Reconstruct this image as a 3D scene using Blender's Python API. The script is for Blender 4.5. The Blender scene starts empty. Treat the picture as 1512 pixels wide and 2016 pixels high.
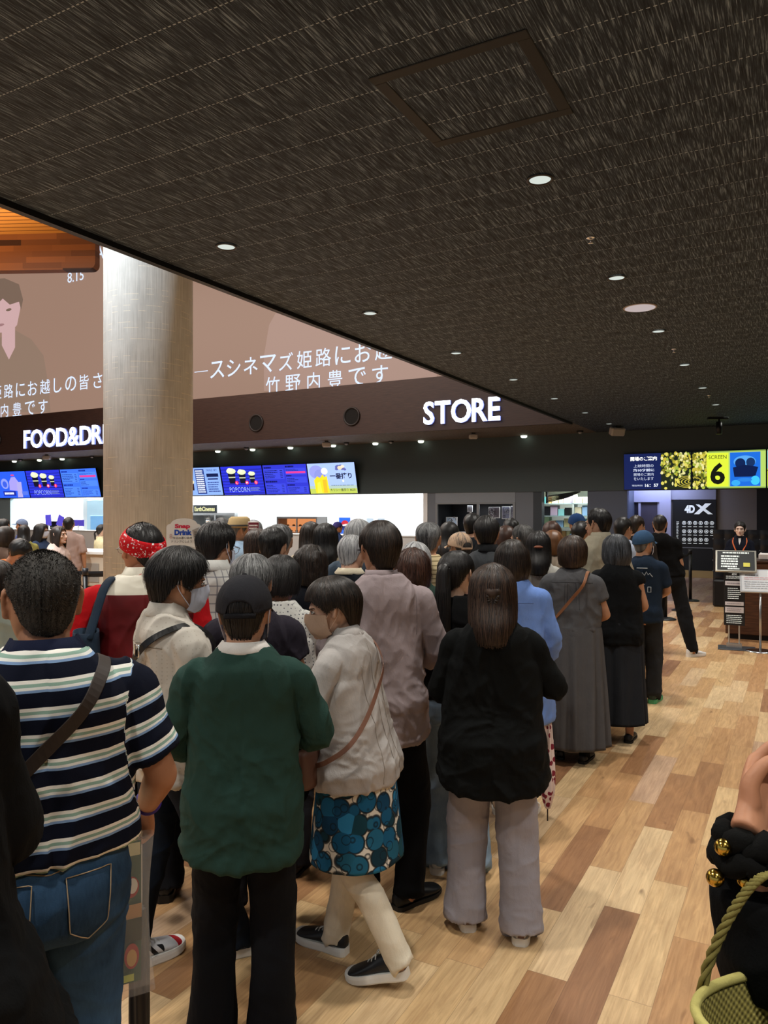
import bpy, math, random
import numpy as np
from mathutils import Vector, Matrix, Euler

SC = bpy.context.scene
COL = SC.collection
R = math.radians
random.seed(7)

# ---------------------------------------------------------------- camera, world, exposure
F_PX, CAM_H, YAW = 1500.0, 1.75, R(28.6)
SN, CS = math.sin(YAW), math.cos(YAW)
cam_d = bpy.data.cameras.new('camera')
cam_d.sensor_fit = 'VERTICAL'
cam_d.sensor_height = 36.0
cam_d.lens = 36.0 * F_PX / 2016.0
cam_d.clip_start, cam_d.clip_end = 0.05, 200
cam = bpy.data.objects.new('camera', cam_d)
COL.objects.link(cam)
cam.location = (0, 0, CAM_H)
cam.rotation_euler = (R(90), 0, YAW)
SC.camera = cam
SC.view_settings.view_transform = 'Standard'
SC.view_settings.look = 'None'
SC.view_settings.gamma = 1.0
SC.view_settings.use_curve_mapping = False
SC.view_settings.exposure = 0.42
try:
    SC.cycles.max_bounces = 6
    SC.cycles.diffuse_bounces = 3
    SC.cycles.glossy_bounces = 3
    SC.cycles.transmission_bounces = 5
    SC.cycles.transparent_max_bounces = 8
    SC.cycles.caustics_reflective = False
    SC.cycles.caustics_refractive = False
    SC.cycles.sample_clamp_indirect = 4.0
except Exception:
    pass
wd = bpy.data.worlds.new('lobby_ambience')
SC.world = wd
wd.use_nodes = True
bg = wd.node_tree.nodes['Background']
bg.inputs[0].default_value = (0.80, 0.89, 1.0, 1)
bg.inputs[1].default_value = 0.34

CEIL = 3.90          # underside of the dark ceiling
EDGE_X = -4.80       # where that ceiling stops and the tall atrium begins
FASCIA_Y, PROJ_Y, HEAD_Y = 18.2, 18.32, 20.8
ATRIUM = 12.6

def lin(h):
    h = h.lstrip('#')
    c = [int(h[i:i + 2], 16) / 255 for i in (0, 2, 4)]
    return tuple((x / 12.92 if x <= .04045 else ((x + .055) / 1.055) ** 2.4) for x in c)

def lamp(name, kind, loc, energy, color=(1, 1, 1), rot=(0, 0, 0), **kw):
    d = bpy.data.lights.new(name, kind)
    d.energy, d.color = energy, color
    for k, v in kw.items():
        setattr(d, k, v)
    o = bpy.data.objects.new(name, d)
    COL.objects.link(o)
    o.location, o.rotation_euler = loc, rot
    return o

# lamps of the place: the downlight grid in the dark ceiling, the atrium, the kitchen behind the counter; plus spots added for the column
WARM = (1.0, 0.96, 0.89)
COOL = (0.93, 0.97, 1.0)
LIGHT_X = (-4.07, -1.47, 1.13, 3.73)
LIGHT_Y = tuple(0.1 + 2.35 * k for k in range(-1, 9))
for gx in LIGHT_X:
    for gy in LIGHT_Y:
        e = 150 if gy < 12 else (90 if gy < 15 else 30)
        lamp('downlight_lamp', 'SPOT', (gx, gy, CEIL - .02), e, WARM, spot_size=R(125), spot_blend=.9, shadow_soft_size=.07)
lamp('atrium_lamp', 'AREA', (-13, 7, 9.0), 1500, (1.0, .95, .88), shape='RECTANGLE', size=12, size_y=10)
for lx_, ly_ in ((-5.3, 1.6), (-8.6, 2.4)):
    q_ = lamp('column_fill_spot', 'SPOT', (lx_, ly_, 8.6), 1700, (.94, .98, 1.0), spot_size=R(50), spot_blend=.8, shadow_soft_size=.1)  # added fill spots that brighten the column, not fittings of the hall
    q_.rotation_euler = (Vector((-6.75, 6.6, 3.2)) - q_.location).to_track_quat('-Z', 'Y').to_euler()
lamp('cove_lamp', 'AREA', (-17, 9.5, 8.3), 420, (1.0, .66, .34), rot=(R(180), 0, 0), shape='RECTANGLE', size=9, size_y=7)
lamp('projector_glow_lamp', 'AREA', (-14, 16.5, 8.0), 260, (1, .80, .68), rot=(R(62), 0, 0), shape='RECTANGLE', size=14, size_y=3)
for kx, w_, e in ((-14.5, 8, 330), (-23, 7, 560), (-30, 6, 620)):
    lamp('kitchen_lamp', 'AREA', (kx, 22.6, 3.25), e, COOL, shape='RECTANGLE', size=w_, size_y=1.6)
lamp('store_lamp', 'AREA', (-5.6, 22.2, 2.25), 40, COOL, shape='RECTANGLE', size=2.0, size_y=.8)
lamp('showcase_lamp', 'AREA', (-8.1, 21.4, 1.97), 9, COOL, shape='RECTANGLE', size=1.6, size_y=.3)
lamp('entrance_lamp', 'AREA', (-3.4, 21.3, 2.75), 40, (.55, .62, 1.0), shape='RECTANGLE', size=1.8, size_y=.5)

# ---------------------------------------------------------------- placing: a pixel column / row and a depth give a point of the hall
def at(px, depth, z=0.0):
    l = depth * (px - 756) / F_PX
    return Vector((-depth * SN + l * CS, depth * CS + l * SN, z))

def depth_on(px, y):
    return y / (CS + SN * (px - 756) / F_PX)

def on_wall(px, py, y):
    d = depth_on(px, y)
    p = at(px, d)
    return p.x, CAM_H + (1008 - py) / F_PX * d

# ---------------------------------------------------------------- materials
MATS = {}
def nodes_of(m):
    m.use_nodes = True
    t = m.node_tree
    return t, t.nodes, t.links, t.nodes['Principled BSDF']

def plain(name, hexc, rough=.6, metal=0.0, spec=.4, emit=None, strength=1.0, alpha=None, trans=None):
    key = (name, hexc, rough, metal, emit, strength)
    if key in MATS:
        return MATS[key]
    m = bpy.data.materials.new(name)
    t, n, l, b = nodes_of(m)
    c = lin(hexc)
    b.inputs['Base Color'].default_value = (*c, 1)
    b.inputs['Roughness'].default_value = rough
    b.inputs['Metallic'].default_value = metal
    b.inputs['Specular IOR Level'].default_value = spec
    if emit:
        b.inputs['Emission Color'].default_value = (*lin(emit), 1)
        b.inputs['Emission Strength'].default_value = strength
    if trans:
        b.inputs['Transmission Weight'].default_value = trans
    if alpha is not None:
        b.inputs['Alpha'].default_value = alpha
    MATS[key] = m
    return m

def glow(name, hexc, strength=1.0):
    key = ('glow', name, hexc, strength)
    if key in MATS:
        return MATS[key]
    m = bpy.data.materials.new(name)
    t, n, l, b = nodes_of(m)
    b.inputs['Base Color'].default_value = (.01, .01, .01, 1)
    b.inputs['Roughness'].default_value = .4
    b.inputs['Specular IOR Level'].default_value = .1
    b.inputs['Emission Color'].default_value = (*lin(hexc), 1)
    b.inputs['Emission Strength'].default_value = strength
    MATS[key] = m
    return m

class N:
    """small node helper"""
    def __init__(s, name, rough=.6, spec=.4):
        s.m = bpy.data.materials.new(name)
        s.t, s.n, s.l, s.b = nodes_of(s.m)
        s.b.inputs['Roughness'].default_value = rough
        s.b.inputs['Specular IOR Level'].default_value = spec
        s._c = None
    def obj(s):
        if s._c is None:
            s._c = s.n.new('ShaderNodeTexCoord').outputs['Object']
        return s._c
    def attr(s, name):
        a = s.n.new('ShaderNodeAttribute'); a.attribute_name = name
        return a
    def put(s, sock, v):
        if hasattr(v, 'is_output') or isinstance(v, bpy.types.NodeSocket):
            s.l.new(v, sock)
        else:
            sock.default_value = v
    def math(s, op, a, b=0.0, c=0.0):
        x = s.n.new('ShaderNodeMath'); x.operation = op
        s.put(x.inputs[0], a); s.put(x.inputs[1], b); s.put(x.inputs[2], c)
        return x.outputs[0]
    def mapping(s, v, scale=(1, 1, 1), rot=(0, 0, 0), loc=(0, 0, 0)):
        x = s.n.new('ShaderNodeMapping')
        s.put(x.inputs[0], v)
        x.inputs['Scale'].default_value = scale; x.inputs['Rotation'].default_value = rot; x.inputs['Location'].default_value = loc
        return x.outputs[0]
    def noise(s, v, scale=5.0, detail=3.0, rough=.55, dist=0.0):
        x = s.n.new('ShaderNodeTexNoise')
        s.put(x.inputs['Vector'], v); x.inputs['Scale'].default_value = scale
        x.inputs['Detail'].default_value = detail; x.inputs['Roughness'].default_value = rough
        x.inputs['Distortion'].default_value = dist
        return x.outputs[0]
    def voro(s, v, scale=5.0, feat='F1', out='Distance', rnd=1.0):
        x = s.n.new('ShaderNodeTexVoronoi'); x.feature = feat
        s.put(x.inputs['Vector'], v); x.inputs['Scale'].default_value = scale
        x.inputs['Randomness'].default_value = rnd
        return x.outputs[out]
    def ramp(s, f, stops, interp='LINEAR'):
        x = s.n.new('ShaderNodeValToRGB'); x.color_ramp.interpolation = interp
        e = x.color_ramp.elements
        while len(e) < len(stops):
            e.new(0.5)
        for k, (p, c) in enumerate(stops):
            e[k].position = p
            e[k].color = (*lin(c), 1) if isinstance(c, str) else (c, c, c, 1)
        s.put(x.inputs[0], f)
        return x.outputs[0]
    def mix(s, f, a, b, mode='MIX'):
        x = s.n.new('ShaderNodeMix'); x.data_type = 'RGBA'; x.blend_type = mode
        s.put(x.inputs[0], f)
        s.put(x.inputs[6], (*lin(a), 1) if isinstance(a, str) else a)
        s.put(x.inputs[7], (*lin(b), 1) if isinstance(b, str) else b)
        return x.outputs[2]
    def sep(s, v):
        x = s.n.new('ShaderNodeSeparateXYZ'); s.put(x.inputs[0], v)
        return x.outputs
    def comb(s, x_, y_, z_):
        x = s.n.new('ShaderNodeCombineXYZ')
        s.put(x.inputs[0], x_); s.put(x.inputs[1], y_); s.put(x.inputs[2], z_)
        return x.outputs[0]
    def white(s, v):
        x = s.n.new('ShaderNodeTexWhiteNoise'); x.noise_dimensions = '3D'
        s.put(x.inputs['Vector'], v)
        return x.outputs
    def color(s, c):
        s.put(s.b.inputs['Base Color'], (*lin(c), 1) if isinstance(c, str) else c)
    def bump(s, h, strength=.3, dist=.01):
        x = s.n.new('ShaderNodeBump')
        x.inputs['Strength'].default_value = strength; x.inputs['Distance'].default_value = dist
        s.put(x.inputs['Height'], h)
        s.l.new(x.outputs[0], s.b.inputs['Normal'])

def cloth(name, hexc, weave=0.25, rough=.9, var=.12):
    key = ('cloth', name, hexc)
    if key in MATS:
        return MATS[key]
    k = N(name, rough, .15)
    o = k.obj()
    nz = k.noise(o, 14, 4)
    c = lin(hexc)
    k.color(k.mix(nz, tuple(x * (1 - var) for x in c) + (1,), tuple(min(1, x * (1 + var)) for x in c) + (1,)))
    wr_ = k.noise(k.mapping(o, (1, 1, .45), (.3, .2, 0)), 26, 4, .55, .6)
    k.bump(k.math('ADD', k.math('MULTIPLY', wr_, 1.0), k.math('MULTIPLY', k.noise(k.mapping(o, (1, 1, .6)), 420, 2), .12 * weave / .25)), .55, .008)
    MATS[key] = k.m
    return k.m

# ---------------------------------------------------------------- mesh building
class MB:
    def __init__(s):
        s.v, s.f, s.mi, s.n = [], [], [], 0
        s.mats = []
    def add(s, verts, faces, mi=0):
        verts = np.asarray(verts, dtype=float).reshape(-1, 3)
        s.v.append(verts)
        n = s.n
        for f in faces:
            s.f.append(tuple(int(i) + n for i in f))
            s.mi.append(mi)
        s.n += len(verts)
    def mat(s, m):
        if m not in s.mats:
            s.mats.append(m)
        return s.mats.index(m)
    def arrays(s):
        return np.vstack(s.v)
    def box(s, lo, hi, mi=0, M=None):
        x0, y0, z0 = lo; x1, y1, z1 = hi
        v = np.array([(x0, y0, z0), (x1, y0, z0), (x1, y1, z0), (x0, y1, z0), (x0, y0, z1), (x1, y0, z1), (x1, y1, z1), (x0, y1, z1)], float)
        if M is not None:
            v = xf(v, M)
        s.add(v, [(0, 3, 2, 1), (4, 5, 6, 7), (0, 1, 5, 4), (1, 2, 6, 5), (2, 3, 7, 6), (3, 0, 4, 7)], mi)
    def bbox(s, lo, hi, bev=.01, mi=0, M=None):
        """box with chamfered edges"""
        lo = np.array(lo, float); hi = np.array(hi, float)
        b = min(bev, *(0.45 * (hi - lo)))
        v, idx = [], {}
        for sx in (0, 1):
            for sy in (0, 1):
                for sz in (0, 1):
                    for ax in range(3):
                        p = np.array([(hi if q else lo)[i] for i, q in enumerate((sx, sy, sz))])
                        for i, q in enumerate((sx, sy, sz)):
                            if i != ax:
                                p[i] += -b if q else b
                        idx[(sx, sy, sz, ax)] = len(v); v.append(p)
        f = []
        for ax in range(3):
            o = [i for i in range(3) if i != ax]
            for q in (0, 1):
                L = []
                for a_, b_ in ((0, 0), (1, 0), (1, 1), (0, 1)):
                    k = [0, 0, 0]; k[ax] = q; k[o[0]] = a_; k[o[1]] = b_
                    L.append(idx[(*k, ax)])
                f.append(L)
            for a_ in (0, 1):
                for b_ in (0, 1):
                    k0 = [0, 0, 0]; k0[ax] = 0; k0[o[0]] = a_; k0[o[1]] = b_
                    k1 = list(k0); k1[ax] = 1
                    f.append([idx[(*k0, o[0])], idx[(*k1, o[0])], idx[(*k1, o[1])], idx[(*k0, o[1])]])
        for sx in (0, 1):
            for sy in (0, 1):
                for sz in (0, 1):
                    f.append([idx[(sx, sy, sz, a)] for a in range(3)])
        v = np.array(v)
        c = v.mean(0)
        g = []
        for q in f:
            p = v[list(q)]
            nn = np.cross(p[1] - p[0], p[2] - p[0])
            g.append(tuple(q) if np.dot(nn, p.mean(0) - c) > 0 else tuple(q[::-1]))
        if M is not None:
            v = xf(v, M)
        s.add(v, g, mi)
    def grid(s, P, closed_u=False, mi=0, flip=False):
        """P: (m, n, 3) points"""
        P = np.asarray(P); m, n = P.shape[:2]
        f = []
        for i in range(m - 1):
            for j in range(n if closed_u else n - 1):
                a, b = i * n + j, i * n + (j + 1) % n
                q = (a, b, b + n, a + n)
                f.append(q[::-1] if flip else q)
        s.add(P.reshape(-1, 3), f, mi)
    def rings(s, P, mi=0, cap=True):
        """closed tube through rings P (k, n, 3)"""
        P = np.asarray(P); k, n = P.shape[:2]
        s.grid(P, True, mi)
        if cap:
            o = s.n
            s.add(np.array([P[0].mean(0), P[-1].mean(0)]), [], mi)
            a, b = o - k * n, o - n
            for j in range(n):
                j2 = (j + 1) % n
                s.f.append((a + j2, a + j, o)); s.mi.append(mi)
                s.f.append((b + j, b + j2, o + 1)); s.mi.append(mi)
    def tube(s, pts, rad, n=10, m=None, mi=0, flat=1.0, up=None, cap=True):
        s.rings(tube_rings(pts, rad, n, m, flat, up), mi, cap)
    def ell(s, c, r, n=16, m=10, mi=0, M=None):
        th = np.linspace(0.12, math.pi - 0.12, m)
        a = np.linspace(0, 2 * math.pi, n, endpoint=False)
        P = np.stack([np.outer(np.sin(th), np.cos(a)) * r[0], np.outer(np.sin(th), np.sin(a)) * r[1], -np.outer(np.cos(th), np.ones(n)) * r[2]], -1)
        if M is not None:
            P = xf(P.reshape(-1, 3), M).reshape(P.shape)
        s.rings(P + np.array(c), mi)
    def cyl(s, c, r, h, n=24, mi=0, r2=None, axis='z'):
        a = np.linspace(0, 2 * math.pi, n, endpoint=False)
        r2 = r if r2 is None else r2
        P = np.stack([np.stack([q * np.cos(a), q * np.sin(a), np.full(n, z)], -1) for q, z in ((r, 0), (r2, h))])
        if axis == 'y':
            P = P[..., [0, 2, 1]] * np.array([1, 1, 1]); P = P[:, ::-1]
        if axis == 'x':
            P = P[..., [2, 0, 1]]
        s.rings(P + np.array(c), mi)
    def lathe(s, prof, c=(0, 0, 0), n=32, mi=0):
        a = np.linspace(0, 2 * math.pi, n, endpoint=False)
        P = np.stack([np.stack([r * np.cos(a), r * np.sin(a), np.full(n, z)], -1) for r, z in prof])
        s.rings(P + np.array(c), mi)
    def obj(s, name, mat=None, parent=None, smooth=False, loc=None):
        me = bpy.data.meshes.new(name)
        me.from_pydata(s.arrays().tolist(), [], s.f)
        mats = s.mats or ([mat] if mat else [])
        for m in mats:
            me.materials.append(m)
        if s.mats:
            me.polygons.foreach_set('material_index', s.mi)
        me.polygons.foreach_set('use_smooth', [smooth] * len(s.f))
        me.update()
        return link(name, me, parent, loc)

def link(name, data, parent=None, loc=None):
    o = bpy.data.objects.new(name, data)
    COL.objects.link(o)
    if parent is not None:
        o.parent = parent
    if loc is not None:
        o.location = loc
    return o

def xf(v, M):
    v = np.asarray(v, float)
    A = np.array(M.to_3x3()) if not isinstance(M, np.ndarray) else M[:3, :3]
    t = np.array(M.translation) if not isinstance(M, np.ndarray) else M[:3, 3]
    return v @ A.T + t

def cr(a, m):
    """Catmull-Rom resample of rows a to m samples (per unit of index)"""
    a = np.asarray(a, float)
    if a.ndim == 1:
        return cr(a[:, None], m)[:, 0]
    k = len(a)
    if k < 3:
        t = np.linspace(0, 1, m)[:, None]
        return a[0] * (1 - t) + a[-1] * t
    e = np.vstack([2 * a[0] - a[1], a, 2 * a[-1] - a[-2]])
    t = np.linspace(0, k - 1, m)
    i = np.minimum(t.astype(int), k - 2); f = (t - i)[:, None]
    p0, p1, p2, p3 = e[i], e[i + 1], e[i + 2], e[i + 3]
    return .5 * (2 * p1 + (p2 - p0) * f + (2 * p0 - 5 * p1 + 4 * p2 - p3) * f ** 2 + (3 * p1 - p0 - 3 * p2 + p3) * f ** 3)

def tube_rings(pts, rad, n=10, m=None, flat=1.0, up=None):
    pts = np.asarray(pts, float)
    rad = np.broadcast_to(np.asarray(rad, float), (len(pts),)) if np.ndim(rad) == 0 else np.asarray(rad, float)
    if m:
        pts, rad = cr(pts, m), cr(rad, m)
    T = np.gradient(pts, axis=0)
    T /= np.linalg.norm(T, axis=1)[:, None] + 1e-9
    u = np.array(up, float) if up is not None else (np.array([0, 1, 0.]) if abs(T[0][1]) < .8 else np.array([1, 0, 0.]))
    out = []
    a = np.linspace(0, 2 * math.pi, n, endpoint=False)
    for p, t, r in zip(pts, T, rad):
        u = u - t * np.dot(u, t); u /= np.linalg.norm(u) + 1e-9
        w = np.cross(t, u)
        out.append(p + r * (np.outer(np.cos(a), w) + flat * np.outer(np.sin(a), u)))
    return np.array(out)

def tag(o, label, cat, group=None, kind=None):
    if label:
        o['label'] = label
    if cat:
        o['category'] = cat
    if group:
        o['group'] = group
    if kind:
        o['kind'] = kind
    return o

def empty(name, loc=(0, 0, 0), rz=0.0, label=None, cat=None, group=None):
    o = bpy.data.objects.new(name, None)
    COL.objects.link(o)
    o.location = loc; o.rotation_euler = (0, 0, rz)
    o.empty_display_size = .1
    return tag(o, label, cat, group)

def structure(name, mb, mat=None, **k):
    o = mb.obj(name, mat, **k)
    o['kind'] = 'structure'
    return o

def copy_tree(o, parent=None):
    c = o.copy(); COL.objects.link(c)
    if parent is not None:
        c.parent = parent
    for ch in list(o.children):
        copy_tree(ch, c)
    return c

# ---------------------------------------------------------------- numpy gradient noise
_rng = np.random.RandomState(3)
_P = np.concatenate([_rng.permutation(256)] * 2)
_G = _rng.randn(256, 3); _G /= np.linalg.norm(_G, axis=1)[:, None]
def pn(v):
    v = np.asarray(v, float)
    i = np.floor(v).astype(int); f = v - i
    w = f * f * f * (f * (f * 6 - 15) + 10)
    i &= 255
    r = 0
    for dx in (0, 1):
        for dy in (0, 1):
            for dz in (0, 1):
                h = _P[(_P[(_P[(i[:, 0] + dx) & 255] + i[:, 1] + dy) & 255] + i[:, 2] + dz) & 255]
                d = f - np.array([dx, dy, dz])
                g = (_G[h] * d).sum(1)
                r = r + g * (w[:, 0] if dx else 1 - w[:, 0]) * (w[:, 1] if dy else 1 - w[:, 1]) * (w[:, 2] if dz else 1 - w[:, 2])
    return r
def ridge(v):
    return np.maximum(0, 1 - 2.6 * np.abs(pn(v))) ** 1.6

# ---------------------------------------------------------------- fusing lofts into one continuous skin
_tmp = bpy.data.objects.new('work', bpy.data.meshes.new('work'))
def fuse(mb, voxel, smooth=5, fac=.5):
    global _tmp
    me = bpy.data.meshes.new('w')
    me.from_pydata(mb.arrays().tolist(), [], mb.f)
    o = bpy.data.objects.new('work', me)
    COL.objects.link(o)
    r = o.modifiers.new('r', 'REMESH'); r.mode = 'VOXEL'; r.voxel_size = voxel; r.adaptivity = 0
    if smooth:
        q = o.modifiers.new('s', 'SMOOTH'); q.factor = fac; q.iterations = smooth
    dg = bpy.context.evaluated_depsgraph_get()
    ev = o.evaluated_get(dg)
    em = ev.to_mesh()
    V = np.empty(len(em.vertices) * 3, np.float32); em.vertices.foreach_get('co', V)
    Nn = np.empty(len(em.vertices) * 3, np.float32); em.vertices.foreach_get('normal', Nn)
    Fq = np.empty(len(em.loops), np.int32); em.loops.foreach_get('vertex_index', Fq)
    ev.to_mesh_clear()
    bpy.data.objects.remove(o); bpy.data.meshes.remove(me)
    return V.reshape(-1, 3).astype(float), Nn.reshape(-1, 3).astype(float), Fq.reshape(-1, 4)

def quick_mesh(name, V, Q, mat=None, attrs=None, smooth=True):
    """Q: (m,4) quads or a list of such blocks with their own vertex offset already applied"""
    me = bpy.data.meshes.new(name)
    me.vertices.add(len(V)); me.vertices.foreach_set('co', np.asarray(V, np.float32).ravel())
    me.loops.add(Q.size); me.loops.foreach_set('vertex_index', Q.astype(np.int32).ravel())
    me.polygons.add(len(Q))
    me.polygons.foreach_set('loop_start', np.arange(0, Q.size, Q.shape[1], dtype=np.int32))
    me.polygons.foreach_set('use_smooth', np.full(len(Q), smooth))
    if mat is not None:
        me.materials.append(mat)
    for k, a in (attrs or {}).items():
        t = me.attributes.new(k, 'FLOAT', 'POINT'); t.data.foreach_set('value', np.asarray(a, np.float32))
    me.update(calc_edges=True)
    return me

# ---------------------------------------------------------------- flat printed or lit surfaces, and lettering
_glyphs = {}
def text_arrays(s, bold=0.0, depth=0.0):
    key = (s, bold, depth)
    if key in _glyphs:
        return _glyphs[key]
    c = bpy.data.curves.new('t', 'FONT')
    c.body = s; c.size = 1; c.offset = bold; c.extrude = depth; c.resolution_u = 3
    c.fill_mode = 'BOTH'
    o = bpy.data.objects.new('t', c); COL.objects.link(o)
    dg = bpy.context.evaluated_depsgraph_get()
    me = o.evaluated_get(dg).to_mesh()
    V = np.array([v.co[:] for v in me.vertices]) if len(me.vertices) else np.zeros((0, 3))
    Fc = [tuple(p.vertices) for p in me.polygons]
    o.evaluated_get(dg).to_mesh_clear()
    bpy.data.objects.remove(o); bpy.data.curves.remove(c)
    _glyphs[key] = (V, Fc)
    return V, Fc

class Panel:
    """flat artwork in the local x (right) z (up) plane, facing -y; layers stand 1.5 mm apart"""
    def __init__(s, w, h, step=.0015):
        s.w, s.h, s.mb, s.k, s.step = w, h, MB(), 0, step
    def _y(s):
        s.k += 1
        return -s.step * s.k
    def poly(s, pts, mat):
        y = s._y()
        P = [(x * s.w, y, z * s.h) for x, z in pts]
        a = sum(P[i][0] * P[(i + 1) % len(P)][2] - P[(i + 1) % len(P)][0] * P[i][2] for i in range(len(P)))
        if a < 0:
            P = P[::-1]
        s.mb.add(P, [tuple(range(len(P)))], s.mb.mat(mat))
    def rect(s, x0, z0, x1, z1, mat):
        s.poly([(x0, z0), (x1, z0), (x1, z1), (x0, z1)], mat)
    def ell(s, x, z, rx, rz, mat, n=28, a0=0, a1=360):
        L = [(x + rx * math.cos(R(a0 + (a1 - a0) * i / n)), z + rz * math.sin(R(a0 + (a1 - a0) * i / n))) for i in range(n + (a1 - a0 < 360))]
        s.poly(L, mat)
    def ring(s, x, z, r, w, mat, n=28, asp=1.0, a0=0, a1=360):
        """r, w in fractions of the width"""
        y = s._y()
        A = [R(a0 + (a1 - a0) * i / n) for i in range(n + 1)]
        P = [((x + q * math.cos(a)) * s.w, y, z * s.h + q * asp * math.sin(a) * s.w) for q in (r - w, r) for a in A]
        s.mb.add(P, [(i, n + 1 + i, n + 2 + i, i + 1)[::-1] for i in range(n)], s.mb.mat(mat))
    def text(s, t, x, z, hgt, mat, bold=0.0, width=None, align='C'):
        """centred on x, z (fractions); hgt = glyph height in fractions of the panel height"""
        V, Fc = text_arrays(t, bold)
        if not len(V):
            return
        lo, hi = V.min(0), V.max(0)
        sc = hgt * s.h / max(hi[1] - lo[1], .3)
        sx = sc if width is None else width * s.w / (hi[0] - lo[0])
        cx = {'C': (lo[0] + hi[0]) / 2, 'L': lo[0], 'R': hi[0]}[align]
        P = np.stack([(V[:, 0] - cx) * sx + x * s.w, np.full(len(V), s._y()), (V[:, 1] - (lo[1] + hi[1]) / 2) * sc + z * s.h], -1)
        s.mb.add(P, Fc, s.mb.mat(mat))
    def lines(s, x0, z0, x1, z1, n, mat, seed=1, fill=.45, ragged=.4):
        """n rows of small unreadable print"""
        rr = random.Random(seed)
        y = s._y()
        mi = s.mb.mat(mat)
        hh = (z1 - z0) / n
        for i in range(n):
            z = z1 - (i + .5) * hh
            end = x1 - (x1 - x0) * ragged * rr.random()
            x = x0
            while x < end:
                wv = (x1 - x0) * (.05 + .12 * rr.random())
                xe = min(x + wv, end)
                s.mb.add([(x * s.w, y, (z - hh * fill / 2) * s.h), (xe * s.w, y, (z - hh * fill / 2) * s.h), (xe * s.w, y, (z + hh * fill / 2) * s.h), (x * s.w, y, (z + hh * fill / 2) * s.h)], [(0, 1, 2, 3)], mi)
                x = xe + (x1 - x0) * .02
    def obj(s, name, parent, M=None):
        o = s.mb.obj(name, None, parent)
        if M is not None:
            o.matrix_local = M
        return o

# ---------------------------------------------------------------- materials of the hall
def floor_mat():
    k = N('oak_planks', .34, .45)
    o = k.obj()
    x, y, z = k.sep(o)[:3]
    W, L = .152, .98
    row = k.math('FLOOR', k.math('DIVIDE', x, W))
    off = k.white(k.comb(row, 3.7, 1.1))[0]
    v = k.math('ADD', k.math('DIVIDE', y, L), k.math('MULTIPLY', off, 7.3))
    cell = k.math('FLOOR', v)
    rnd = k.white(k.comb(row, cell, 2.0))
    tone = k.ramp(rnd[0], [(0, '#9c7150'), (.14, '#b3865c'), (.26, '#c4986a'), (.5, '#d0a878'), (.72, '#dab786'), (.9, '#e2c498'), (1, '#cba88a')])
    shift = k.math('MULTIPLY', rnd[0], 37.0)
    gv = k.comb(k.math('MULTIPLY', x, 9.0), k.math('ADD', k.math('MULTIPLY', y, 1.3), shift), shift)
    g1 = k.noise(gv, 2.2, 5, .6, 1.2)
    g2 = k.noise(k.comb(k.math('MULTIPLY', x, 60.0), k.math('ADD', k.math('MULTIPLY', y, 2.0), shift), shift), 2.0, 3, .5, .3)
    c = k.mix(k.ramp(g1, [(.32, 0.0), (.62, .55)]), tone, k.mix(.5, tone, '#6a4327', 'MULTIPLY'))
    c = k.mix(k.ramp(g2, [(.42, 0.0), (.75, .35)]), c, k.mix(1, c, '#b08a64', 'MULTIPLY'))
    kn = k.noise(k.comb(k.math('MULTIPLY', x, 5.0), k.math('ADD', k.math('MULTIPLY', y, 1.6), shift), shift), 2.6, 2, .5, .6)
    c = k.mix(k.ramp(kn, [(.70, 0.0), (.80, .75)]), c, '#5e3a22')
    fx = k.math('FRACT', k.math('DIVIDE', x, W)); fy = k.math('FRACT', v)
    gap = k.math('MAXIMUM', k.math('LESS_THAN', k.math('MINIMUM', fx, k.math('SUBTRACT', 1.0, fx)), .007),
                 k.math('LESS_THAN', k.math('MINIMUM', fy, k.math('SUBTRACT', 1.0, fy)), .0014))
    c = k.mix(k.math('MULTIPLY', gap, .45), c, '#4a3220')
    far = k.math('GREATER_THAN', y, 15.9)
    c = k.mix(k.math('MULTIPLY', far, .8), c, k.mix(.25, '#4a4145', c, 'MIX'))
    k.color(c)
    k.put(k.b.inputs['Roughness'], k.ramp(g1, [(.3, .30), (.7, .42)]))
    k.bump(k.math('SUBTRACT', g2, k.math('MULTIPLY', gap, 2.0)), .12, .002)
    return k.m

def woven_mat(name, dark, mid, light, line='#6f675c', sx=1.0, along='y', pitch=.295, spots=True):
    """fibre wallpaper: long streaks along one axis, thin stitched lines across"""
    k = N(name, .75, .25)
    x, y, z = k.sep(k.obj())[:3]
    a, b = (x, y) if along == 'y' else (x, z)
    n1 = k.noise(k.comb(k.math('MULTIPLY', a, 150.0 * sx), k.math('MULTIPLY', b, 5.5 * sx), 1.0), 1.0, 3, .65)
    n2 = k.noise(k.comb(k.math('MULTIPLY', a, 80.0 * sx), k.math('MULTIPLY', b, 4.0 * sx), 4.0), 1.0, 2, .6)
    n = k.math('ADD', k.math('MULTIPLY', n1, .65), k.math('MULTIPLY', n2, .35))
    c = k.ramp(n, [(.36, dark), (.52, mid), (.66, light)])
    fy = k.math('ABSOLUTE', k.math('SUBTRACT', k.math('FRACT', k.math('DIVIDE', b, pitch)), .5))
    on = k.math('MULTIPLY', k.math('LESS_THAN', fy, .010), k.math('GREATER_THAN', k.math('FRACT', k.math('MULTIPLY', a, 34.0)), .45))
    c = k.mix(k.math('MULTIPLY', on, .8), c, line)
    k.color(c)
    k.bump(n, .35, .003)
    return k.m

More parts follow.
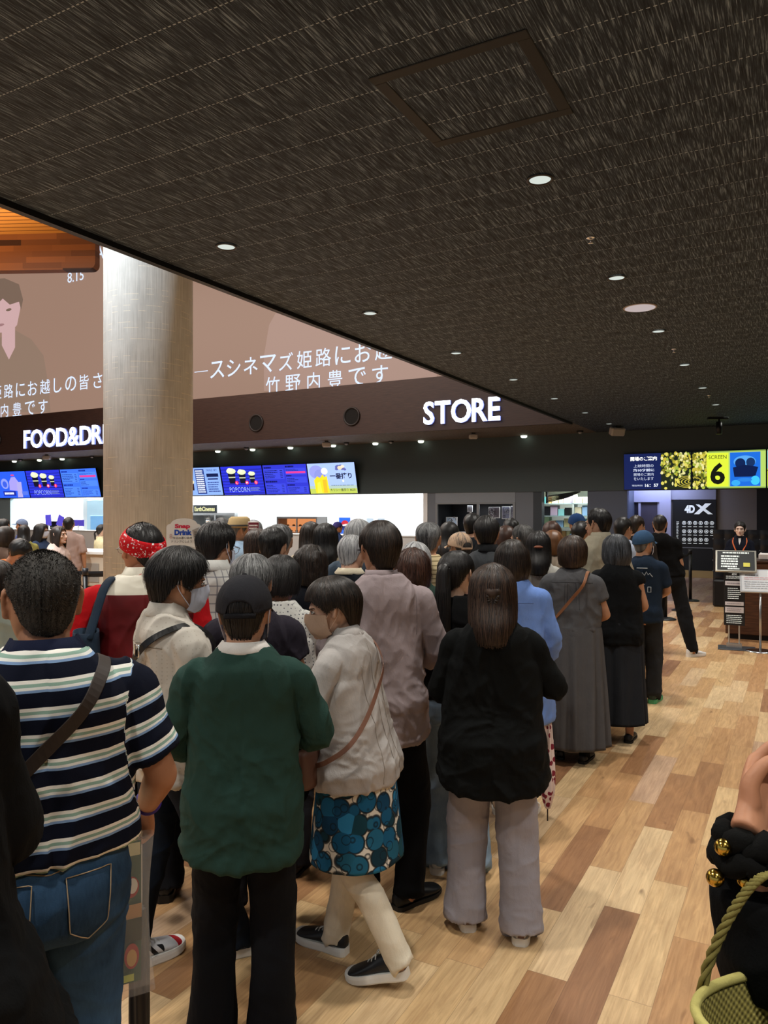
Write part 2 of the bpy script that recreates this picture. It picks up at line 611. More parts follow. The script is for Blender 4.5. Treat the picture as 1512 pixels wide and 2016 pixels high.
M_floor = floor_mat()
M_ceil = woven_mat('woven_dark_ceiling', '#0e1319', '#303b48', '#8699ad', '#b0bfcf')
M_soffit = woven_mat('woven_soffit', '#4e4a46', '#6b6661', '#8b857d', '#6b6661')
M_col = None
M_black = plain('black_metal', '#0c0c0d', .5)
M_bezel = plain('screen_bezel', '#08080a', .35)
M_header = plain('dark_header', '#3c4848', .5)
M_white = plain('white_laminate', '#e9ebea', .4)
M_steel = plain('brushed_steel', '#b9bcbe', .3, .9)
M_chrome = plain('chrome', '#d8dadc', .15, 1.0)

def fascia_mat():
    k = N('brown_fascia_veneer', .45, .3)
    x, y, z = k.sep(k.obj())[:3]
    n = k.noise(k.comb(k.math('MULTIPLY', x, 3.0), 0.0, k.math('MULTIPLY', z, 60.0)), 1.0, 4, .6)
    k.color(k.ramp(n, [(.3, '#2c1f1b'), (.7, '#412f28')]))
    return k.m

def column_mat():
    k = N('woven_pale_column', .55, .35)
    x, y, z = k.sep(k.obj())[:3]
    ang = k.math('ARCTAN2', y, x)
    n = k.noise(k.comb(k.math('MULTIPLY', ang, 70.0), k.math('MULTIPLY', z, 2.2), 1.0), 1.0, 3, .6)
    m = k.noise(k.obj(), 2.2, 4, .6)
    c = k.ramp(k.math('ADD', k.math('MULTIPLY', n, .6), k.math('MULTIPLY', m, .4)), [(.34, '#aeb3b4'), (.5, '#c8cdcd'), (.66, '#dfe3e4')])
    row = k.math('FLOOR', k.math('DIVIDE', z, .062))
    fz = k.math('FRACT', k.math('DIVIDE', z, .062))
    r = k.white(k.comb(row, 1.0, 5.0))[0]
    seg = k.white(k.comb(row, k.math('FLOOR', k.math('MULTIPLY', ang, 6.0)), 9.0))[0]
    dash = k.math('MULTIPLY', k.math('LESS_THAN', fz, .11), k.math('GREATER_THAN', k.math('FRACT', k.math('MULTIPLY', ang, 34.0)), .5))
    dash = k.math('MULTIPLY', dash, k.math('MULTIPLY', k.math('GREATER_THAN', r, .45), k.math('GREATER_THAN', seg, .52)))
    k.color(k.mix(dash, c, '#f3eedd'))
    k.bump(n, .25, .003)
    return k.m

def wood_beam_mat():
    k = N('stacked_wood_cladding', .5, .3)
    x, y, z = k.sep(k.obj())[:3]
    row = k.math('FLOOR', k.math('DIVIDE', z, .16))
    off = k.white(k.comb(row, 1.0, 1.0))[0]
    cell = k.math('FLOOR', k.math('ADD', k.math('DIVIDE', x, 1.1), k.math('MULTIPLY', off, 5.0)))
    r = k.white(k.comb(row, cell, 3.0))[0]
    k.color(k.ramp(r, [(0, '#2a150b'), (.2, '#4a2a16'), (.5, '#6b4122'), (1, '#80502b')]))
    return k.m

# ---------------------------------------------------------------- shell
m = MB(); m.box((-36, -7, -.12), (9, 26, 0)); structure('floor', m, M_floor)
m = MB(); m.box((EDGE_X, -7, CEIL), (9, HEAD_Y + .3, CEIL + .3)); structure('ceiling', m, M_ceil)
m = MB(); m.box((-36, FASCIA_Y + .02, CEIL), (EDGE_X, HEAD_Y + .3, CEIL + .1)); structure('ceiling_soffit', m, M_soffit)
m = MB(); m.box((EDGE_X - .05, -7, CEIL - .045), (EDGE_X + .012, FASCIA_Y + .05, CEIL + .34)); structure('trim_1', m, plain('edge_trim', '#0b0b0c', .5))
m = MB(); m.box((-36, FASCIA_Y, CEIL - .01), (EDGE_X - .052, FASCIA_Y + .10, 5.30)); structure('wall_fascia', m, fascia_mat())
m = MB(); m.box((-36, PROJ_Y, 5.0), (EDGE_X - .05, PROJ_Y + .2, ATRIUM)); structure('wall_projection', m, glow('projected_picture_ground', '#a08170', .72))
m = MB(); m.box((EDGE_X + .2, -7, CEIL + .3), (EDGE_X + .4, PROJ_Y, ATRIUM)); structure('wall_atrium', m, plain('atrium_wall', '#4b4039', .8))
def slat_mat():
    k = N('warm_slat_ceiling', .6, .3)
    x, y, z = k.sep(k.obj())[:3]
    f = k.math('FRACT', k.math('MULTIPLY', y, 4.0))
    k.color(k.mix(k.math('LESS_THAN', f, .2), '#b5803f', '#6b4520'))
    return k.m
m = MB(); m.box((-36, -7, ATRIUM), (EDGE_X + .4, PROJ_Y + .2, ATRIUM + .2)); structure('ceiling_atrium', m, slat_mat())
m = MB(); m.box((-36, HEAD_Y, 2.32), (9, HEAD_Y + .28, CEIL)); structure('wall_header', m, M_header)
m = MB(); m.box((8.8, -7, 0), (9, 26, CEIL)); structure('wall_right', m, plain('dark_wall', '#2a2826', .8))
m = MB(); m.box((-36.2, -7, 0), (-36, 26, ATRIUM)); structure('wall_left', m, plain('left_wall', '#6a5a4c', .8))
m = MB(); m.box((-36, 24.3, 0), (-9.9, 24.5, 3.6)); structure('wall_kitchen', m, M_white)
m = MB(); m.box((-36, HEAD_Y + .28, 3.4), (-9.9, 24.3, 3.5)); structure('ceiling_kitchen', m, M_white)
m = MB(); m.box((on_wall(468, 1000, 22.9)[0], 22.9, 0), (on_wall(499, 1000, 22.9)[0], 24.3, 3.4)); structure('wall_kitchen_pier', m, M_white)
m = MB(); m.box((-34.2, 20.9, 0), (-29.55, 21.2, 3.4)); structure('wall_kitchen_end', m, plain('teal_pier', '#8fa4a8', .5))
xs = lambda px: on_wall(px, 1000, HEAD_Y + .05)[0]
x2 = lambda px: on_wall(px, 1000, 21.9)[0]
M_gw = plain('grey_wall_panel', '#6a7078', .55)
M_dw = plain('charcoal_wall_panel', '#2e353b', .5)
M_bw = plain('slate_wall_panel', '#545b6b', .5)
m = MB(); m.box((-10.0, HEAD_Y + .02, 0), (-9.86, 24.3, 2.4)); structure('wall_kitchen_side', m, M_white)
def wall_piece(name, a, b, mat, y0=HEAD_Y + .03, y1=HEAD_Y + .28, z0=0, z1=2.33):
    m = MB(); m.box((a, y0, z0), (b, y1, z1)); structure(name, m, mat)
wall_piece('wall_store_jamb', -9.85, xs(858), M_gw)
wall_piece('wall_store_pier', xs(1015), xs(1050), M_gw)
wall_piece('wall_window_jamb', xs(1050), xs(1067), M_dw)
wall_piece('wall_window_sill', xs(1067), xs(1157), M_dw, z1=.85)
wall_piece('wall_slate', xs(1157), xs(1235), M_bw)
wall_piece('wall_store_base', xs(858), xs(1015), M_gw, z1=.55)
m = MB(); m.box((xs(1225), HEAD_Y + .28, 0), (xs(1235), 21.9, 2.9)); structure('wall_return', m, M_bw)
m = MB(); m.box((x2(1228), 21.9, 0), (9, 22.1, 3.2)); structure('wall_entrance', m, plain('brown_grey_wall', '#827c75', .6))
m = MB(); m.box((x2(1490), 21.84, 0), (9, 21.9, 3.2)); structure('wall_entrance_dark', m, plain('black_wall', '#101318', .5))
m = MB(); m.box((x2(1322), 21.80, .0), (x2(1490), 21.9, .19)); structure('baseboard_back', m, plain('brass_baseboard', '#b39a6a', .35, .3))
m = MB(); m.box((xs(858), 23.2, 0), (xs(1235), 23.4, 2.9)); structure('wall_store_back', m, plain('store_back', '#cfd6cf', .6))
m = MB(); m.box((xs(858), HEAD_Y + .28, 2.6), (xs(1235), 23.2, 2.7)); structure('ceiling_store', m, plain('store_ceiling', '#c9cfcc', .6))

# door and its frame, washed blue
md = plain('lavender_door_frame', '#a9aabf', .4); mdd = plain('dark_door_leaf', '#2b2a33', .3)
m = MB(); a, b = x2(1236), x2(1322)
m.box((a, 21.78, 0), (a + .12, 21.9, 2.75)); m.box((b - .30, 21.78, 0), (b, 21.9, 2.75)); m.box((a + .12, 21.78, 2.02), (b - .3, 21.9, 2.75))
door = structure('door_1', m, md)
m = MB(); m.box((a + .12, 21.84, 0), (a + .30, 21.88, 2.02)); m.obj('door_panel', mdd, door)
m = MB(); m.box((a + .36, 21.84, 0), (b - .34, 21.88, 2.02)); m.obj('door_panel', plain('door_glass', '#45424e', .2), door)
m = MB(); m.box((a + .30, 21.80, 0), (a + .36, 21.88, 2.02)); m.box((a + .80, 21.82, .0), (a + .86, 21.88, 2.02)); m.obj('door_stile', md, door)

# column
cc = at(293, 8.9)
m = MB(); m.lathe([(.50, 0), (.50, ATRIUM)], n=96)
o = structure('column_1', m, column_mat(), smooth=True, loc=(cc.x, cc.y, 0))

# wood clad bulkhead hanging in the atrium
bk = at(60, 21.0)
bx = MB()
L_, H_, D_, r_ = 9.0, 1.0, .3, .18
prof = [(-L_, -H_), (1.82 - r_, -H_)] + [(1.82 - r_ + r_ * math.sin(a), -H_ + r_ - r_ * math.cos(a)) for a in np.linspace(0, math.pi / 2, 8)[1:]] + [(1.82, 0), (-L_, 0)]
n = len(prof)
bx.add([(x, 0, z) for x, z in prof] + [(x, D_, z) for x, z in prof], [tuple(range(n)), tuple(range(2 * n - 1, n - 1, -1))] + [(i, i + n, (i + 1) % n + n, (i + 1) % n) for i in range(n)])
o = structure('ceiling_bulkhead', bx, wood_beam_mat(), loc=(bk.x, bk.y, 9.42))
o.rotation_euler = (0, 0, YAW + R(-3))

m = MB(); m.box((-L_, -13.5, .0), (1.82, .0, .15)); q = structure('ceiling_wood', m, slat_mat(), loc=(bk.x, bk.y, 9.42)); q.rotation_euler = o.rotation_euler
# ---------------------------------------------------------------- projected film trailer on the upper wall (light on a wall, flat)
px_ = Panel(1, 1, .002)
Mtx = glow('projected_lettering', '#cfdcf6', .95); Mfig = glow('projected_shirt', '#977e6d', .70); Mface = glow('projected_face', '#c9a5a5', .80); Mhair = glow('projected_hair', '#866f60', .62); Mpale = glow('projected_pale_shape', '#a98b7e', .76)
def wp(px, py):
    return on_wall(px, py, PROJ_Y)
pale_ = Panel(1, 1, .002)
pale_.poly([wp(*p) for p in ((520, 770), (520, 700), (530, 640), (552, 600), (600, 560), (700, 540), (860, 600), (860, 760))], Mpale)
px_.poly([wp(*p) for p in ((-60, 810), (-60, 690), (0, 665), (30, 650), (62, 668), (86, 700), (96, 760), (100, 812))], Mfig)
px_.poly([wp(*p) for p in ((4, 680), (18, 708), (30, 684), (30, 640), (4, 640))], Mface)
px_.poly([wp(*p) for p in ((-34, 590), (-30, 625), (-20, 645), (0, 655), (20, 655), (34, 640), (40, 610), (42, 596), (38, 570), (-30, 570))], Mface)
px_.poly([wp(*p) for p in ((-46, 600), (-44, 570), (-20, 550), (10, 548), (38, 560), (46, 590), (42, 610), (38, 594), (20, 600), (6, 588), (-6, 600), (-40, 600))], Mhair)
for q in ((-22, 612), (18, 610)):
    x, z = wp(*q); px_.ell(x, z, .16, .05, Mhair)
x, z = wp(2, 640); px_.ell(x, z, .22, .05, glow('projected_lips', '#a87f80', .7))
fig_ = px_; rows_ = []
def char_row(txt, x0, pitch, z, h, b=.004):
    px_ = Panel(1, 1, .002); px_.k = 12; rows_.append(px_)
    for i, ch in enumerate(txt):
        if ch != ' ':
            V, _ = text_arrays(ch, b)
            px_.text(ch, x0 + i * pitch, z, h * (.14 if ch == 'ー' else 1), Mtx, b, width=(.55 if ch == 'ー' else None))
char_row('姫路にお越しの皆さん', -25.96 - .685, .685, 6.27, .52)
char_row('内豊です', -26.2, .73, 5.56, .50)
char_row('ースシネマズ姫路にお越し', -15.87 - .655, .655, 6.17, .52)
char_row('竹野内豊です', -13.74, .73, 5.52, .50)
q_ = Panel(1, 1, .002); q_.k = 12; rows_.append(q_); q_.text('8.15', -22.3, 10.02, .36, Mtx, .004)
px_ = Panel(1, 1, .002); px_.k = 12; rows_.append(px_)
for i, ch in enumerate('A ARTH'):
    px_.text(ch, -21.1 + i * .32, 10.66, .46, Mtx, .0) if ch != ' ' else None
o = empty('projected_trailer', (0, PROJ_Y - .004, 0))
fig_.obj('projected_figure', o); pale_.obj('projected_silhouette', o)
for q_ in rows_:
    q_.obj('lettering', o)
tag(o, 'film trailer with a man and white lettering projected high on the tan atrium wall', 'projection')

# ---------------------------------------------------------------- illuminated letter signs and round vents on the fascia
M_letter = glow('lit_letter_face', '#f4f6ff', 3.2); M_lside = glow('lit_letter_side', '#8ea0ff', .9)
def letter_sign(label, txt, px0, py0, px1, py1, hgt, bold=.02):
    xa, za = on_wall(px0, py0, FASCIA_Y); xb, zb = on_wall(px1, py1, FASCIA_Y)
    z = (za + zb) / 2
    adv = []
    x = 0
    for ch in txt:
        V, Fc = text_arrays(ch, bold, .06)
        w = V[:, 0].max() - V[:, 0].min()
        adv.append((ch, x, w, V[:, 0].min())); x += w + (.035 if ch not in 'I' else .06)
    tot = x - .04
    sc = (xb - xa) / tot
    root = empty('letter_sign', (xa, FASCIA_Y - .012, z), 0, label, 'sign')
    for ch, x, w, mn in adv:
        V, Fc = text_arrays(ch, bold, .06)
        k = hgt / .73
        P = np.stack([(V[:, 0] - mn + x) * sc, -V[:, 2] * .5 - .035, (V[:, 1] - .365) * k], -1)
        b = MB(); f_ = b.mat(M_letter); s_ = b.mat(M_lside)
        for f in Fc:
            p = P[list(f)]
            nn = np.cross(p[1] - p[0], p[2] - p[0])
            b.f.append(f); b.mi.append(f_ if nn[1] < -1e-9 and abs(nn[1]) > .8 * np.linalg.norm(nn) else s_)
        b.v.append(P); b.n += len(P)
        b.obj('letter', None, root)
    return root
letter_sign('glowing white STORE letters on the brown fascia', 'STORE', 836, 813, 986, 803, .60)
letter_sign('glowing white FOOD&DRINK letters partly behind the column', 'FOOD&DRINK', 50, 866, 262, 848, .66)
for i, (a, b) in enumerate(((505, 833), (693, 820), (-6, 866))):
    x, z = on_wall(a, b, FASCIA_Y)
    r = empty('air_vent', (x, FASCIA_Y - .005, z), 0, ('black round vent in the brown fascia nearest the column', 'black round vent in the brown fascia below the projected kanji near STORE', 'black round vent cut by the picture edge before FOOD&DRINK')[i], 'vent', 'round vents in the fascia')
    t = MB(); a_ = np.linspace(0, 2 * math.pi, 41)[:-1]
    prof = [(.215, .0), (.265, .0), (.265, .03), (.245, .045), (.215, .03)]
    P = np.array([[(q * math.cos(t_), -h, q * math.sin(t_)) for t_ in a_] for q, h in prof + prof[:1]])
    t.rings(P, cap=False); t.obj('rim', plain('vent_rim', '#191413', .5), r, True)
    t = MB(); t.cyl((0, .0, 0), .222, .02, 40, axis='y'); q = t.obj('opening', plain('vent_opening', '#020202', .9), r); q.location = (0, -.015, 0)

# ---------------------------------------------------------------- ceiling fittings
M_lens = glow('downlight_lens', '#e8f2ea', .62); M_trim = plain('downlight_trim', '#2a2826', .5); M_lens2 = glow('soffit_lens', '#f4ffe8', 2.6)
def downlight():
    r = empty('downlight')
    t = MB(); t.lathe([(.072, -.001), (.088, -.006), (.088, -.010), (.072, -.012), (.068, -.004)], n=32); t.obj('trim_ring', M_trim, r, True)
    t = MB(); t.cyl((0, 0, -.005), .074, .004, 32); t.obj('lens', M_lens, r)
    return r
def dome():
    r = empty('dome_camera')
    t = MB(); t.lathe([(.02, 0), (.085, 0), (.085, -.03), (.07, -.045), (.03, -.045)], n=28); t.obj('housing', plain('camera_housing', '#1d1d1e', .4), r, True)
    t = MB(); t.ell((0, 0, -.045), (.055, .055, .045), 20, 12); t.obj('dome', plain('smoked_dome', '#9a9da3', .1), r, True)
    return r
d0 = downlight(); first = True
rows = {-4.07: 'along the row beside the ceiling edge', -1.47: 'along the row right of the access hatch'}
ords = ['first', 'second', 'third', 'fourth', 'fifth', 'sixth', 'seventh', 'eighth', 'ninth']
for gx in (-4.07, -1.47):
    k = 0
    for gy in LIGHT_Y:
        if gy < 4:
            continue
        o = d0 if first else copy_tree(d0); first = False
        o.location = (gx, gy, CEIL)
        tag(o, '%s white downlight from the camera %s' % (ords[k], rows[gx]), 'downlight', 'downlights in the dark ceiling'); k += 1
s0 = None
SOF = [(45, 908), (100, 906), (154, 904.5), (393, 894), (463, 890.5), (532, 887.5), (605, 884), (680, 879), (761, 875), (845, 870), (1034, 857.5)]
M_t2 = plain('soffit_trim', '#8a8780', .5)
for i, (a, b) in enumerate(SOF):
    d = 1500 * (CEIL - CAM_H) / (1008 - b); p = at(a, d)
    if s0 is None:
        o = s0 = empty('downlight')
        t = MB(); t.lathe([(.075, -.001), (.095, -.006), (.095, -.012), (.075, -.014)], n=24); t.obj('trim_ring', M_t2, o, True)
        t = MB(); t.lathe([(.088, -.01), (.088, -.05), (.06, -.075), (.01, -.08)], n=24); t.obj('lens', M_lens2, o, True)
    else:
        o = copy_tree(s0)
    o.location = (p.x, min(max(p.y, FASCIA_Y + .3), HEAD_Y - .2), CEIL)
    tag(o, 'bright small soffit downlight above %s' % ['the leftmost menu screens', 'the menu screen left of the pillar popcorn picture', 'the popcorn menu left of the column', 'the set menu beside the column', 'the left cup of the POPCORN menu', 'the right end of the POPCORN menu', 'the blue price list menu', 'the beer advert menu', 'the bare wall just past the beer advert', 'the white-lit counter end', 'the window left of the slate wall'][i], 'downlight', 'soffit downlights over the counter')
dm = None
DOMES = [(40, 906, 'over the leftmost menu screen'), (181, 899.5, 'just left of the pale column'), (485, 883, 'over the POPCORN menu'), (682, 873, 'over the beer advert'), (770, 870, 'past the end of the menu screens'), (1142, 850, 'where the fascia meets the dark ceiling')]
for a, b, w in DOMES:
    d = 1500 * (CEIL - CAM_H) / (1008 - b + 2); p = at(a, d)
    if dm is None:
        o = dm = dome()
    else:
        o = copy_tree(dm)
    o.location = (p.x, min(max(p.y, FASCIA_Y + .3), HEAD_Y - .2), CEIL)
    tag(o, 'smoked dome security camera %s' % w, 'camera', 'dome cameras under the ceiling')
def box_sensor(a, b, label, tilt=0, s=1.0, kind='speaker'):
    d = 1500 * (CEIL - CAM_H) / (1008 - b + 10); p = at(a, d)
    r = empty(kind, (p.x, min(p.y, HEAD_Y - .25), CEIL), YAW, label, 'speaker')
    t = MB(); t.bbox((-.15 * s, -.1, -.21 * s), (.15 * s, .1, -.04), .03); o = t.obj('cabinet', plain('pale_speaker', '#b3b0aa', .5), r); o.rotation_euler = (R(tilt), 0, R(tilt * .4))
    t = MB(); t.box((-.05, -.04, -.06), (.05, .04, -.001)); t.obj('bracket', M_black, r)
    return r
box_sensor(1217, 848, 'white box speaker under the dark ceiling left of the information screens', 22, 1.2)
box_sensor(932, 862, 'white box speaker under the soffit below STORE', 0, .8)
box_sensor(643, 878, 'white box speaker under the soffit above the price list menu', 0, .9)
box_sensor(92, 905, 'white box speaker under the soffit below FOOD&DRINK', 0, .9)
p = at(1260, 1500 * (CEIL - CAM_H) / (1008 - 605))
r = empty('ceiling_disc', (p.x, p.y, CEIL), 0, 'large round pale pink ceiling disc, wider than the downlights', 'lamp')
t = MB(); t.lathe([(.02, -.014), (.145, -.013), (.160, -.008), (.162, 0)], n=48); t.obj('disc_face', glow('disc_glow', '#cbbcbb', .62), r, True)  # pale disc face with an even glow added in its material
t = MB(); t.lathe([(.160, -.001), (.172, -.001), (.172, -.007), (.160, -.010)], n=48); t.obj('rim', plain('disc_rim', '#a39a96', .5), r, True)
sp = None
for a, b, w in ((1163, 468, 'before the second downlight of the hatch row'), (1327, 687, 'beyond the round pink ceiling disc'), (1396, 778, 'farthest, close to the information screens')):
    p = at(a, 1500 * (CEIL - CAM_H) / (1008 - b))
    if sp is None:
        o = sp = empty('sprinkler')
        t = MB(); t.lathe([(.01, 0), (.036, 0), (.036, -.006), (.02, -.012), (.012, -.012)], n=20); t.obj('escutcheon', M_chrome, o, True)
        t = MB(); t.cyl((0, 0, -.045), .009, .04, 12); t.cyl((0, 0, -.048), .022, .004, 16); t.obj('nozzle', M_chrome, o, True)
    else:
        o = copy_tree(sp)
    o.location = (p.x, p.y, CEIL)
    tag(o, 'tiny chrome ceiling sprinkler %s' % w, 'sprinkler', 'ceiling sprinklers')
# access hatch
r = empty('access_hatch', (-1.47, 3.68, CEIL), 0, 'square access hatch with a black frame flush in the woven ceiling', 'hatch')
t = MB(); q, w = .405, .065
for a_, b_ in (((-q, -q), (q, -q + w)), ((-q, q - w), (q, q)), ((-q, -q + w), (-q + w, q - w)), ((q - w, -q + w), (q, q - w))):
    t.bbox((*a_, -.008), (*b_, 0), .003)
t.obj('hatch_frame', plain('hatch_frame', '#1a1c1b', .6), r)
t = MB(); t.box((-q + w, -q + w, -.003), (q - w, q - w, 0)); t.obj('hatch_lid', M_ceil, r)
# ceiling track with hanging spotlight by the far screens
p = at(1413, 17.3)
r = empty('track_spotlight', (p.x, p.y, CEIL), YAW, 'black cylinder spotlight hanging above the information screens', 'spotlight')
t = MB(); t.box((-.22, -.04, -.05), (.22, .04, 0)); t.obj('track', M_black, r)
t = MB(); t.cyl((.03, 0, -.12), .02, .08, 12); t.cyl((.03, 0, -.38), .065, .28, 20); t.obj('spot_head', plain('spot_black', '#101319', .4), r, True)

# ---------------------------------------------------------------- menu screens over the counter
def screen(label, x0, w, h, draw, y=HEAD_Y - .09, zb=2.35, tilt=14, group=None, name='menu_screen', face='#2a36c8', strength=.9):
    r = empty(name, (x0 + w / 2, y, zb), 0, label, 'screen', group)
    r.rotation_euler = (R(tilt), 0, 0)
    t = MB(); t.bbox((-w / 2, 0, -.015), (w / 2, .06, h + .015), .006); t.obj('housing', M_bezel, r)
    t = MB(); t.box((-.10, .05, h * .3), (.10, .16 + h * .3 * math.tan(R(tilt)) * .6, h * .7)); t.obj('wall_bracket', M_black, r)
    t = MB(); t.box((-w / 2 + .012, -.003, 0), (w / 2 - .012, .0, h)); d = t.obj('display', glow('display_' + face, face, strength), r)
    P = Panel(w - .024, h); draw(P)
    if P.mb.n:
        o = P.obj('display_picture', d); o.location = (-(w - .024) / 2, -.004, 0)
    return r
Lm = lambda h, s=1.0: glow('screen_' + h.strip('#'), h, s)
def cups(P, pal):
    dark, cup, pop, red, txt = pal
    for i in range(9):
        P.rect(0, .04 + i * .105, 1, .055 + i * .105, Lm(dark, .5))
    for x, z, s in ((.26, .62, 1.0), (.52, .60, .9), (.76, .58, .72)):
        P.poly([(x - .095 * s, z + .20 * s), (x + .095 * s, z + .20 * s), (x + .07 * s, z - .22 * s), (x - .07 * s, z - .22 * s)], Lm(cup, .5))
        P.rect(x - .085 * s, z - .02 * s, x + .085 * s, z + .02 * s, Lm(pop, .7))
        P.ell(x, z + .22 * s, .115 * s, .10 * s, Lm(pop, .9))
        P.ell(x - .03 * s, z + .27 * s, .06 * s, .06 * s, Lm('#f6f4d8', .9))
    for x, c in ((.37, 'L'), (.62, 'M'), (.84, 'S')):
        P.ell(x, .43, .042, .065, Lm(red, .9)); P.text(c, x, .43, .07, Lm('#ffffff', .9), .01)
    P.text('POPCORN', .42, .19, .17, Lm(txt, .8), .0, width=.50)
    P.lines(.69, .12, .92, .27, 4, Lm(txt, .6), 3, .4, .2)
def prices(P, bgc, ink, seed, hot='#e0409a'):
    P.rect(.02, .04, .48, .36, Lm(bgc[0], .9)); P.rect(.02, .52, .48, .86, Lm(bgc[0], .9)); P.rect(.52, .04, .98, .26, Lm(bgc[0], .9)); P.rect(.52, .38, .98, .58, Lm(bgc[0], .9)); P.rect(.52, .66, .98, .88, Lm(bgc[0], .9))
    P.rect(.53, .70, .97, .77, Lm(hot, .9))
    for q in ((.03, .88, .20, .95), (.03, .40, .30, .47), (.53, .90, .72, .97), (.53, .60, .65, .65), (.53, .28, .70, .34)):
        P.lines(*q, 1, Lm(ink, .9), seed, .8, .0)
    for j, q in enumerate(((.04, .06, .34, .34), (.04, .54, .38, .84), (.54, .06, .84, .24), (.54, .40, .80, .56), (.54, .78, .90, .86))):
        P.lines(*q, 5 if j < 3 else 3, Lm(ink, .8), seed + j, .35, .5)
    for j, q in enumerate(((.40, .06, .46, .34), (.40, .54, .46, .84), (.90, .06, .96, .24))):
        P.lines(*q, 5, Lm(ink, .8), seed + 9 + j, .35, .1)
def sets(P):
    P.rect(0, 0, 1, 1, Lm('#8fb4ff', .85))
    P.rect(.36, .05, .60, .95, Lm('#2f4aa0', .6)); P.lines(.38, .08, .58, .92, 11, Lm('#e8f0ff', .9), 5, .6, .1)
    P.lines(.02, .86, .32, .93, 1, Lm('#1d2c66', .6), 2, .8, .1); P.text('TRIPLE SET', .80, .90, .07, Lm('#1d2c66', .6), .0, width=.28)
    for x in (.10, .24):
        P.poly([(x - .06, .48), (x + .06, .48), (x + .045, .18), (x - .045, .18)], Lm('#3b2a3a', .5)); P.ell(x, .49, .075, .08, Lm('#f2ecc8', .8))
    P.rect(.66, .66, .96, .78, Lm('#1d2c66', .5)); P.rect(.68, .56, .94, .61, Lm('#26357a', .5))
    P.lines(.66, .10, .96, .50, 5, Lm('#3f59ad', .6), 8, .5, .2)
def beer(P):
    P.rect(0, 0, 1, 1, Lm('#a9c2ff', .95))
    P.rect(0, 0, 1, .16, Lm('#c8d860', .85)); P.rect(0, .16, 1, .26, Lm('#b6ccc0', .9))
    P.ell(.18, .72, .15, .22, Lm('#9aa0e8', .9)); P.ell(.25, .60, .12, .20, Lm('#8f97e0', .9))
    P.poly([(.13, .02), (.42, .02), (.40, .58), (.34, .55), (.31, .64), (.25, .52), (.19, .58), (.11, .44)], Lm('#f4d629', 1.0))
    P.poly([(.16, .02), (.26, .02), (.24, .40), (.18, .36)], Lm('#e9f04a', 1.0)); P.rect(.30, .02, .38, .46, Lm('#f7b52a', 1.0))
    P.ell(.36, .74, .07, .11, Lm('#f0f2ea', 1.0))
    for x, z, s in ((.66, .86, .06), (.72, .88, .05), (.75, .82, .05), (.63, .80, .035), (.80, .78, .03)):
        P.ell(x, z, s, s * 1.2, Lm('#6b6fb8', .8))
    P.ell(.70, .84, .05, .06, Lm('#e8d8b8', .9)); P.ell(.76, .88, .04, .05, Lm('#efe3d0', .9))
    P.text('一番搾り', .70, .58, .20, Lm('#14143c', .5), .03, width=.46)
    P.ell(.74, .41, .02, .04, Lm('#f4f0e0', .9))
    P.lines(.48, .25, .96, .29, 1, Lm('#7f93b0', .8), 4, .6, .1)
    P.text('キリン一番搾り ¥650', .71, .12, .10, Lm('#26304c', .5), .005, width=.52)
def shapes(P):
    P.rect(0, 0, 1, 1, Lm('#2b5bff', .95))
    P.ell(.30, .54, .12, .20, Lm('#8d9af0', .9)); P.ell(.30, .52, .07, .12, Lm('#3d5fe0', .9))
    P.poly([(.42, .30), (.46, .62), (.54, .78), (.66, .80), (.74, .62), (.78, .36), (.66, .26)], Lm('#a69df0', .9))
    P.ell(.60, .86, .06, .03, Lm('#e04a7a', .9)); P.rect(.20, .08, .60, .26, Lm('#2230a8', .8)); P.lines(.24, .12, .56, .22, 1, Lm('#f0f2ff', .9), 6, .8, .1)
    P.poly([(.64, .02), (.80, .02), (.84, .60), (.70, .60)], Lm('#b8b0ee', .8)); P.rect(.80, .10, .98, .24, Lm('#5a7cf0', .8))
GS = 'menu screens over the counter'
blue = ('#1a1d4a', '#1b1c3c', '#e8efc0', '#ff2e63', '#9fb4ff')
W_ = 1.80
X0 = -14.02
screen('menu screen with a yellow beer advert, last in the row', X0, 1.80, .99, beer, group=GS, face='#a9c2ff')
screen('deep blue price list screen between the beer advert and POPCORN', X0 - 1.80, 1.78, .99, lambda P: prices(P, ('#3d49e0',), '#0d1050', 2), group=GS, face='#3038cf')
screen('blue POPCORN screen with three cups, right of the column', X0 - 3.62, 1.79, .99, lambda P: cups(P, blue), group=GS, face='#2b34d6')
screen('pale blue screen of drink and popcorn sets, half behind the column', X0 - 5.46, 1.80, .99, sets, group=GS, face='#8fb4ff')
screen('light blue price list screen at the left edge of the column', -25.85, 2.06, 1.12, lambda P: prices(P, ('#4f86ff',), '#122a8c', 12), group=GS, face='#3f74ff')
screen('blue POPCORN screen with three cups, left of the column', -27.95, 2.06, 1.12, lambda P: cups(P, blue), group=GS, face='#2b34d6')
screen('plain bright blue dessert advert screen', -30.05, 2.06, 1.12, shapes, group=GS, face='#2b5bff')
screen('lilac blue menu screen cut by the picture edge', -32.15, 2.06, 1.12, lambda P: prices(P, ('#7f8cf5',), '#3a2a9c', 22), group=GS, face='#6f80f0')

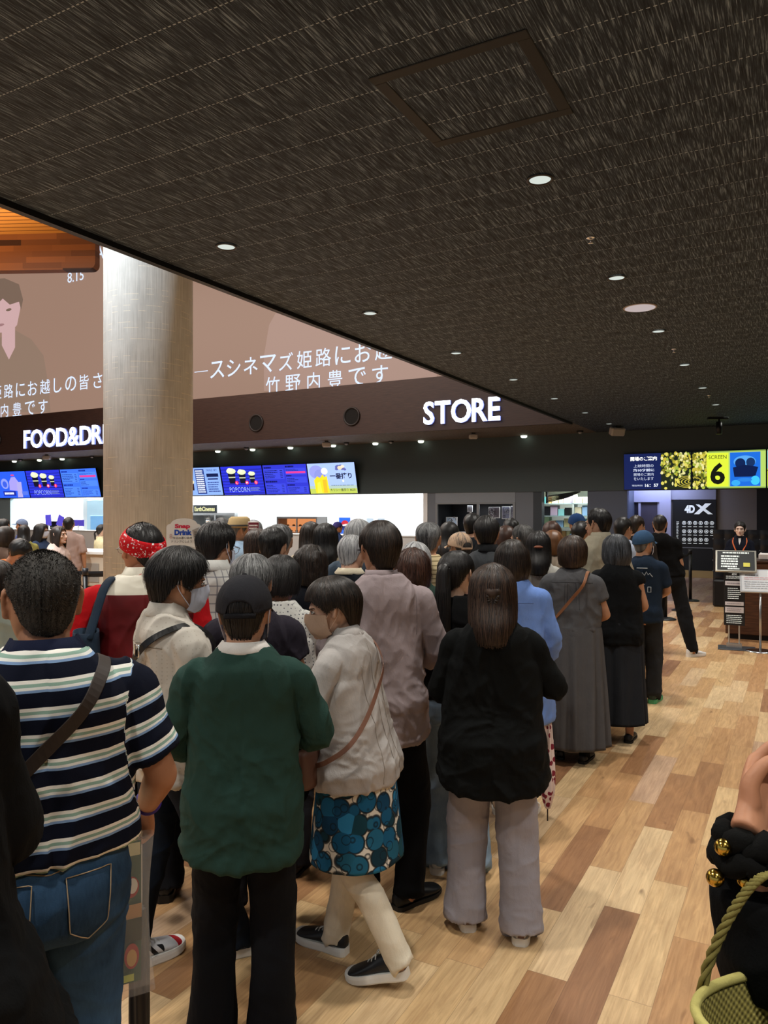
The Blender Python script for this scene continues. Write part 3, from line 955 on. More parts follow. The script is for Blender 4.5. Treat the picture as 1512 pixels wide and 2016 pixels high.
# ---------------------------------------------------------------- information screens on the dark wall
XI = on_wall(1228, 930, HEAD_Y - .1)[0]
def info_left(P):
    P.rect(0, 0, .56, 1, Lm('#1b2a66', .55))
    P.text('開場のご案内', .30, .86, .12, Lm('#f2f2f0', 1), .03, width=.40)
    for t_, z, b in (('上映時間の', .66, 0), ('約10分前に', .54, .03), ('開場のご案内', .42, 0), ('をいたします', .30, 0)):
        P.text(t_, .30, z, .085, Lm('#cfd8ee', .9), b, width=.30 if b == 0 else .32)
    P.text('現在時刻', .20, .11, .05, Lm('#cfd8ee', .9), .0, width=.16); P.text('16：57', .42, .11, .09, Lm('#e8eef8', 1), .02, width=.20)
    blossoms(P, .56, 1.0, 5, True)
def blossoms(P, x0, x1, seed, swirl):
    rr = random.Random(seed)
    P.rect(x0, 0, x1, 1, Lm('#2a3524', .5)); kb = P.k
    cols = [Lm('#c9b93e', .8), Lm('#e3d765', .8), Lm('#8f8a2c', .7), Lm('#b0c24a', .7), Lm('#5d6a22', .6), Lm('#efe7a0', .8)]
    for _ in range(170):
        x, z = x0 + .01 + (x1 - x0 - .02) * rr.random(), .36 + .62 * rr.random() ** .9
        if rr.random() < .25:
            z = rr.random() * .95 + .02
        P.k = kb + _ % 3
        P.ell(x, z, .012 + .014 * rr.random(), .03 + .03 * rr.random(), rr.choice(cols), 8)
    P.k = kb + 4
def swirl(P, cx, cz, s):
    for i, (r, w) in enumerate(((.20, .012), (.165, .012), (.13, .014), (.09, .014), (.05, .016))):
        P.ring(cx + i * .012, cz, r * s, w * s, Lm('#d9c84a', .85), 40, .36, 20 + 30 * i, 330 + 20 * i)
def info_mid(P):
    blossoms(P, 0, .22, 9, False)
    P.rect(.20, .03, 1, .97, Lm('#b9d86a', .8)); P.rect(.20, .05, .50, .95, Lm('#d3e23a', .95))
    P.text('SCREEN', .35, .84, .10, Lm('#3a3f22', .5), .0, width=.25); P.text('6', .35, .40, .58, Lm('#20241a', .4), .03)
    P.rect(.52, .05, .93, .95, Lm('#1f6fe0', .8)); P.ell(.72, .70, .15, .16, Lm('#5aa8f2', .8)); P.ell(.66, .66, .07, .13, Lm('#12306c', .5)); P.ell(.80, .68, .06, .12, Lm('#20427c', .5))
    P.poly([(.56, .55), (.72, .62), (.90, .55), (.86, .30), (.58, .30)], Lm('#12275e', .5)); P.ell(.86, .20, .06, .12, Lm('#3fc1ff', .9)); P.ell(.60, .14, .06, .08, Lm('#37a6f5', .9)); P.ell(.72, .22, .10, .05, Lm('#2f86e6', .8))
def info_right(P):
    P.rect(0, .05, 1, .5, Lm('#cfe04a', .9)); P.rect(0, .5, 1, .97, Lm('#9fd8d8', .85)); P.rect(0, .44, .9, .46, Lm('#7f9a3a', .7))
    P.text('劇場版総集編', .24, .84, .09, Lm('#2e4030', .5), .0, width=.42); P.text('玉・王折', .17, .70, .09, Lm('#3a4a3a', .5), .0, width=.24)
    P.text('17：10', .26, .25, .18, Lm('#2e3a1c', .5), .0, width=.40)
PI = 'information screens above the entrance'
for i, (dr, lb, fc) in enumerate(((info_left, 'wide screen with white notice text on navy and yellow blossoms', '#1b2a66'), (info_mid, 'wide screen showing SCREEN 6 on yellow beside a blue poster', '#9fc060'), (info_right, 'wide yellow and cyan screen cut by the picture edge', '#b0d080'))):
    r = screen(lb, XI + i * 1.69, 1.68, .93, dr, y=HEAD_Y - .09, zb=2.34, tilt=3, group=PI, name='information_screen', face=fc, strength=.6)
    if i < 2:
        pass
# swirls drawn over the seam of the first two
q = [o for o in bpy.data.objects if o.name.startswith('information_screen')]
for i, o in enumerate(q[:2]):
    P = Panel(1.656, .93); P.k = 30
    cx = .95 if i == 0 else -.055
    rr_ = [(.20, .012), (.165, .012), (.13, .014), (.09, .014), (.05, .016)]
    y = -.062
    mi = P.mb.mat(Lm('#d9c84a', .85))
    for j, (r1, w1) in enumerate(rr_):
        A = [R(a) for a in range(10 + 25 * j, 340 + 15 * j, 9)]
        pts = [[((cx + j * .012) * 1.656 + q1 * math.cos(a) * 1.5, y, .18 + q1 * .62 * math.sin(a) * 1.2) for a in A] for q1 in (r1 - w1, r1)]
        for a_ in range(len(A) - 1):
            quad = [pts[0][a_], pts[1][a_], pts[1][a_ + 1], pts[0][a_ + 1]]
            if all(.56 * 1.656 * (i == 0) + .0 <= p[0] <= (1.656 if i == 0 else .20 * 1.656) and p[2] > .02 for p in quad):
                P.mb.add(quad[::-1], [(0, 1, 2, 3)], mi)
    d = [c for c in o.children if c.name.startswith('display')][0]
    if P.mb.n:
        s_ = P.obj('swirl_picture', d); s_.location = (-.828, -.004, 0)

# ---------------------------------------------------------------- black effects panel by the entrance
xa, xb = x2(1325), x2(1410)
zt = on_wall(1365, 985, 21.85)[1]; zb_ = on_wall(1365, 1122, 21.85)[1]
w, h = xb - xa, zt - zb_
r = empty('effects_panel', (xa, 21.83, zb_), 0, 'black 4DX wall panel with rows of white round icons', 'panel')
t = MB(); t.box((0, 0, 0), (w, .06, h)); t.obj('board', plain('black_panel', '#14181b', .4), r)
P = Panel(w, h); Mw = plain('white_print', '#dfe6e2', .5, emit='#dfe6e2', strength=.28)
P.text('4D', .40, .875, .115, Mw, .06, width=.24); P.poly([(.54, .94), (.62, .94), (.93, .80), (.82, .80)], Mw); P.poly([(.76, .955), (.90, .955), (.62, .80), (.50, .80)], Mw)
for j, z in enumerate((.675, .555, .435)):
    for i in range(6 if j < 2 else 5):
        x = .27 + .128 * i
        I = Panel(w, h); I.ring(x, z, .047, .013, Mw, 20, 1.0); I.ell(x, z, .02, .013, Mw, 10); I.rect(x - .042, z - .058, x + .042, z - .050, Mw); I.obj('icon', r)
I = Panel(w, h); I.lines(.09, .44, .16, .70, 12, Mw, 3, .4, .5); I.obj('side_text', r)
I = Panel(w, h); I.rect(.05, .315, .97, .322, plain('seam_line', '#9aa0a2', .4)); I.obj('seam_strip', r)
P.obj('logo', r)
t = MB(); t.box((xa - .05, 21.83, zt + .02), (xb, 21.89, 2.95)); structure('trim_2', t, plain('pale_trim', '#8f909c', .4))

# ---------------------------------------------------------------- kitchen behind the counter
def prop(name, label, cat, loc, rz=0.0, group=None):
    return empty(name, loc, rz, label, cat, group)
m = MB(); m.bbox((-29.5, 20.95, 0), (-10.05, 21.5, .98), .01); m.box((-29.5, 20.90, .98), (-10.05, 21.55, 1.02))
o = m.obj('serving_counter', plain('counter_white', '#dfe2e0', .4)); tag(o, 'long white serving counter under the menu screens', 'counter')
def kx(px, y=23.6):
    return on_wall(px, 1000, y)[0]
# glowing food warmer
a, b = kx(554), kx(633); w = b - a
r = prop('food_warmer', 'steel food warmer glowing orange inside on the back counter', 'food warmer', (a, 23.3, .95))
t = MB(); t.box((0, 0, -.95), (w, .7, -.02)); t.obj('base_cabinet', M_white, r)
t = MB()
for lo, hi in (((0, 0, -.02), (w, .7, .0)), ((0, 0, .56), (w, .7, .62)), ((0, .0, 0), (.05, .7, .56)), ((w - .05, 0, 0), (w, .7, .56)), ((w * .5 - .02, 0, 0), (w * .5 + .02, .04, .56)), ((0, .66, 0), (w, .7, .56))):
    t.box(lo, hi)
t.obj('case', plain('warmer_steel', '#6e6a68', .35, .7), r)
t = MB(); t.box((.05, .60, .02), (w - .05, .65, .54)); t.obj('lit_interior', glow('warmer_glow', '#d98a55', .8), r)
t = MB(); t.box((.05, .1, .26), (w - .05, .6, .275)); t.box((.05, .1, .05), (w - .05, .6, .06)); t.obj('rack', M_steel, r)
t = MB(); rr = random.Random(4)
for i in range(12):
    t.ell((.15 + (w - .3) * i / 11, .3 + .1 * rr.random(), .30 if i % 2 else .09), (.06, .06, .035), 10, 6)
q = t.obj('food', plain('fried_food', '#c9824a', .6), r, True); q['kind'] = 'stuff'
# drink dispenser with round red white blue mark
a, b = kx(672), kx(717); w = b - a
r = prop('drink_dispenser', 'drink dispenser with a red white and blue round mark', 'dispenser', (a, 23.4, .95))
t = MB(); t.bbox((0, 0, 0), (w, .6, .72), .01); t.obj('cabinet', plain('dispenser_white', '#e5eaee', .4), r)
t = MB(); t.box((.04, -.02, .02), (w * .52, 0, .60)); t.obj('front_panel', plain('dispenser_blue', '#1d4fb0', .3, emit='#1d4fb0', strength=.35), r)
P = Panel(w * .5, .58); P.ell(.5, .52, .36, .31, glow('mark_white', '#f2f4f8', .8)); P.poly([(.5 + .36 * math.cos(x), .52 + .31 * math.sin(x)) for x in np.linspace(R(12), R(168), 18)] + [(.3, .56), (.6, .62)], glow('mark_red', '#d42638', .8)); P.poly([(.5 + .36 * math.cos(x), .52 + .31 * math.sin(x)) for x in np.linspace(R(192), R(348), 18)] + [(.6, .50), (.35, .44)], glow('mark_blue', '#1a3f96', .6))
q = P.obj('round_mark', r); q.location = (.05, -.021, .02)
for i, (pa, pb) in enumerate(((722, 738), (744, 760))):
    a, b = kx(pa), kx(pb)
    r = prop('order_display', 'small white framed order display %s' % ('beside the drink dispenser' if i == 0 else 'near the end of the white kitchen wall'), 'display', (a, 23.55, .948))
    t = MB(); t.bbox((0, 0, .2), (b - a, .04, .62), .01); t.obj('case', M_white, r)
    t = MB(); t.box((.03, -.004, .24), (b - a - .03, 0, .58)); t.obj('screen', glow('pale_display', '#c9dbea', .8), r)
    t = MB(); t.box(((b - a) / 2 - .03, .01, 0), ((b - a) / 2 + .03, .05, .2)); t.box((0, -.05, -.0), (b - a, .12, .012)); t.obj('stand', M_steel, r)
m = MB(); m.bbox((kx(640), 23.4, 0), (kx(770), 24.2, .945), .01)
tag(m.obj('back_counter', M_white), 'white back counter holding the dispenser and displays', 'counter')
# popcorn machine under its small sign
a, b = kx(374, 22.9), kx(462, 22.9); w = b - a
r = prop('popcorn_machine', 'white and steel popcorn machine behind the counter beside the column', 'popcorn machine', (a, 22.9, 0))
t = MB(); t.bbox((0, 0, 0), (w, .8, .98), .01); t.obj('base', M_white, r)
t = MB(); t.box((0, 0, 1.62), (w, .8, 1.72)); t.box((0, .0, .98), (.05, .8, 1.62)); t.box((w - .05, 0, .98), (w, .8, 1.62)); t.box((w * .55, 0, .98), (w * .58, .05, 1.62)); t.box((0, .75, .98), (w, .8, 1.62)); t.obj('case', plain('machine_steel', '#a9adb0', .3, .6), r)
t = MB(); t.cyl((w * .28, .4, 1.32), .16, .22, 20); t.cyl((w * .28, .4, 1.54), .03, .08, 10); t.obj('kettle', M_chrome, r, True)
t = MB()
for i in range(40):
    t.ell((w * .1 + w * .8 * rr.random(), .15 + .45 * rr.random(), 1.02 + .12 * rr.random()), (.04, .04, .035), 8, 5)
q = t.obj('popcorn', plain('popcorn', '#efe3b4', .7), r, True); q['kind'] = 'stuff'
a, b = kx(380, 22.6), kx(426, 22.6); za, zb2 = on_wall(400, 1010, 22.6)[1], on_wall(400, 994, 22.6)[1]
r = prop('shop_sign', 'small black EarthCinemas sign with pale yellow letters', 'sign', (a, 22.6, za))
t = MB(); t.bbox((0, 0, 0), (b - a, .06, zb2 - za), .005); t.obj('board', plain('sign_black', '#2b2f33', .4), r)
P = Panel(b - a, zb2 - za); P.text('EarthCinemas', .5, .5, .55, glow('sign_yellow', '#f3efb0', 1.0), .02, width=.86); q = P.obj('lettering', r)
t = MB()
for x in (.12, b - a - .12):
    t.cyl((x, .03, zb2 - za), .01, 3.4 - zb2, 8)
t.obj('hanger', M_steel, r)
# fridge with a pale blue door
a, b = kx(163, 22.2), kx(216, 22.2)
r = prop('refrigerator', 'tall white refrigerator with a pale blue glass door', 'refrigerator', (a, 22.2, 0))
t = MB(); t.bbox((0, 0, 0), (b - a, .7, 2.35), .02); t.obj('cabinet', plain('fridge_white', '#dfe9ec', .35), r)
t = MB(); t.bbox((.30, -.04, .1), (b - a - .04, 0, 2.25), .01); d = t.obj('door', plain('fridge_door', '#bcdcec', .25), r)
t = MB(); t.bbox((.52, -.05, .75), (b - a - .30, -.038, 1.6), .006); t.obj('window', plain('fridge_window', '#7fb3e0', .15), d)
# card readers and tablets on the counter
for i, (p_, c_, s_, tl) in enumerate(((94, '#5b4fd0', .34, 4), (112, '#5a4cc8', .34, -22), (153, '#5245b4', .62, 0))):
    x = on_wall(p_, 1020, 21.1)[0]
    r = prop('tablet_stand', ['upright violet tablet on the counter nearer the picture edge', 'tilted violet tablet on the counter behind the dark haired woman', 'wide low violet display at the end of the counter by the refrigerator'][i], 'tablet', (x, 21.15, 1.02))
    t = MB(); t.bbox((-s_ / 2, -.02, .16), (s_ / 2, .02, .42 if s_ > .4 else .62), .008); q = t.obj('tablet', glow('tablet' + c_, c_, .8), r); q.rotation_euler = (0, R(-tl), 0)
    t = MB(); t.box((-.03, -.03, 0), (.03, .03, .2)); t.box((-.12, -.1, 0), (.12, .1, .012)); t.obj('stand', M_white, r)
x = on_wall(106, 1040, 21.3)[0]
r = prop('till', 'dark point of sale till on the counter at the violet tablets', 'till', (x, 21.36, 1.02))
t = MB(); t.bbox((-.6, -.12, 0), (.6, .16, .10), .01); t.obj('base', M_black, r)
t = MB(); t.bbox((-.55, -.02, .10), (.5, .02, .36), .01); q = t.obj('display', plain('till_screen', '#17181c', .2), r); q.rotation_euler = (R(-12), 0, 0)

# standing counter left of the column
p = at(186, 12.3)
r = prop('standing_counter', 'beige standing counter with a white top left of the column', 'counter', (p.x, p.y, 0), R(4))
t = MB(); t.bbox((-1.3, 0, .55), (.55, .6, 1.06), .01); t.obj('cabinet', plain('counter_beige', '#cfc3b0', .5), r)
t = MB(); t.bbox((-1.35, -.05, 1.06), (.6, .65, 1.12), .01); t.obj('worktop', M_white, r)
t = MB(); t.box((-1.25, .05, 0), (.5, .55, .55)); t.obj('plinth', plain('plinth_dark', '#2e2521', .6), r)
t = MB(); t.box((-.25, -.012, .62), (.10, 0, .92)); t.obj('vent_grille', plain('grille_grey', '#9b978f', .5), r)

# ---------------------------------------------------------------- store window, goods and shelves
a, b = xs(858), xs(1015)
r = prop('store_showcase', 'dark store showcase with a pale grey head and steel frame', 'showcase', (0, HEAD_Y + .02, 0))
M_pg = plain('pale_grey_head', '#868d94', .5)
t = MB(); t.box((a, 0, 2.03), (b, .5, 2.32)); t.obj('head_box', M_pg, r)
t = MB()
for lo, hi in (((a, -.01, 1.98), (b, .06, 2.03)), ((a, -.01, .55), (a + .07, .06, 1.98)), ((b - .07, -.01, .55), (b, .06, 1.98)), (((a + b) / 2 + .08, -.01, .55), ((a + b) / 2 + .15, .06, 1.98))):
    t.box(lo, hi)
t.obj('frame', plain('frame_steel', '#7f8182', .4, .5), r)
t = MB(); t.box((a, 1.2, .55), (b, 1.25, 2.03)); t.box((a, .06, .50), (b, 1.2, .55)); t.box((a - .0, .06, .55), (a + .03, 1.2, 2.03)); t.obj('interior', plain('showcase_dark', '#121318', .6), r)
q = [(878, 900, 1018, 1036, '#a8c4e2', 'pale blue framed print standing in the store showcase'), (962, 984, 998, 1020, '#5a5560', 'small dark photo poster beside the showcase post'), (988, 1004, 997, 1022, '#6e7590', 'blue grey swirl poster in the middle of the showcase'), (1006, 1014, 996, 1024, '#585d74', 'dark swirl poster at the steel frame of the showcase'), (920, 930, 995, 1008, '#8f939c', 'narrow grey card against the showcase post')]
for i, (pa, pb, ya, yb, c, lb) in enumerate(q):
    yy = HEAD_Y + .5
    xa_, z1 = on_wall(pa, ya, yy); xb_, z0 = on_wall(pb, yb, yy)
    if i == 4:
        pass
    r = prop('poster', lb, 'poster', (xa_, yy, z0))
    t = MB(); t.box((0, 0, 0), (xb_ - xa_, .03, z1 - z0)); t.box(((xb_ - xa_) / 2 - .02, .03, .55 - z0), ((xb_ - xa_) / 2 + .02, .06, z1 - z0)); t.obj('backing', plain('poster_back', '#cfd2d6', .5), r)
    P = Panel(xb_ - xa_, z1 - z0); P.rect(.06, .05, .94, .95, plain('poster_' + c, c, .4)); rr = random.Random(i)
    for j in range(9):
        P.ring(.2 + .6 * rr.random(), .2 + .6 * rr.random(), .10 + .1 * rr.random(), .03, plain('poster_line%d' % (j % 2), ('#c9cfdd', '#2a2c36')[j % 2], .4), 16, 1, 360 * rr.random(), 500)
    q_ = P.obj('print', r)
m = MB(); m.bbox((a + .1, HEAD_Y + .15, .552), (b - .1, HEAD_Y + .45, 1.16), .01); tag(m.obj('display_plinth', plain('plinth_pale', '#d8dadc', .4)), 'pale plinth inside the store showcase under the goods', 'plinth')
goods = ['#f1f1ee', '#e85f7a', '#6fc06a', '#f4d55a', '#f1f1ee', '#7fb4e4', '#f0c9d6', '#e9e4d8']
gx = np.linspace(xs(962), xs(1011), 8)
for i, x in enumerate(gx):
    m = MB(); m.bbox((x - .045, HEAD_Y + .22, 1.16), (x + .045, HEAD_Y + .30, 1.16 + .10 + .05 * ((i * 7) % 3)), .008)
    tag(m.obj('boxed_goods', plain('goods_' + goods[i], goods[i], .4)), '%s boxed souvenir on the showcase plinth, %s from the steel post' % (['white', 'rose', 'green', 'yellow', 'ivory', 'sky blue', 'pale pink', 'cream'][i], ords[i] if i < 9 else ''), 'box', 'souvenirs in the showcase')
a, b = xs(1067), xs(1157)
r = prop('stock_shelves', 'lit store window shelves crowded with folders and cartons', 'shelf', ((a + b) / 2, HEAD_Y + 1.3, 0))
w = b - a + .9
t = MB()
for z in (.9, 1.28, 1.62, 1.98):
    t.box((-w / 2, 0, z), (w / 2, .45, z + .025))
t.obj('shelf_board', plain('shelf_pale', '#a9c6c4', .4), r)
t = MB()
for x in (-w / 2, -.1, w / 2 - .03):
    t.box((x, 0, .0), (x + .03, .45, 2.35))
t.obj('upright', plain('upright_pale', '#c9d6cf', .4), r)
rr = random.Random(12)
cname = ['aqua folder', 'tan carton', 'white box', 'straw pack', 'pale green box', 'black case', 'cream parcel', 'teal folder', 'lilac pack', 'sky blue box']
chex = ['#8fd0cf', '#c29a62', '#eef0ea', '#cfcb9a', '#b4d8a6', '#14161a', '#e6dcb8', '#5fa8a6', '#bfa9bd', '#9fc8ec']
shn = ['bottom', 'second', 'third', 'top']
for k, z in enumerate((.925, 1.305, 1.645, 2.005)):
    x = -w / 2 + .06; i = 0
    while x < w / 2 - .2 and i < 9:
        ww = .10 + .12 * rr.random(); hh = (.18 + .14 * rr.random()) if k < 3 else .16 + .12 * rr.random()
        if abs(x + ww / 2 + .085) < ww / 2 + .03:
            x = -.065
        c = (i * 3 + k * 2 + rr.randint(0, 2)) % 10
        m = MB(); m.bbox((x, .08, z), (x + ww, .36, z + hh), .006)
        o = m.obj('stock_box', plain('stock_' + chex[c], chex[c], .5), loc=((a + b) / 2, HEAD_Y + 1.3, 0))
        tag(o, '%s on the %s stock shelf, %s along' % (cname[c], shn[k], ords[i]), 'box', 'stock on the lit shelves')
        x += ww + .02; i += 1
# window blind slats at the top of that window
r = prop('black_palm_rack', 'black slanted wire rack across the top of the lit store window', 'rack', (a, HEAD_Y + .5, 2.05))
t = MB()
for i in range(7):
    t.tube([(.0, .02 * i, -.02 + .03 * i), (.55, .02 * i, .10 + .022 * i), (.95, .02 * i, .26 + .006 * i)], .012, 6, 8)
t.box((-.02, 0, -.05), (.01, .14, .55))
t.obj('wire', M_black, r)

# ---------------------------------------------------------------- ticket desk with its signs
kp = at(1428, 10.55)
r = prop('ticket_desk', 'dark walnut ticket desk at the entrance', 'desk', (kp.x, kp.y, 0))
kwood = N('walnut_desk', .45, .35); o_ = kwood.obj(); kwood.color(kwood.ramp(kwood.noise(kwood.mapping(o_, (3, 3, 30)), 2.0, 4), [(.3, '#3a2418'), (.7, '#5e3c28')]))
t = MB(); t.bbox((0, 0, .07), (2.4, .7, 1.06), .008); t.obj('body', kwood.m, r)
t = MB(); t.box((.03, .04, 0), (2.37, .66, .07)); t.obj('plinth', plain('desk_plinth', '#151110', .6), r)
t = MB(); t.bbox((-.02, -.02, 1.06), (2.42, .72, 1.09), .006); t.obj('top', plain('desk_top', '#40291d', .4), r)
r = prop('ticket_printer', 'small white box printer on the ticket desk', 'printer', (kp.x + .52, kp.y + .12, 1.09))
t = MB(); t.bbox((-.11, -.08, 0), (.11, .10, .10), .02); t.obj('case', plain('printer_white', '#d9d5d2', .4), r)
t = MB(); t.box((-.07, -.05, .10), (.07, .02, .105)); t.obj('slot', M_black, r)
# tilted board on the stand
sp_ = at(1447, 9.75)
r = prop('notice_stand', 'tilted black notice board in a steel frame with a yellow note and a long banner', 'sign', (sp_.x, sp_.y, 0), YAW - R(24))
t = MB(); t.bbox((-.20, -.15, 0), (.24, .18, .012), .004); t.obj('base_plate', plain('base_grey', '#4a4d52', .4, .5), r)
t = MB(); t.cyl((-.07, .0, .01), .009, .9, 10); t.cyl((.05, .0, .01), .009, .9, 10); t.box((-.10, -.03, .012), (.08, .03, .07)); t.obj('leg', M_steel, r)
t = MB(); t.bbox((-.13, -.012, .30), (.115, .0, 1.04), .003); bn = t.obj('banner', plain('banner_black', '#1b1c20', .45), r)
Mw = plain('white_print', '#dfe6e2', .5, emit='#dfe6e2', strength=.28)
P = Panel(.245, .74)
P.lines(.15, .95, .85, .985, 1, Mw, 2, .7, .0); P.lines(.22, .91, .8, .94, 1, Mw, 4, .9, .1); P.text('4DX', .5, .885, .03, Mw, .03); P.lines(.1, .80, .9, .86, 3, Mw, 5, .4, .2)
for z0, z1 in ((.69, .765), (.345, .41), (.22, .32)):
    P.rect(.06, z0, .94, z1, plain('banner_pill', '#e4e2ea', .5)); P.lines(.15, z0 + .02, .85, z1 - .02, 1 if z1 - z0 < .08 else 2, plain('pill_print', '#a8a6b4', .5), 3, .5, .1)
P.lines(.18, .45, .82, .66, 6, Mw, 6, .35, .3); P.lines(.12, .03, .88, .19, 5, Mw, 7, .3, .2)
q = P.obj('banner_print', bn); q.location = (-.13, -.0125, .30)
t = MB(); t.bbox((-.24, -.014, 0), (.24, .014, .33), .004); bd = t.obj('board_frame', plain('frame_alu', '#b5b3a8', .35, .6), r); bd.location = (.01, -.045, .985); bd.rotation_euler = (R(-38), 0, 0)
P = Panel(.48, .33); P.rect(.045, .055, .955, .945, plain('board_slate', '#2c2f31', .6)); P.lines(.18, .83, .82, .91, 1, Mw, 3, .8, .0); P.lines(.14, .16, .62, .76, 5, Mw, 8, .62, .35); P.lines(.3, .08, .6, .14, 1, Mw, 8, .8, .2); P.rect(.68, .22, .84, .40, plain('sticky_yellow', '#e6dd5e', .6))
q = P.obj('board_print', bd); q.location = (-.24, -.0145, 0)
sp_ = at(1497, 9.55)
r = prop('notice_stand', 'white notice board on a slim steel pole with a round base', 'sign', (sp_.x, sp_.y, 0), YAW - R(20))
t = MB(); t.lathe([(.17, 0), (.17, .012), (.12, .022), (.02, .035)], n=40); t.obj('round_base', M_chrome, r, True)
t = MB(); t.cyl((0, 0, .02), .014, .76, 14); t.obj('pole', M_steel, r, True)
t = MB(); t.bbox((-.25, -.012, 0), (.25, .012, .32), .004); bd = t.obj('board', plain('board_frame_pale', '#c6ccd2', .35, .4), r); bd.location = (.02, -.03, .74); bd.rotation_euler = (R(-30), 0, 0)
P = Panel(.5, .32); P.rect(.04, .05, .96, .95, plain('paper_white', '#e9edf2', .6)); P.lines(.12, .66, .5, .80, 1, plain('print_grey', '#a0a6b0', .5), 2, .4, .2); P.lines(.10, .52, .8, .66, 2, plain('print_pink', '#e2a8b0', .5), 5, .3, .2); P.lines(.1, .12, .9, .48, 4, plain('print_grey', '#a0a6b0', .5), 9, .28, .3)
q = P.obj('board_print', bd); q.location = (-.25, -.0125, 0)
# tufted dark bench back behind the attendant
p = at(1476, 13.8)
r = prop('tufted_bench', 'black buttoned bench back behind the ticket attendant', 'bench', (p.x, p.y, 0), R(0))
t = MB(); t.bbox((-.62, .0, 0), (.55, .5, .50), .03); t.obj('seat', plain('bench_black', '#15171b', .3), r)
nu, nz = 56, 20
X, Z = np.meshgrid(np.linspace(-.62, .55, nu), np.linspace(.45, 1.42, nz))
yb = -.02 - .03 * np.abs(np.sin((X + .62) * math.pi / .195)) ** .5 * np.abs(np.sin((Z - .45) * math.pi / .2 + .0)) ** .5
t = MB(); t.grid(np.stack([X, yb + .12, Z], -1)); t.grid(np.stack([X, np.full_like(X, .24), Z], -1), flip=True); t.box((-.62, .13, .45), (.55, .235, 1.41)); t.obj('backrest', plain('bench_leather', '#1b1d22', .28), r, True)
t = MB()
for i in range(7):
    for j in range(4):
        t.ell((-.62 + .195 * (i + 0), .098, .65 + .2 * j), (.014, .010, .014), 10, 6)
t.obj('button', plain('bench_button', '#5a5f66', .3, .5), r, True)

# ---------------------------------------------------------------- queue posts and belts
def stanchion(loc, label, h=1.02):
    r = prop('queue_post', label, 'stanchion', (loc.x, loc.y, 0), 0, 'queue posts')
    t = MB(); t.lathe([(.17, 0), (.17, .012), (.13, .03), (.04, .045)], n=32); t.obj('base', plain('post_base', '#17171a', .35), r, True)
    t = MB(); t.cyl((0, 0, .03), .030, h - .11, 18); t.obj('post', plain('post_black', '#101012', .35), r, True)
    t = MB(); t.cyl((0, 0, h - .09), .038, .09, 18); t.obj('head', plain('post_head', '#1e1f23', .4), r, True)
    return r
def belt(a, b, z, label):
    v = Vector((b.x - a.x, b.y - a.y, 0)); L = v.length
    r = prop('queue_belt', label, 'belt', (a.x, a.y, z), math.atan2(v.y, v.x), 'queue belts')
    X = np.linspace(.04, L - .04, 17); sag = -.03 * np.sin((X / L) * math.pi)
    t = MB(); P = np.array([[(x, -.0015, s - .024), (x, .0015, s - .024), (x, .0015, s + .024), (x, -.0015, s + .024)] for x, s in zip(X, sag)]); t.rings(P); t.obj('webbing', plain('belt_webbing', '#15181f', .7), r)
    return r
pa, pb, pc = at(1359, 15.0), at(1342, 13.5), at(1310, 12.4)
stanchion(pa, 'black queue post farthest back near the effects panel'); stanchion(pb, 'black queue post in the middle of the entrance line'); stanchion(pc, 'black queue post beside the man in the black T-shirt')
belt(pb, pa, .96, 'black belt between the two farther entrance posts'); belt(pc, pb, .96, 'black belt behind the man with the watch')
qa, qb, qc = at(140, 10.8), at(246, 10.6), at(262, 8.9 + 1.2)
qa, qb = at(128, 10.4), at(262, 10.9); qc = at(168, 9.9)
stanchion(qa, 'black queue post behind the long haired woman in the pale blouse'); stanchion(qb, 'black queue post hidden behind the column'); stanchion(qc, 'black queue post in the nearer line left of the column')
belt(qa, qb, 1.02 - .09, 'upper black belt left of the column'); belt(qc, qb, .93, 'lower black belt left of the column')

# ---------------------------------------------------------------- drink photo sign and the slim menu post
p = at(362, 6.1)
r = prop('pop_sign', 'white Snap Drink sign with a rounded top and a photo tag', 'sign', (p.x, p.y, 0), YAW + R(12))
t = MB(); t.cyl((0, .02, .0), .012, 1.35, 12); t.lathe([(.16, 0), (.16, .01), (.02, .025)], n=32); t.obj('stand', M_steel, r, True)
t = MB(); w, h = .135, .40
pts = [(-w, 0)] + [(w, 0)] + [(w, h - .06)] + [(w - .03 + .03 * math.cos(a), h - .06 + .03 * math.sin(a)) for a in np.linspace(0, math.pi / 2, 6)] + [(w * .75 * math.cos(a), h - .03 + .045 * math.sin(a)) for a in np.linspace(.2, math.pi - .2, 12)] + [(-w + .03 + .03 * math.cos(a), h - .06 + .03 * math.sin(a)) for a in np.linspace(math.pi / 2, math.pi, 6)]
n = len(pts)
t.add([(x, 0, z) for x, z in pts] + [(x, .008, z) for x, z in pts], [tuple(range(n)), tuple(range(2 * n - 1, n - 1, -1))] + [(i, i + n, (i + 1) % n + n, (i + 1) % n) for i in range(n)])
bd = t.obj('board', plain('sign_cream', '#f0ebe4', .5), r); bd.location = (0, 0, 1.285)
P = Panel(.27, .40); Mr = plain('snap_red', '#d8264a', .5); Mb = plain('snap_blue', '#1f4fb8', .5); Mk = plain('sign_ink', '#22201e', .5)
P.text('Snap', .46, .87, .11, Mr, .05, width=.44); P.text('Drink', .48, .755, .11, Mb, .05, width=.50)
P.text('今日の思い出を', .46, .645, .05, Mk, .01, width=.56); P.text('ドリンクにしよう！', .46, .575, .05, Mk, .01, width=.62)
P.text('8', .13, .68, .09, plain('snap_pale', '#c9a09a', .5), .0); P.ell(.5, .24, .12, .035, plain('sign_gold', '#d8b46a', .5)); P.poly([(.80, .36), (.86, .44), (.88, .36), (.94, .28), (.87, .33), (.80, .27)], Mk)
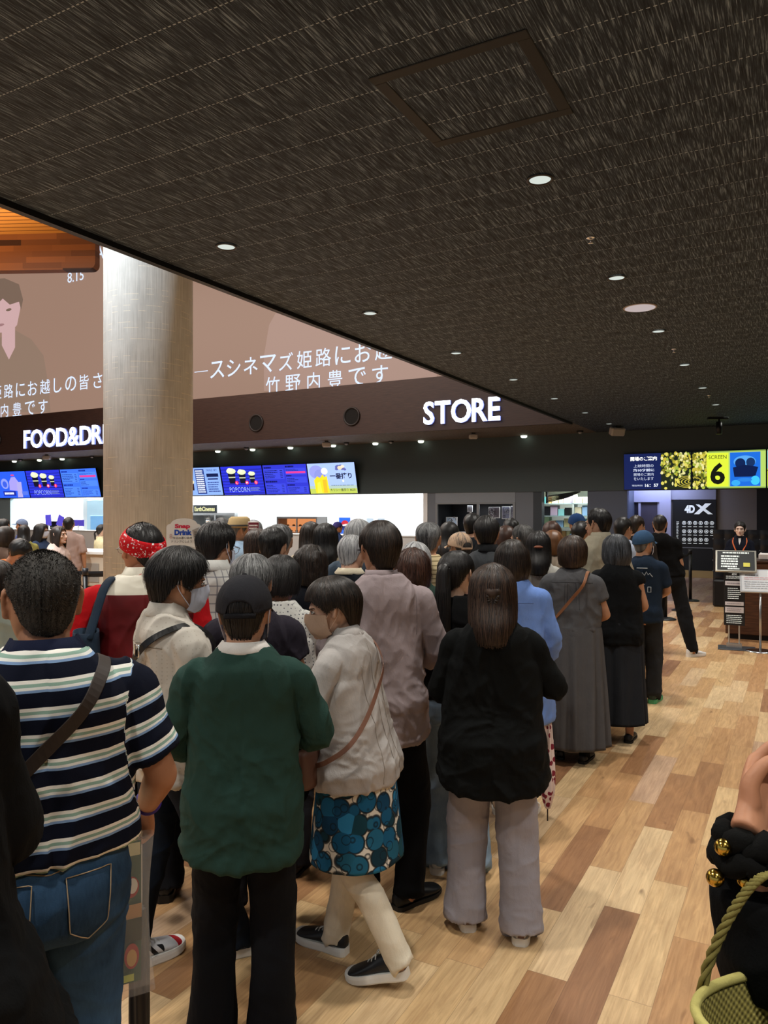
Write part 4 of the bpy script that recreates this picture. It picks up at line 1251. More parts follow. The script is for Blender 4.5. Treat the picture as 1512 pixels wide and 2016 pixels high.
P.poly([(.74, .80), (.96, .86), (1.0, .66), (.80, .58)], plain('photo_tag', '#a7a09a', .5)); P.lines(.80, .66, .92, .78, 3, Mk, 3, .4, .2)
q = P.obj('board_print', bd); q.location = (-.135, -.0005, 0)
p = at(499, 7.2)
r = prop('menu_post', 'slim menu post with a dark red top among the crowd', 'sign', (p.x, p.y, 0), YAW + R(10))
t = MB(); t.bbox((-.035, 0, .02), (.035, .03, 1.55), .004); t.lathe([(.14, 0), (.14, .01), (.03, .02)], n=24); t.obj('post', plain('post_dark', '#1d1a1c', .4), r)
t = MB(); t.bbox((-.05, -.02, 1.18), (.05, .0, 1.66), .004); bd = t.obj('board', plain('post_pale', '#cfc8c2', .5), r)
P = Panel(.1, .48); P.rect(.02, .80, .98, .98, plain('post_red', '#6e2230', .5)); P.lines(.1, .84, .9, .95, 2, plain('post_white', '#e8e4de', .5), 3, .5, .1); P.rect(.55, .02, .95, .78, plain('post_dark', '#1d1a1c', .4)); P.lines(.1, .1, .45, .7, 4, plain('post_dark2', '#3d3638', .4), 3, .4, .3)
q = P.obj('board_print', bd); q.location = (-.05, -.0205, 1.18)

# ---------------------------------------------------------------- people
# unit figure: 1.68 m tall, facing +y, right hand at +x
#            z     rx    front  back   cy
TM = np.array([(.760, .090, .070, .075, .000), (.820, .160, .100, .112, -.005), (.900, .168, .108, .122, -.008), (.980, .158, .106, .106, -.004),
               (1.060, .148, .106, .092, .000), (1.150, .154, .110, .096, .000), (1.250, .163, .114, .108, .000), (1.320, .164, .106, .112, -.006),
               (1.370, .142, .084, .104, -.014), (1.412, .104, .062, .082, -.020), (1.450, .070, .052, .060, -.022)])
TF = np.array([(.760, .090, .070, .080, .000), (.820, .162, .102, .118, -.005), (.900, .170, .108, .126, -.008), (.980, .154, .104, .104, -.004),
               (1.060, .136, .098, .086, .000), (1.150, .140, .106, .090, .000), (1.250, .147, .122, .102, .000), (1.320, .146, .104, .106, -.006),
               (1.370, .126, .080, .098, -.014), (1.412, .092, .058, .076, -.020), (1.450, .062, .048, .054, -.022)])
POSES = {  # right arm: elbow, wrist
    'down': ((.235, -.025, 1.105), (.245, .055, .870)),
    'out': ((.285, -.02, 1.110), (.315, .04, .880)),
    'fold': ((.250, .010, 1.110), (.060, .190, 1.110)),
    'front': ((.245, .015, 1.105), (.120, .220, 1.010)),
    'phone': ((.235, .040, 1.100), (.090, .250, 1.200)),
    'hip': ((.290, -.03, 1.120), (.200, .150, 1.000)),
    'desk': ((.235, .060, 1.120), (.160, .280, 1.040)),
    'back': ((.250, -.06, 1.110), (.240, -.06, .870)),
    'swing': ((.230, -.10, 1.120), (.235, -.10, .880)),
    'ahead': ((.225, .060, 1.120), (.210, .200, .930)),
    'bag': ((.240, .000, 1.095), (.205, .170, .930)),
}

def interp(T, z):
    return np.stack([np.interp(z, T[:, 0], T[:, k]) for k in range(1, T.shape[1])], -1)

def ring(cx, cy, z, rx, rf, rb, n=28, p=2.3):
    a = np.linspace(0, 2 * math.pi, n, endpoint=False)
    c, q = np.cos(a), np.sin(a)
    x = np.sign(c) * np.abs(c) ** (2 / p) * rx
    y = np.sign(q) * np.abs(q) ** (2 / p) * np.where(q > 0, rf, rb)
    return np.stack([cx + x, cy + y, np.full(n, z)], -1)

def smooth01(t):
    t = np.clip(t, 0, 1)
    return t * t * (3 - 2 * t)

_head = {}
def head_arrays(fem, fine):
    key = (fem, fine)
    if key in _head:
        return _head[key]
    m = MB()
    T = [(.111, .020, .018, .030, -.016), (.103, .033, .034, .050, -.014), (.086, .051, .055, .069, -.013), (.058, .0685, .080, .090, -.012), (.028, .0760, .096, .098, -.010),
         (.000, .0752, .094, .094, -.010), (-.030, .0715, .094, .084, -.010), (-.052, .067, .092, .068, -.010), (-.076, .059, .089, .050, -.008), (-.098, .045, .080, .030, -.002), (-.112, .028, .052, .008, .018)]
    if fem:
        T = [(z, rx * (.97 if z > -.04 else .92), rf, rb, cy) for z, rx, rf, rb, cy in T]
    T = cr(np.array(T), 34)
    m.rings(np.array([ring(0, t[4], t[0], t[1], t[2], t[3], 40, 2.25) for t in T]))
    m.tube([(0, -.022, -.05), (0, -.034, -.10), (0, -.045, -.16)], [.052, .049, .052] if fem else [.058, .056, .06], 20, 8)
    m.tube([(0, .078, .014), (0, .088, -.006), (0, .099, -.026), (0, .101, -.036), (0, .086, -.043)], [.008, .0085, .011, .0125, .010], 12, 12)
    for s in (-1, 1):
        m.ell((s * .0105, .089, -.036), (.0085, .010, .0075), 12, 8)
        m.ell((s * .045, .057, -.026), (.017, .020, .019), 14, 10)               # cheek
        ear = [(s * .074, .000, -.028), (s * .080, -.004, -.030), (s * .083, -.010, -.012), (s * .087, -.018, .010), (s * .086, -.020, .026), (s * .080, -.008, .032), (s * .076, .004, .022), (s * .075, .006, .004)]
        m.tube(ear, [.006, .008, .007, .006, .006, .0055, .0055, .005], 8, 22)
        m.ell((s * .0775, -.006, .002), (.005, .014, .027), 12, 8)
    m.ell((0, .082, .022), (.048, .008, .008), 16, 8)                              # brow ridge
    m.ell((0, .0885, -.0585), (.022, .008, .0050), 14, 8)
    m.ell((0, .0875, -.0680), (.019, .009, .0055), 14, 8)
    m.ell((0, .078, -.096), (.018, .014, .014), 14, 8)
    V, Nn, Q = fuse(m, .0032 if fine else .006, 3, .4)
    for s in (-1, 1):                                                            # sockets, mouth line
        d = np.linalg.norm((V - np.array([s * .032, .085, .002])) / np.array([1.25, 1, .8]), axis=1)
        V[:, 1] -= .007 * np.exp(-(d / .014) ** 2)
    mi = np.zeros(len(Q), int)
    C = V[Q].mean(1)
    lips = (np.abs(C[:, 0]) < .023 - .9 * np.abs(C[:, 2] + .063)) & (C[:, 2] < -.0545) & (C[:, 2] > -.0735) & (C[:, 1] > .07)
    mi[lips] = 1
    ax = np.abs(C[:, 0])
    bz = .0185 + .06 * (ax - .016) - 2.6 * np.maximum(0, ax - .034) ** 2 * 8
    brow = (ax > .014) & (ax < .050) & (np.abs(C[:, 2] - bz) < (.0022 if fine else .0040)) & (C[:, 1] > .03)
    mi[brow] = 2
    _head[key] = (V, Q, mi)
    return _head[key]

_eyes = {}
def eye_mesh():
    if 'e' not in _eyes:
        m = MB()
        w = m.mat(plain('eye_white', '#d8d2ca', .3)); i = m.mat(plain('iris', '#120c09', .2)); l = m.mat(plain('lash', '#0d0908', .6))
        for s in (-1, 1):
            m.ell((s * .032, .0755, .002), (.0135, .0085, .0062), 16, 10, w)
            m.ell((s * .032, .0812, .002), (.0056, .0042, .0056), 12, 8, i)
            m.tube([(s * .018, .0800, .001), (s * .025, .0845, .0075), (s * .034, .0850, .0085), (s * .046, .0770, .004)], [.0008, .0018, .002, .001], 6, 8, mi=l)
        o = m.obj('eyes', smooth=True)
        _eyes['e'] = o.data
        bpy.data.objects.remove(o)
    return _eyes['e']

_hand = {}
def hand_arrays(pose):
    """right hand, wrist at origin, fingers along -z, palm to -x, thumb forward (+y)"""
    if pose in _hand:
        return _hand[pose]
    m = MB()
    P = [(0, .008, .020, .028, .020), (0, .006, -.010, .030, .016), (0, .004, -.045, .040, .014), (0, .002, -.085, .041, .0125), (0, .0, -.098, .037, .010)]
    Rg = []
    for x, y, z, ry, rx in cr(np.array(P), 12):
        Rg.append(ring(x, y, z, rx, ry, ry, 20, 2.4))
    m.rings(np.array(Rg))
    c1, c2, c3 = {'relax': (14, 24, 20), 'grip': (58, 78, 50), 'hold': (35, 55, 35), 'flat': (4, 8, 6)}[pose]
    for y, L, r, k in ((.030, .072, .0085, 0), (.010, .080, .0088, 1), (-.011, .074, .0084, 2), (-.030, .058, .0075, 3)):
        a = 0; p = np.array([-.002, y, -.088]); pts = [p + np.array([0, 0, .02]), p]; rad = [r * 1.05, r * 1.08]
        for j, (c, f) in enumerate(((c1, .45), (c2, .31), (c3, .24))):
            a += R(c + (3 * k if pose == 'relax' else 0))
            p = p + np.array([-math.sin(a), (y * .06 if pose != 'grip' else 0), -math.cos(a)]) * L * f
            pts.append(p.copy()); rad.append(r * (1.0, .9, .72)[j])
        m.tube(pts, rad, 10, 16)
    if pose in ('grip', 'hold'):
        th = [(-.004, .022, -.018), (-.012, .042, -.040), (-.030, .046, -.068), (-.045, .034, -.088)]
    else:
        th = [(-.004, .020, -.016), (-.010, .044, -.042), (-.014, .056, -.072), (-.017, .058, -.098)]
    m.tube(th, [.015, .0125, .0098, .0075], 10, 14)
    V, Nn, Q = fuse(m, .0034, 2, .4)
    _hand[pose] = (V, Q)
    return _hand[pose]

def shoe_parts(kind):
    """right shoe pointing +y, heel at y=-.075, ground z=0 -> (upper MB, sole MB)"""
    up, so = MB(), MB()
    st = .030 if kind == 'sneaker' else (.014 if kind == 'loafer' else .012)
    ys = np.array([-.082, -.070, -.045, -.010, .030, .075, .120, .158, .182, .190])
    wx = np.array([.018, .031, .036, .036, .038, .045, .049, .044, .028, .008])
    hz = np.array([.085, .100, .102, .104, .092, .074, .060, .048, .038, .020])
    if kind == 'loafer':
        hz = np.array([.060, .074, .070, .066, .076, .066, .052, .042, .034, .018])
    if kind == 'flat':
        hz = np.array([.045, .060, .052, .046, .040, .042, .042, .038, .030, .016])
    a = np.linspace(0, 2 * math.pi, 24, endpoint=False)
    Rg = []
    for y, w, h in cr(np.stack([ys, wx, hz], -1), 30):
        zc = (st + h) / 2
        c, q = np.cos(a), np.sin(a)
        x = np.sign(c) * np.abs(c) ** .8 * w * (1 - .22 * np.clip(q, 0, 1))
        z = zc + np.sign(q) * np.abs(q) ** (.75) * (h - st) / 2
        bend = .006 * (y > .06) * ((y - .06) / .13)
        Rg.append(np.stack([x + .004 * np.sin(y * 14), np.full(24, y), z], -1))
    up.rings(np.array(Rg))
    L = cr(np.stack([ys, wx], -1), 26)
    g = 1.08 if kind == 'sneaker' else 1.03
    outl = [(.004 * math.sin(y * 14) + w * g + .002, y * 1.02) for y, w in L] + [(.004 * math.sin(y * 14) - w * g - .002, y * 1.02) for y, w in L[::-1]]
    n = len(outl)
    def lev(z, k, toe):
        return [(x * k, y * (1 if y < 0 else 1 - (1 - k) * .4), z + toe * max(0, (y - .10) / .09) ** 2) for x, y in outl]
    so.rings(np.array([lev(.000, .93, .010), lev(.006, 1.0, .010), lev(st * .8, 1.0, .010), lev(st + .006, .96, .006)]))
    return up, so

_shoes = {}
def shoe(parent, kind, mat, sole, M, laces=False):
    key = (kind, mat.name, sole.name)
    if key not in _shoes:
        u, s_ = shoe_parts(kind)
        a = u.obj('shoe', mat, smooth=True); b = s_.obj('sole', sole, smooth=False)
        _shoes[key] = (a.data, b.data)
        bpy.data.objects.remove(a); bpy.data.objects.remove(b)
    a, b = _shoes[key]
    o = link('shoe', a, parent); o.matrix_local = M
    link('sole', b, o)
    if kind == 'sneaker' and laces:
        if 'l' not in _shoes:
            t = MB()
            for i in range(5):
                y = .035 + .020 * i; z = .0925 - .0102 * i - .0045 * (i > 2)
                t.tube([(-.022, y, z - .006), (0, y + .004, z + .002), (.022, y, z - .006)], .0032, 5, 8)
            t.tube([(0, .03, .098), (-.02, .028, .106), (-.026, .045, .095), (0, .035, .098), (.022, .03, .106), (.026, .05, .094)], .0025, 5, 24)
            q = t.obj('laces', plain('laces', '#b9b9b6', .7), smooth=True); _shoes['l'] = q.data; bpy.data.objects.remove(q)
        link('laces', _shoes['l'], o)
    return o

# ---- hair
HA = np.array([.0790, .0995, .0870]); HC = np.array([0, -.012, .026])
STY = {
    'short': dict(z=[(0, .080), (42, .072), (60, .034), (76, -.015), (86, -.012), (96, .022), (112, .008), (128, -.050), (150, -.078), (180, -.084)], t=(.020, .014, .005), m='tight'),
    'crew': dict(z=[(0, .082), (42, .076), (60, .042), (78, .000), (88, .004), (97, .026), (112, .010), (128, -.045), (150, -.072), (180, -.078)], t=(.009, .006, .003), m='tight'),
    'thick': dict(z=[(0, .060), (40, .052), (58, .020), (76, -.025), (88, -.020), (100, -.012), (115, -.035), (130, -.075), (150, -.090), (180, -.094)], t=(.030, .022, .010), m='tight'),
    'bob': dict(z=[(0, .056), (36, .050), (52, .010), (62, -.085), (80, -.118), (110, -.128), (180, -.130)], t=(.020, .022, .020), m='bob'),
    'short_bob': dict(z=[(0, .056), (36, .050), (54, .010), (66, -.050), (82, -.070), (110, -.085), (140, -.100), (180, -.104)], t=(.024, .024, .016), m='bob'),
    'long': dict(z=[(0, .070), (34, .058), (50, -.02), (60, -.15), (80, -.24), (110, -.28), (180, -.30)], t=(.016, .018, .016), m='long'),
    'mid': dict(z=[(0, .070), (34, .058), (50, -.02), (60, -.12), (80, -.19), (110, -.215), (180, -.225)], t=(.018, .022, .022), m='long'),
    'tied': dict(z=[(0, .080), (42, .072), (60, .034), (78, -.005), (90, .010), (100, .020), (116, -.020), (135, -.055), (160, -.068), (180, -.072)], t=(.012, .009, .005), m='tight'),
}
def hair_surface(st, u, v, off):
    """u angle, v 0 (crown) .. 1 (hem); arrays of the same shape"""
    al = np.degrees(np.arccos(np.clip(np.sin(u), -1, 1)))
    Z = np.array(st['z'])
    ze = np.interp(al, Z[:, 0], Z[:, 1]) + st.get('jit', 0) * np.sin(u * 23 + 1.3 * np.sin(u * 7))
    top = HC[2] + HA[2]
    ph_end = np.where(ze > HC[2], np.arccos(np.clip((ze - HC[2]) / HA[2], -1, 1)), math.pi / 2)
    L1 = ph_end * .088
    L2 = np.maximum(0, HC[2] - ze)
    s = v * (L1 + L2)
    ph = np.minimum(s, L1) / .088
    dz = np.maximum(0, s - L1)
    q = np.sin(ph)
    d = np.maximum(dz, 0)
    if st['m'] == 'tight':
        k = 1 - .27 * np.minimum(d / .11, 1.3) ** 1.5
    elif st['m'] == 'bob':
        k = 1 + .10 * np.sin(np.clip(d / .16, 0, 1) * math.pi) - .16 * np.clip((d - .06) / .10, 0, 1.2) ** 2
    else:
        k = 1 + .06 * np.sin(np.clip(d / .25, 0, 1) * math.pi) - .06 * np.clip(d / .3, 0, 1.2)
    P = np.stack([HA[0] * q * np.cos(u) * k, HA[1] * q * np.sin(u) * k, HA[2] * np.cos(ph) - d], -1) + HC
    if st['m'] == 'long':
        back = np.clip(-np.sin(u), 0, 1) ** .5
        P[..., 1] -= st.get('out', .055) * smooth01((d - .05) / .13) * back
    n = np.stack([np.cos(u) * q / HA[0], np.sin(u) * q / HA[1], np.cos(ph) / HA[2]], -1)
    n /= np.linalg.norm(n, axis=-1)[..., None] + 1e-9
    t0, t1, t2 = st['t']
    th = np.where(v < .5, t0 + (t1 - t0) * smooth01(v / .5), t1 + (t2 - t1) * smooth01((v - .5) / .5))
    front = np.clip(np.sin(u), 0, 1)
    th = th * (1 + st.get('fr', .0) * front * (1 - v))
    return P + n * (th + off)[..., None], n

def hair_arrays(style, seed, lod, strands, **over):
    st = dict(STY[style]); st.update(over)
    rr = np.random.RandomState(seed)
    nu, nv = ((120, 46), (64, 26), (40, 16))[lod]
    U, Vv = np.meshgrid(np.linspace(0, 2 * math.pi, nu, endpoint=False), np.linspace(0.015, 1, nv))
    P0, n = hair_surface(st, U, Vv, np.zeros_like(U))
    flat = P0.reshape(-1, 3)
    clump = st.get('clump', .0055)
    q = np.stack([np.cos(U.ravel()) * 5 + seed, np.sin(U.ravel()) * 5, Vv.ravel() * 2.2], -1)
    nz = pn(q * 1.1) * clump * 1.4 + pn(q * 4.2) * clump * 1.1 + pn(q * np.array([9, 9, 2])) * clump * .7
    if st.get('curl'):
        nz = nz + pn(flat * st['curl'] + seed) * .012
    P, n = hair_surface(st, U, Vv, nz.reshape(U.shape) * np.clip(Vv * 5, .2, 1))
    Pi, _ = hair_surface(dict(st, t=(0, 0, 0)), U, Vv * .985, np.full_like(U, -.004))
    V = np.vstack([P.reshape(-1, 3), Pi.reshape(-1, 3)])
    ii, jj = np.meshgrid(np.arange(nv - 1), np.arange(nu), indexing='ij')
    a = (ii * nu + jj).ravel(); b = (ii * nu + (jj + 1) % nu).ravel()
    Q = np.stack([a, a + nu, b + nu, b], -1)
    if st.get('stub') and lod == 0:
        strands = 0
    o = nu * nv
    Qi = np.stack([a + o, b + o, b + nu + o, a + nu + o], -1)
    j = np.arange(nu); e = (nv - 1) * nu
    Qr = np.stack([e + j, e + j + o, e + (j + 1) % nu + o, e + (j + 1) % nu], -1)
    Qt = np.stack([j, (j + 1) % nu, (j + 1) % nu + o, j + o], -1)
    pat = np.concatenate([.5 + .5 * pn(q * np.array([14, 14, 1.0]))] * 2)
    Qs = [Q, Qi, Qr, Qt]
    if strands:
        k, m = strands, 9
        u0 = rr.rand(k) * 2 * math.pi; v0 = rr.rand(k) ** .8 * .55; ln = .35 + .45 * rr.rand(k)
        tt = np.linspace(0, 1, m)
        v = np.minimum(v0[:, None] + ln[:, None] * tt, 1.0 + .05 * rr.rand(k)[:, None])
        u = u0[:, None] + (rr.randn(k) * .10)[:, None] * tt + .03 * np.sin(tt * 5 + rr.rand(k)[:, None] * 6)
        lift = (.0015 + .0045 * rr.rand(k) ** 2)[:, None] * np.sin(np.pi * np.clip(tt, 0, 1) * .8 + .25)
        lift = lift + st.get('fluff', 0) * (rr.rand(k) ** 3)[:, None] * tt ** 1.5
        S, ns = hair_surface(st, u, v, lift)
        if st.get('curl'):
            S = S + ns * (pn(S.reshape(-1, 3) * st['curl'] + seed) * .012).reshape(k, m, 1)
        T = np.gradient(S, axis=1); T /= np.linalg.norm(T, axis=2)[..., None] + 1e-9
        Bn = np.cross(T, ns); Bn /= np.linalg.norm(Bn, axis=2)[..., None] + 1e-9
        w = (.0016 * (1 - .75 * tt))[None, :, None] * st.get('sw', 1.0)
        A = np.stack([S - Bn * w, S + ns * w * .6, S + Bn * w], 2).reshape(-1, 3)
        base = len(V)
        V = np.vstack([V, A])
        kk, mm, ss = np.meshgrid(np.arange(k), np.arange(m - 1), np.arange(2), indexing='ij')
        i0 = (base + (kk * m + mm) * 3 + ss).ravel()
        Qs.append(np.stack([i0, i0 + 1, i0 + 4, i0 + 3], -1))
        pat = np.concatenate([pat, np.repeat(np.clip(.5 + .35 * rr.randn(k), 0, 1), m * 3)])
    if st.get('stub') and lod == 0:
        k = st['stub']
        u = rr.rand(k) * 2 * math.pi; v = rr.rand(k) ** .75
        S, ns = hair_surface(st, u, v, np.full(k, -.002))
        S2, _ = hair_surface(st, u, np.minimum(v + .03, 1.02), np.zeros(k))
        T = S2 - S; T /= np.linalg.norm(T, axis=1)[:, None] + 1e-9
        D = ns + T * (.25 + .9 * rr.rand(k))[:, None] + rr.randn(k, 3) * .28
        D /= np.linalg.norm(D, axis=1)[:, None]
        B = np.cross(D, ns); B /= np.linalg.norm(B, axis=1)[:, None] + 1e-9
        L = (.0035 + .0045 * rr.rand(k)) * np.where(v > .75, .7, 1)
        w = .0009
        A = np.stack([S - B * w, S + B * w, S + D * L[:, None] + B * w * .3, S + D * L[:, None] - B * w * .3], 1).reshape(-1, 3)
        base = len(V); V = np.vstack([V, A]); Qs.append(base + np.arange(4 * k).reshape(-1, 4))
        pat = np.concatenate([pat, np.repeat(np.clip(rr.rand(k) ** 1.4 * np.where(v < .55, 1.15, .7), 0, 1), 4)])
    return V, np.vstack(Qs), pat

def hair_mat(name, dark, light, spec=.38, rough=.44, gray=None):
    key = ('hair', name, dark, light)
    if key in MATS:
        return MATS[key]
    k = N(name, rough, spec)
    a = k.attr('pat').outputs['Fac']
    k.color(k.ramp(a, [(.2, dark), (.85, light)]))
    MATS[key] = k.m
    return k.m

def skin(hexc):
    key = ('skin', hexc)
    if key in MATS:
        return MATS[key]
    k = N('skin', .5, .35)
    o = k.obj()
    c = lin(hexc)
    f = k.noise(o, 22, 3)
    k.color(k.mix(f, (c[0] * .93, c[1] * .88, c[2] * .86, 1), (min(1, c[0] * 1.06), c[1] * 1.05, c[2] * 1.04, 1)))
    k.bump(k.noise(o, 260, 2), .12, .001)
    MATS[key] = k.m
    return k.m

def lip_mat(hexc):
    c = lin(hexc)
    return plain('lips', '#%02x%02x%02x' % tuple(int(255 * min(1, max(0, x)) ** .4545) for x in (c[0] * .85, c[1] * .55, c[2] * .55)), .4)

from mathutils.bvhtree import BVHTree
def on_cloth(o, pts, off=.003, side=-1):
    """points (x, z) in metres dropped from behind (side -1) or in front onto a garment"""
    me = o.data
    key = o.name
    if key not in _bvh:
        _bvh[key] = BVHTree.FromPolygons([v.co[:] for v in me.vertices], [tuple(p.vertices) for p in me.polygons])
    out = []
    for x, z in pts:
        h = _bvh[key].ray_cast(Vector((x, side * 1.2, z)), Vector((0, -side, 0)))
        if h[0] is None:
            out.append(out[-1] if out else np.array((x, 0, z)))
        else:
            out.append(np.array(h[0]) + np.array((0, side * off, 0)))
    return np.array(out)
_bvh = {}
def part_of(P, name):
    return [c for c in P.root.children if c.name.split('.')[0] == name][0]
def seam(P, garment, lines, mat, r=.0016, off=.0006, name='seam'):
    g = part_of(P, garment); m = MB()
    for L in lines:
        p = np.array(L); t = np.linspace(0, len(p) - 1, 10 * len(p))
        q = np.stack([np.interp(t, range(len(p)), p[:, i]) for i in (0, 1)], -1) * P.s
        m.tube(on_cloth(g, q, off), r, 5)
    return m.obj(name, mat, g, True)
def patch(P, garment, x0, x1, zs, mat, name, off=.004, n=12):
    """zs: rows (z, inset) from top to bottom"""
    g = part_of(P, garment); rows = []
    for z, i in zs:
        rows.append(on_cloth(g, [(x * P.s, z * P.s) for x in np.linspace(x0 + i, x1 - i, n)], off))
    m = MB(); m.grid(np.array(rows)); m.grid(np.array(rows) + np.array([0, .004, 0]), flip=True)
    return m.obj(name, mat, g, True)

def band(P, root, pts, w, mat, thick=.12, name='strap'):
    """flat strap lying on the body: width 2w, its flat side turned outwards"""
    p = cr(np.array(pts), 64)
    T = np.gradient(p, axis=0); T /= np.linalg.norm(T, axis=1)[:, None]
    n = np.stack([p[:, 0], p[:, 1] + .01, np.maximum(0, p[:, 2] - 1.33) * 3.2 * (p[:, 2] > 1.33)], -1)
    n /= np.linalg.norm(n, axis=1)[:, None]
    n -= T * (n * T).sum(1)[:, None]; n /= np.linalg.norm(n, axis=1)[:, None]
    b = np.cross(T, n)
    prof = ((1, .6), (.9, 1), (-.9, 1), (-1, .6), (-1, -.6), (-.9, -1), (.9, -1), (1, -.6))
    m = MB(); m.rings(np.stack([(p + b * w * x + n * w * thick * y) * P.s for x, y in prof], 1))
    return m.obj(name, mat, root, False)

class Person:
    def __init__(s, px, d, H, label, yaw=0, fem=False, lean=0, wide=1.0, arms=('down', 'down'), feet=None, head=(0, 0, 0), skin_hex='#b98d70', group=None, stoop=0.0, pelvis=(0, 0), name='person', fat=0.0, fine=False):
        s.fine = fine
        s.s = H / 1.68; s.d = d; s.fem = fem; s.H = H
        s.T = (TF if fem else TM).copy()
        s.T[:, 1] *= wide
        s.T[:, 2:4] *= (1 + .5 * (wide - 1) + fat)
        s.w = wide
        s.lean = R(lean); s.stoop = stoop; s.pelvis = pelvis
        s.lod = 0 if d < 3.9 else (1 if d < 6.6 else 2)
        s.voxel = (.0062, .0105, .016)[s.lod]
        p = at(px, d)
        s.root = empty(name, p, YAW + R(yaw) + math.atan((756 - px) / F_PX), label, 'person', group)
        s.root.scale = (1, 1, 1)
        s.seed = random.random() * 50
        s.skin_hex = skin_hex
        k = s.w
        s.sh, s.el, s.wr = {}, {}, {}
        for sd, a in ((1, arms[1]), (-1, arms[0])):
            sx = (.160 if not fem else .141) * k
            sh = np.array([sd * sx, -.012, 1.345])
            b = s.bend(sh[None])[0]
            e, w = (POSES[a] if isinstance(a, str) else a)
            adj = (-.012 if not fem else -.032) + (k - 1) * .17
            E = np.array([sd * (e[0] + adj), e[1], e[2]]) + (b - sh)
            W = np.array([sd * (w[0] + (adj if abs(w[0]) > .15 else 0)), w[1], w[2]]) + (b - sh)
            s.sh[sd], s.el[sd], s.wr[sd] = b, E, W
        feet = feet or ((-.10, 0, -8), (.10, 0, 8))
        s.feet = feet           # (x, y, toe-angle deg (+ = outwards right), lift of the heel)
        s.knee, s.ank, s.hip = {}, {}, {}
        for sd, f in ((-1, feet[0]), (1, feet[1])):
            lift = f[3] if len(f) > 3 else 0
            hp = np.array([sd * .088 + pelvis[0], pelvis[1], .885])
            an = np.array([f[0], f[1] - .02 - lift * .3, .085 + lift])
            mid = hp * .48 + an * .52
            L = np.linalg.norm(hp - an)
            bend = math.sqrt(max(0, .405 ** 2 - (L / 2) ** 2)) if L < .81 else .0
            toe = R(f[2])
            mid = mid + np.array([math.sin(toe) * bend, math.cos(toe) * bend + .006, 0])
            s.hip[sd], s.knee[sd], s.ank[sd] = hp, mid, an
        hb = s.bend(np.array([[0, 0, 1.452]]))[0]
        hk = (.965 if fem else 1.0) * max(.97, s.s ** .35) / s.s
        s.hk = hk
        yaw_h, pit, roll = head
        M = Matrix.Translation(Vector(hb + np.array([0, .004 + stoop, -.016]))) @ Euler((-R(pit) - s.lean * .25, R(roll), R(yaw_h)), 'ZXY').to_matrix().to_4x4() @ Matrix.Translation((0, .016, .120 * hk)) @ Matrix.Scale(hk, 4)
        s.HM = Matrix.Scale(s.s, 4) @ M

    def bend(s, V):
        V = np.array(V, float)
        a = -s.lean * smooth01((V[:, 2] - .84) / .42)
        y, z = V[:, 1].copy(), V[:, 2] - .95
        V[:, 1] = np.cos(a) * y - np.sin(a) * z
        V[:, 2] = np.sin(a) * y + np.cos(a) * z + .95
        V[:, 1] += s.stoop * .6 * smooth01((V[:, 2] - 1.25) / .2)
        V[:, :2] += np.array(s.pelvis) * (1 - smooth01((V[:, 2] - .95) / .4))[:, None]
        return V

    def arm_path(s, sd):
        a, e, w = s.sh[sd], s.el[sd], s.wr[sd]
        inn = a + np.array([-sd * .055, 0, .005])
        return np.array([inn, a + np.array([sd * .012, 0, -.012]), a * .55 + e * .45, e * .93 + a * .07, e * .92 + w * .08, e * .55 + w * .45, w])

    def torso_rings(s, z0, z1, n, ease=lambda z: (0, 0, 0)):
        out = []
        for z in np.linspace(z0, z1, n):
            rx, rf, rb, cy = interp(s.T, z)
            ex, ef, eb = ease(z)
            out.append(ring(0, cy, z, rx + ex, rf + ef, rb + eb, 36))
        P = np.array(out)
        return s.bend(P.reshape(-1, 3)).reshape(P.shape)

    def body(s, hands=('relax', 'relax'), hand_dir=None, legs=True, eyes=True, hair_hex='#120e0c'):
        m = MB()
        m.rings(s.torso_rings(.765, 1.448, 34, lambda z: (-.014, -.014, -.014) if z < 1.30 else (-.006, -.006, -.006)))
        nb = s.bend(np.array([[0, -.018, 1.40]]))[0]
        ht = np.array((Matrix.Scale(1 / s.s, 4) @ s.HM) @ Vector((0, -.03, -.06)))
        r = .049 if s.fem else .056
        m.tube([nb, (nb * .5 + ht * .5), ht], [r * 1.12, r, r], 20, 8)
        for sd in (1, -1):
            pa = s.arm_path(sd)
            k = .90 if s.fem else 1.05
            m.tube(pa, np.array([.044, .047, .043, .038, .040, .036, .027]) * k, 14, 26)
            if legs:
                m.tube([s.hip[sd] + np.array([0, 0, .03]), s.hip[sd] * .6 + s.knee[sd] * .4, s.knee[sd], s.knee[sd] * .6 + s.ank[sd] * .4 + np.array([0, -.012, 0]), s.ank[sd], s.ank[sd] + np.array([0, .015, -.05])],
                       [.070, .068, .051, .050, .034, .033], 16, 26)
        V, Nn, Q = fuse(m, (.0085, .011, .015)[s.lod], 4)
        mi = [np.zeros(len(Q), int)]
        Vs, Qs = [V * s.s], [Q]
        n = len(V)
        hv, hq, hm = head_arrays(s.fem, s.lod == 0 or s.fine)
        Vs.append(xf(hv, s.HM)); Qs.append(hq + n); mi.append(hm); n += len(hv)
        for i, sd in enumerate((-1, 1)):
            if hands[i] is None:
                continue
            v, q = hand_arrays(hands[i])
            dr = s.wr[sd] - s.el[sd]; dr = dr / np.linalg.norm(dr)
            if hand_dir and hand_dir[i] is not None:
                dr = np.array(hand_dir[i][0], float); dr /= np.linalg.norm(dr)
                tb = np.array(hand_dir[i][1], float)
            else:
                tb = np.array([0, 1, 0.]) if abs(dr[1]) < .75 else np.array([0, 0, 1.])
                if abs(dr[0]) > .6:
                    tb = np.array([0, 0, 1.])
            Z = -dr; Y = tb - Z * np.dot(tb, Z); Y /= np.linalg.norm(Y)
            X = np.cross(Y, Z)
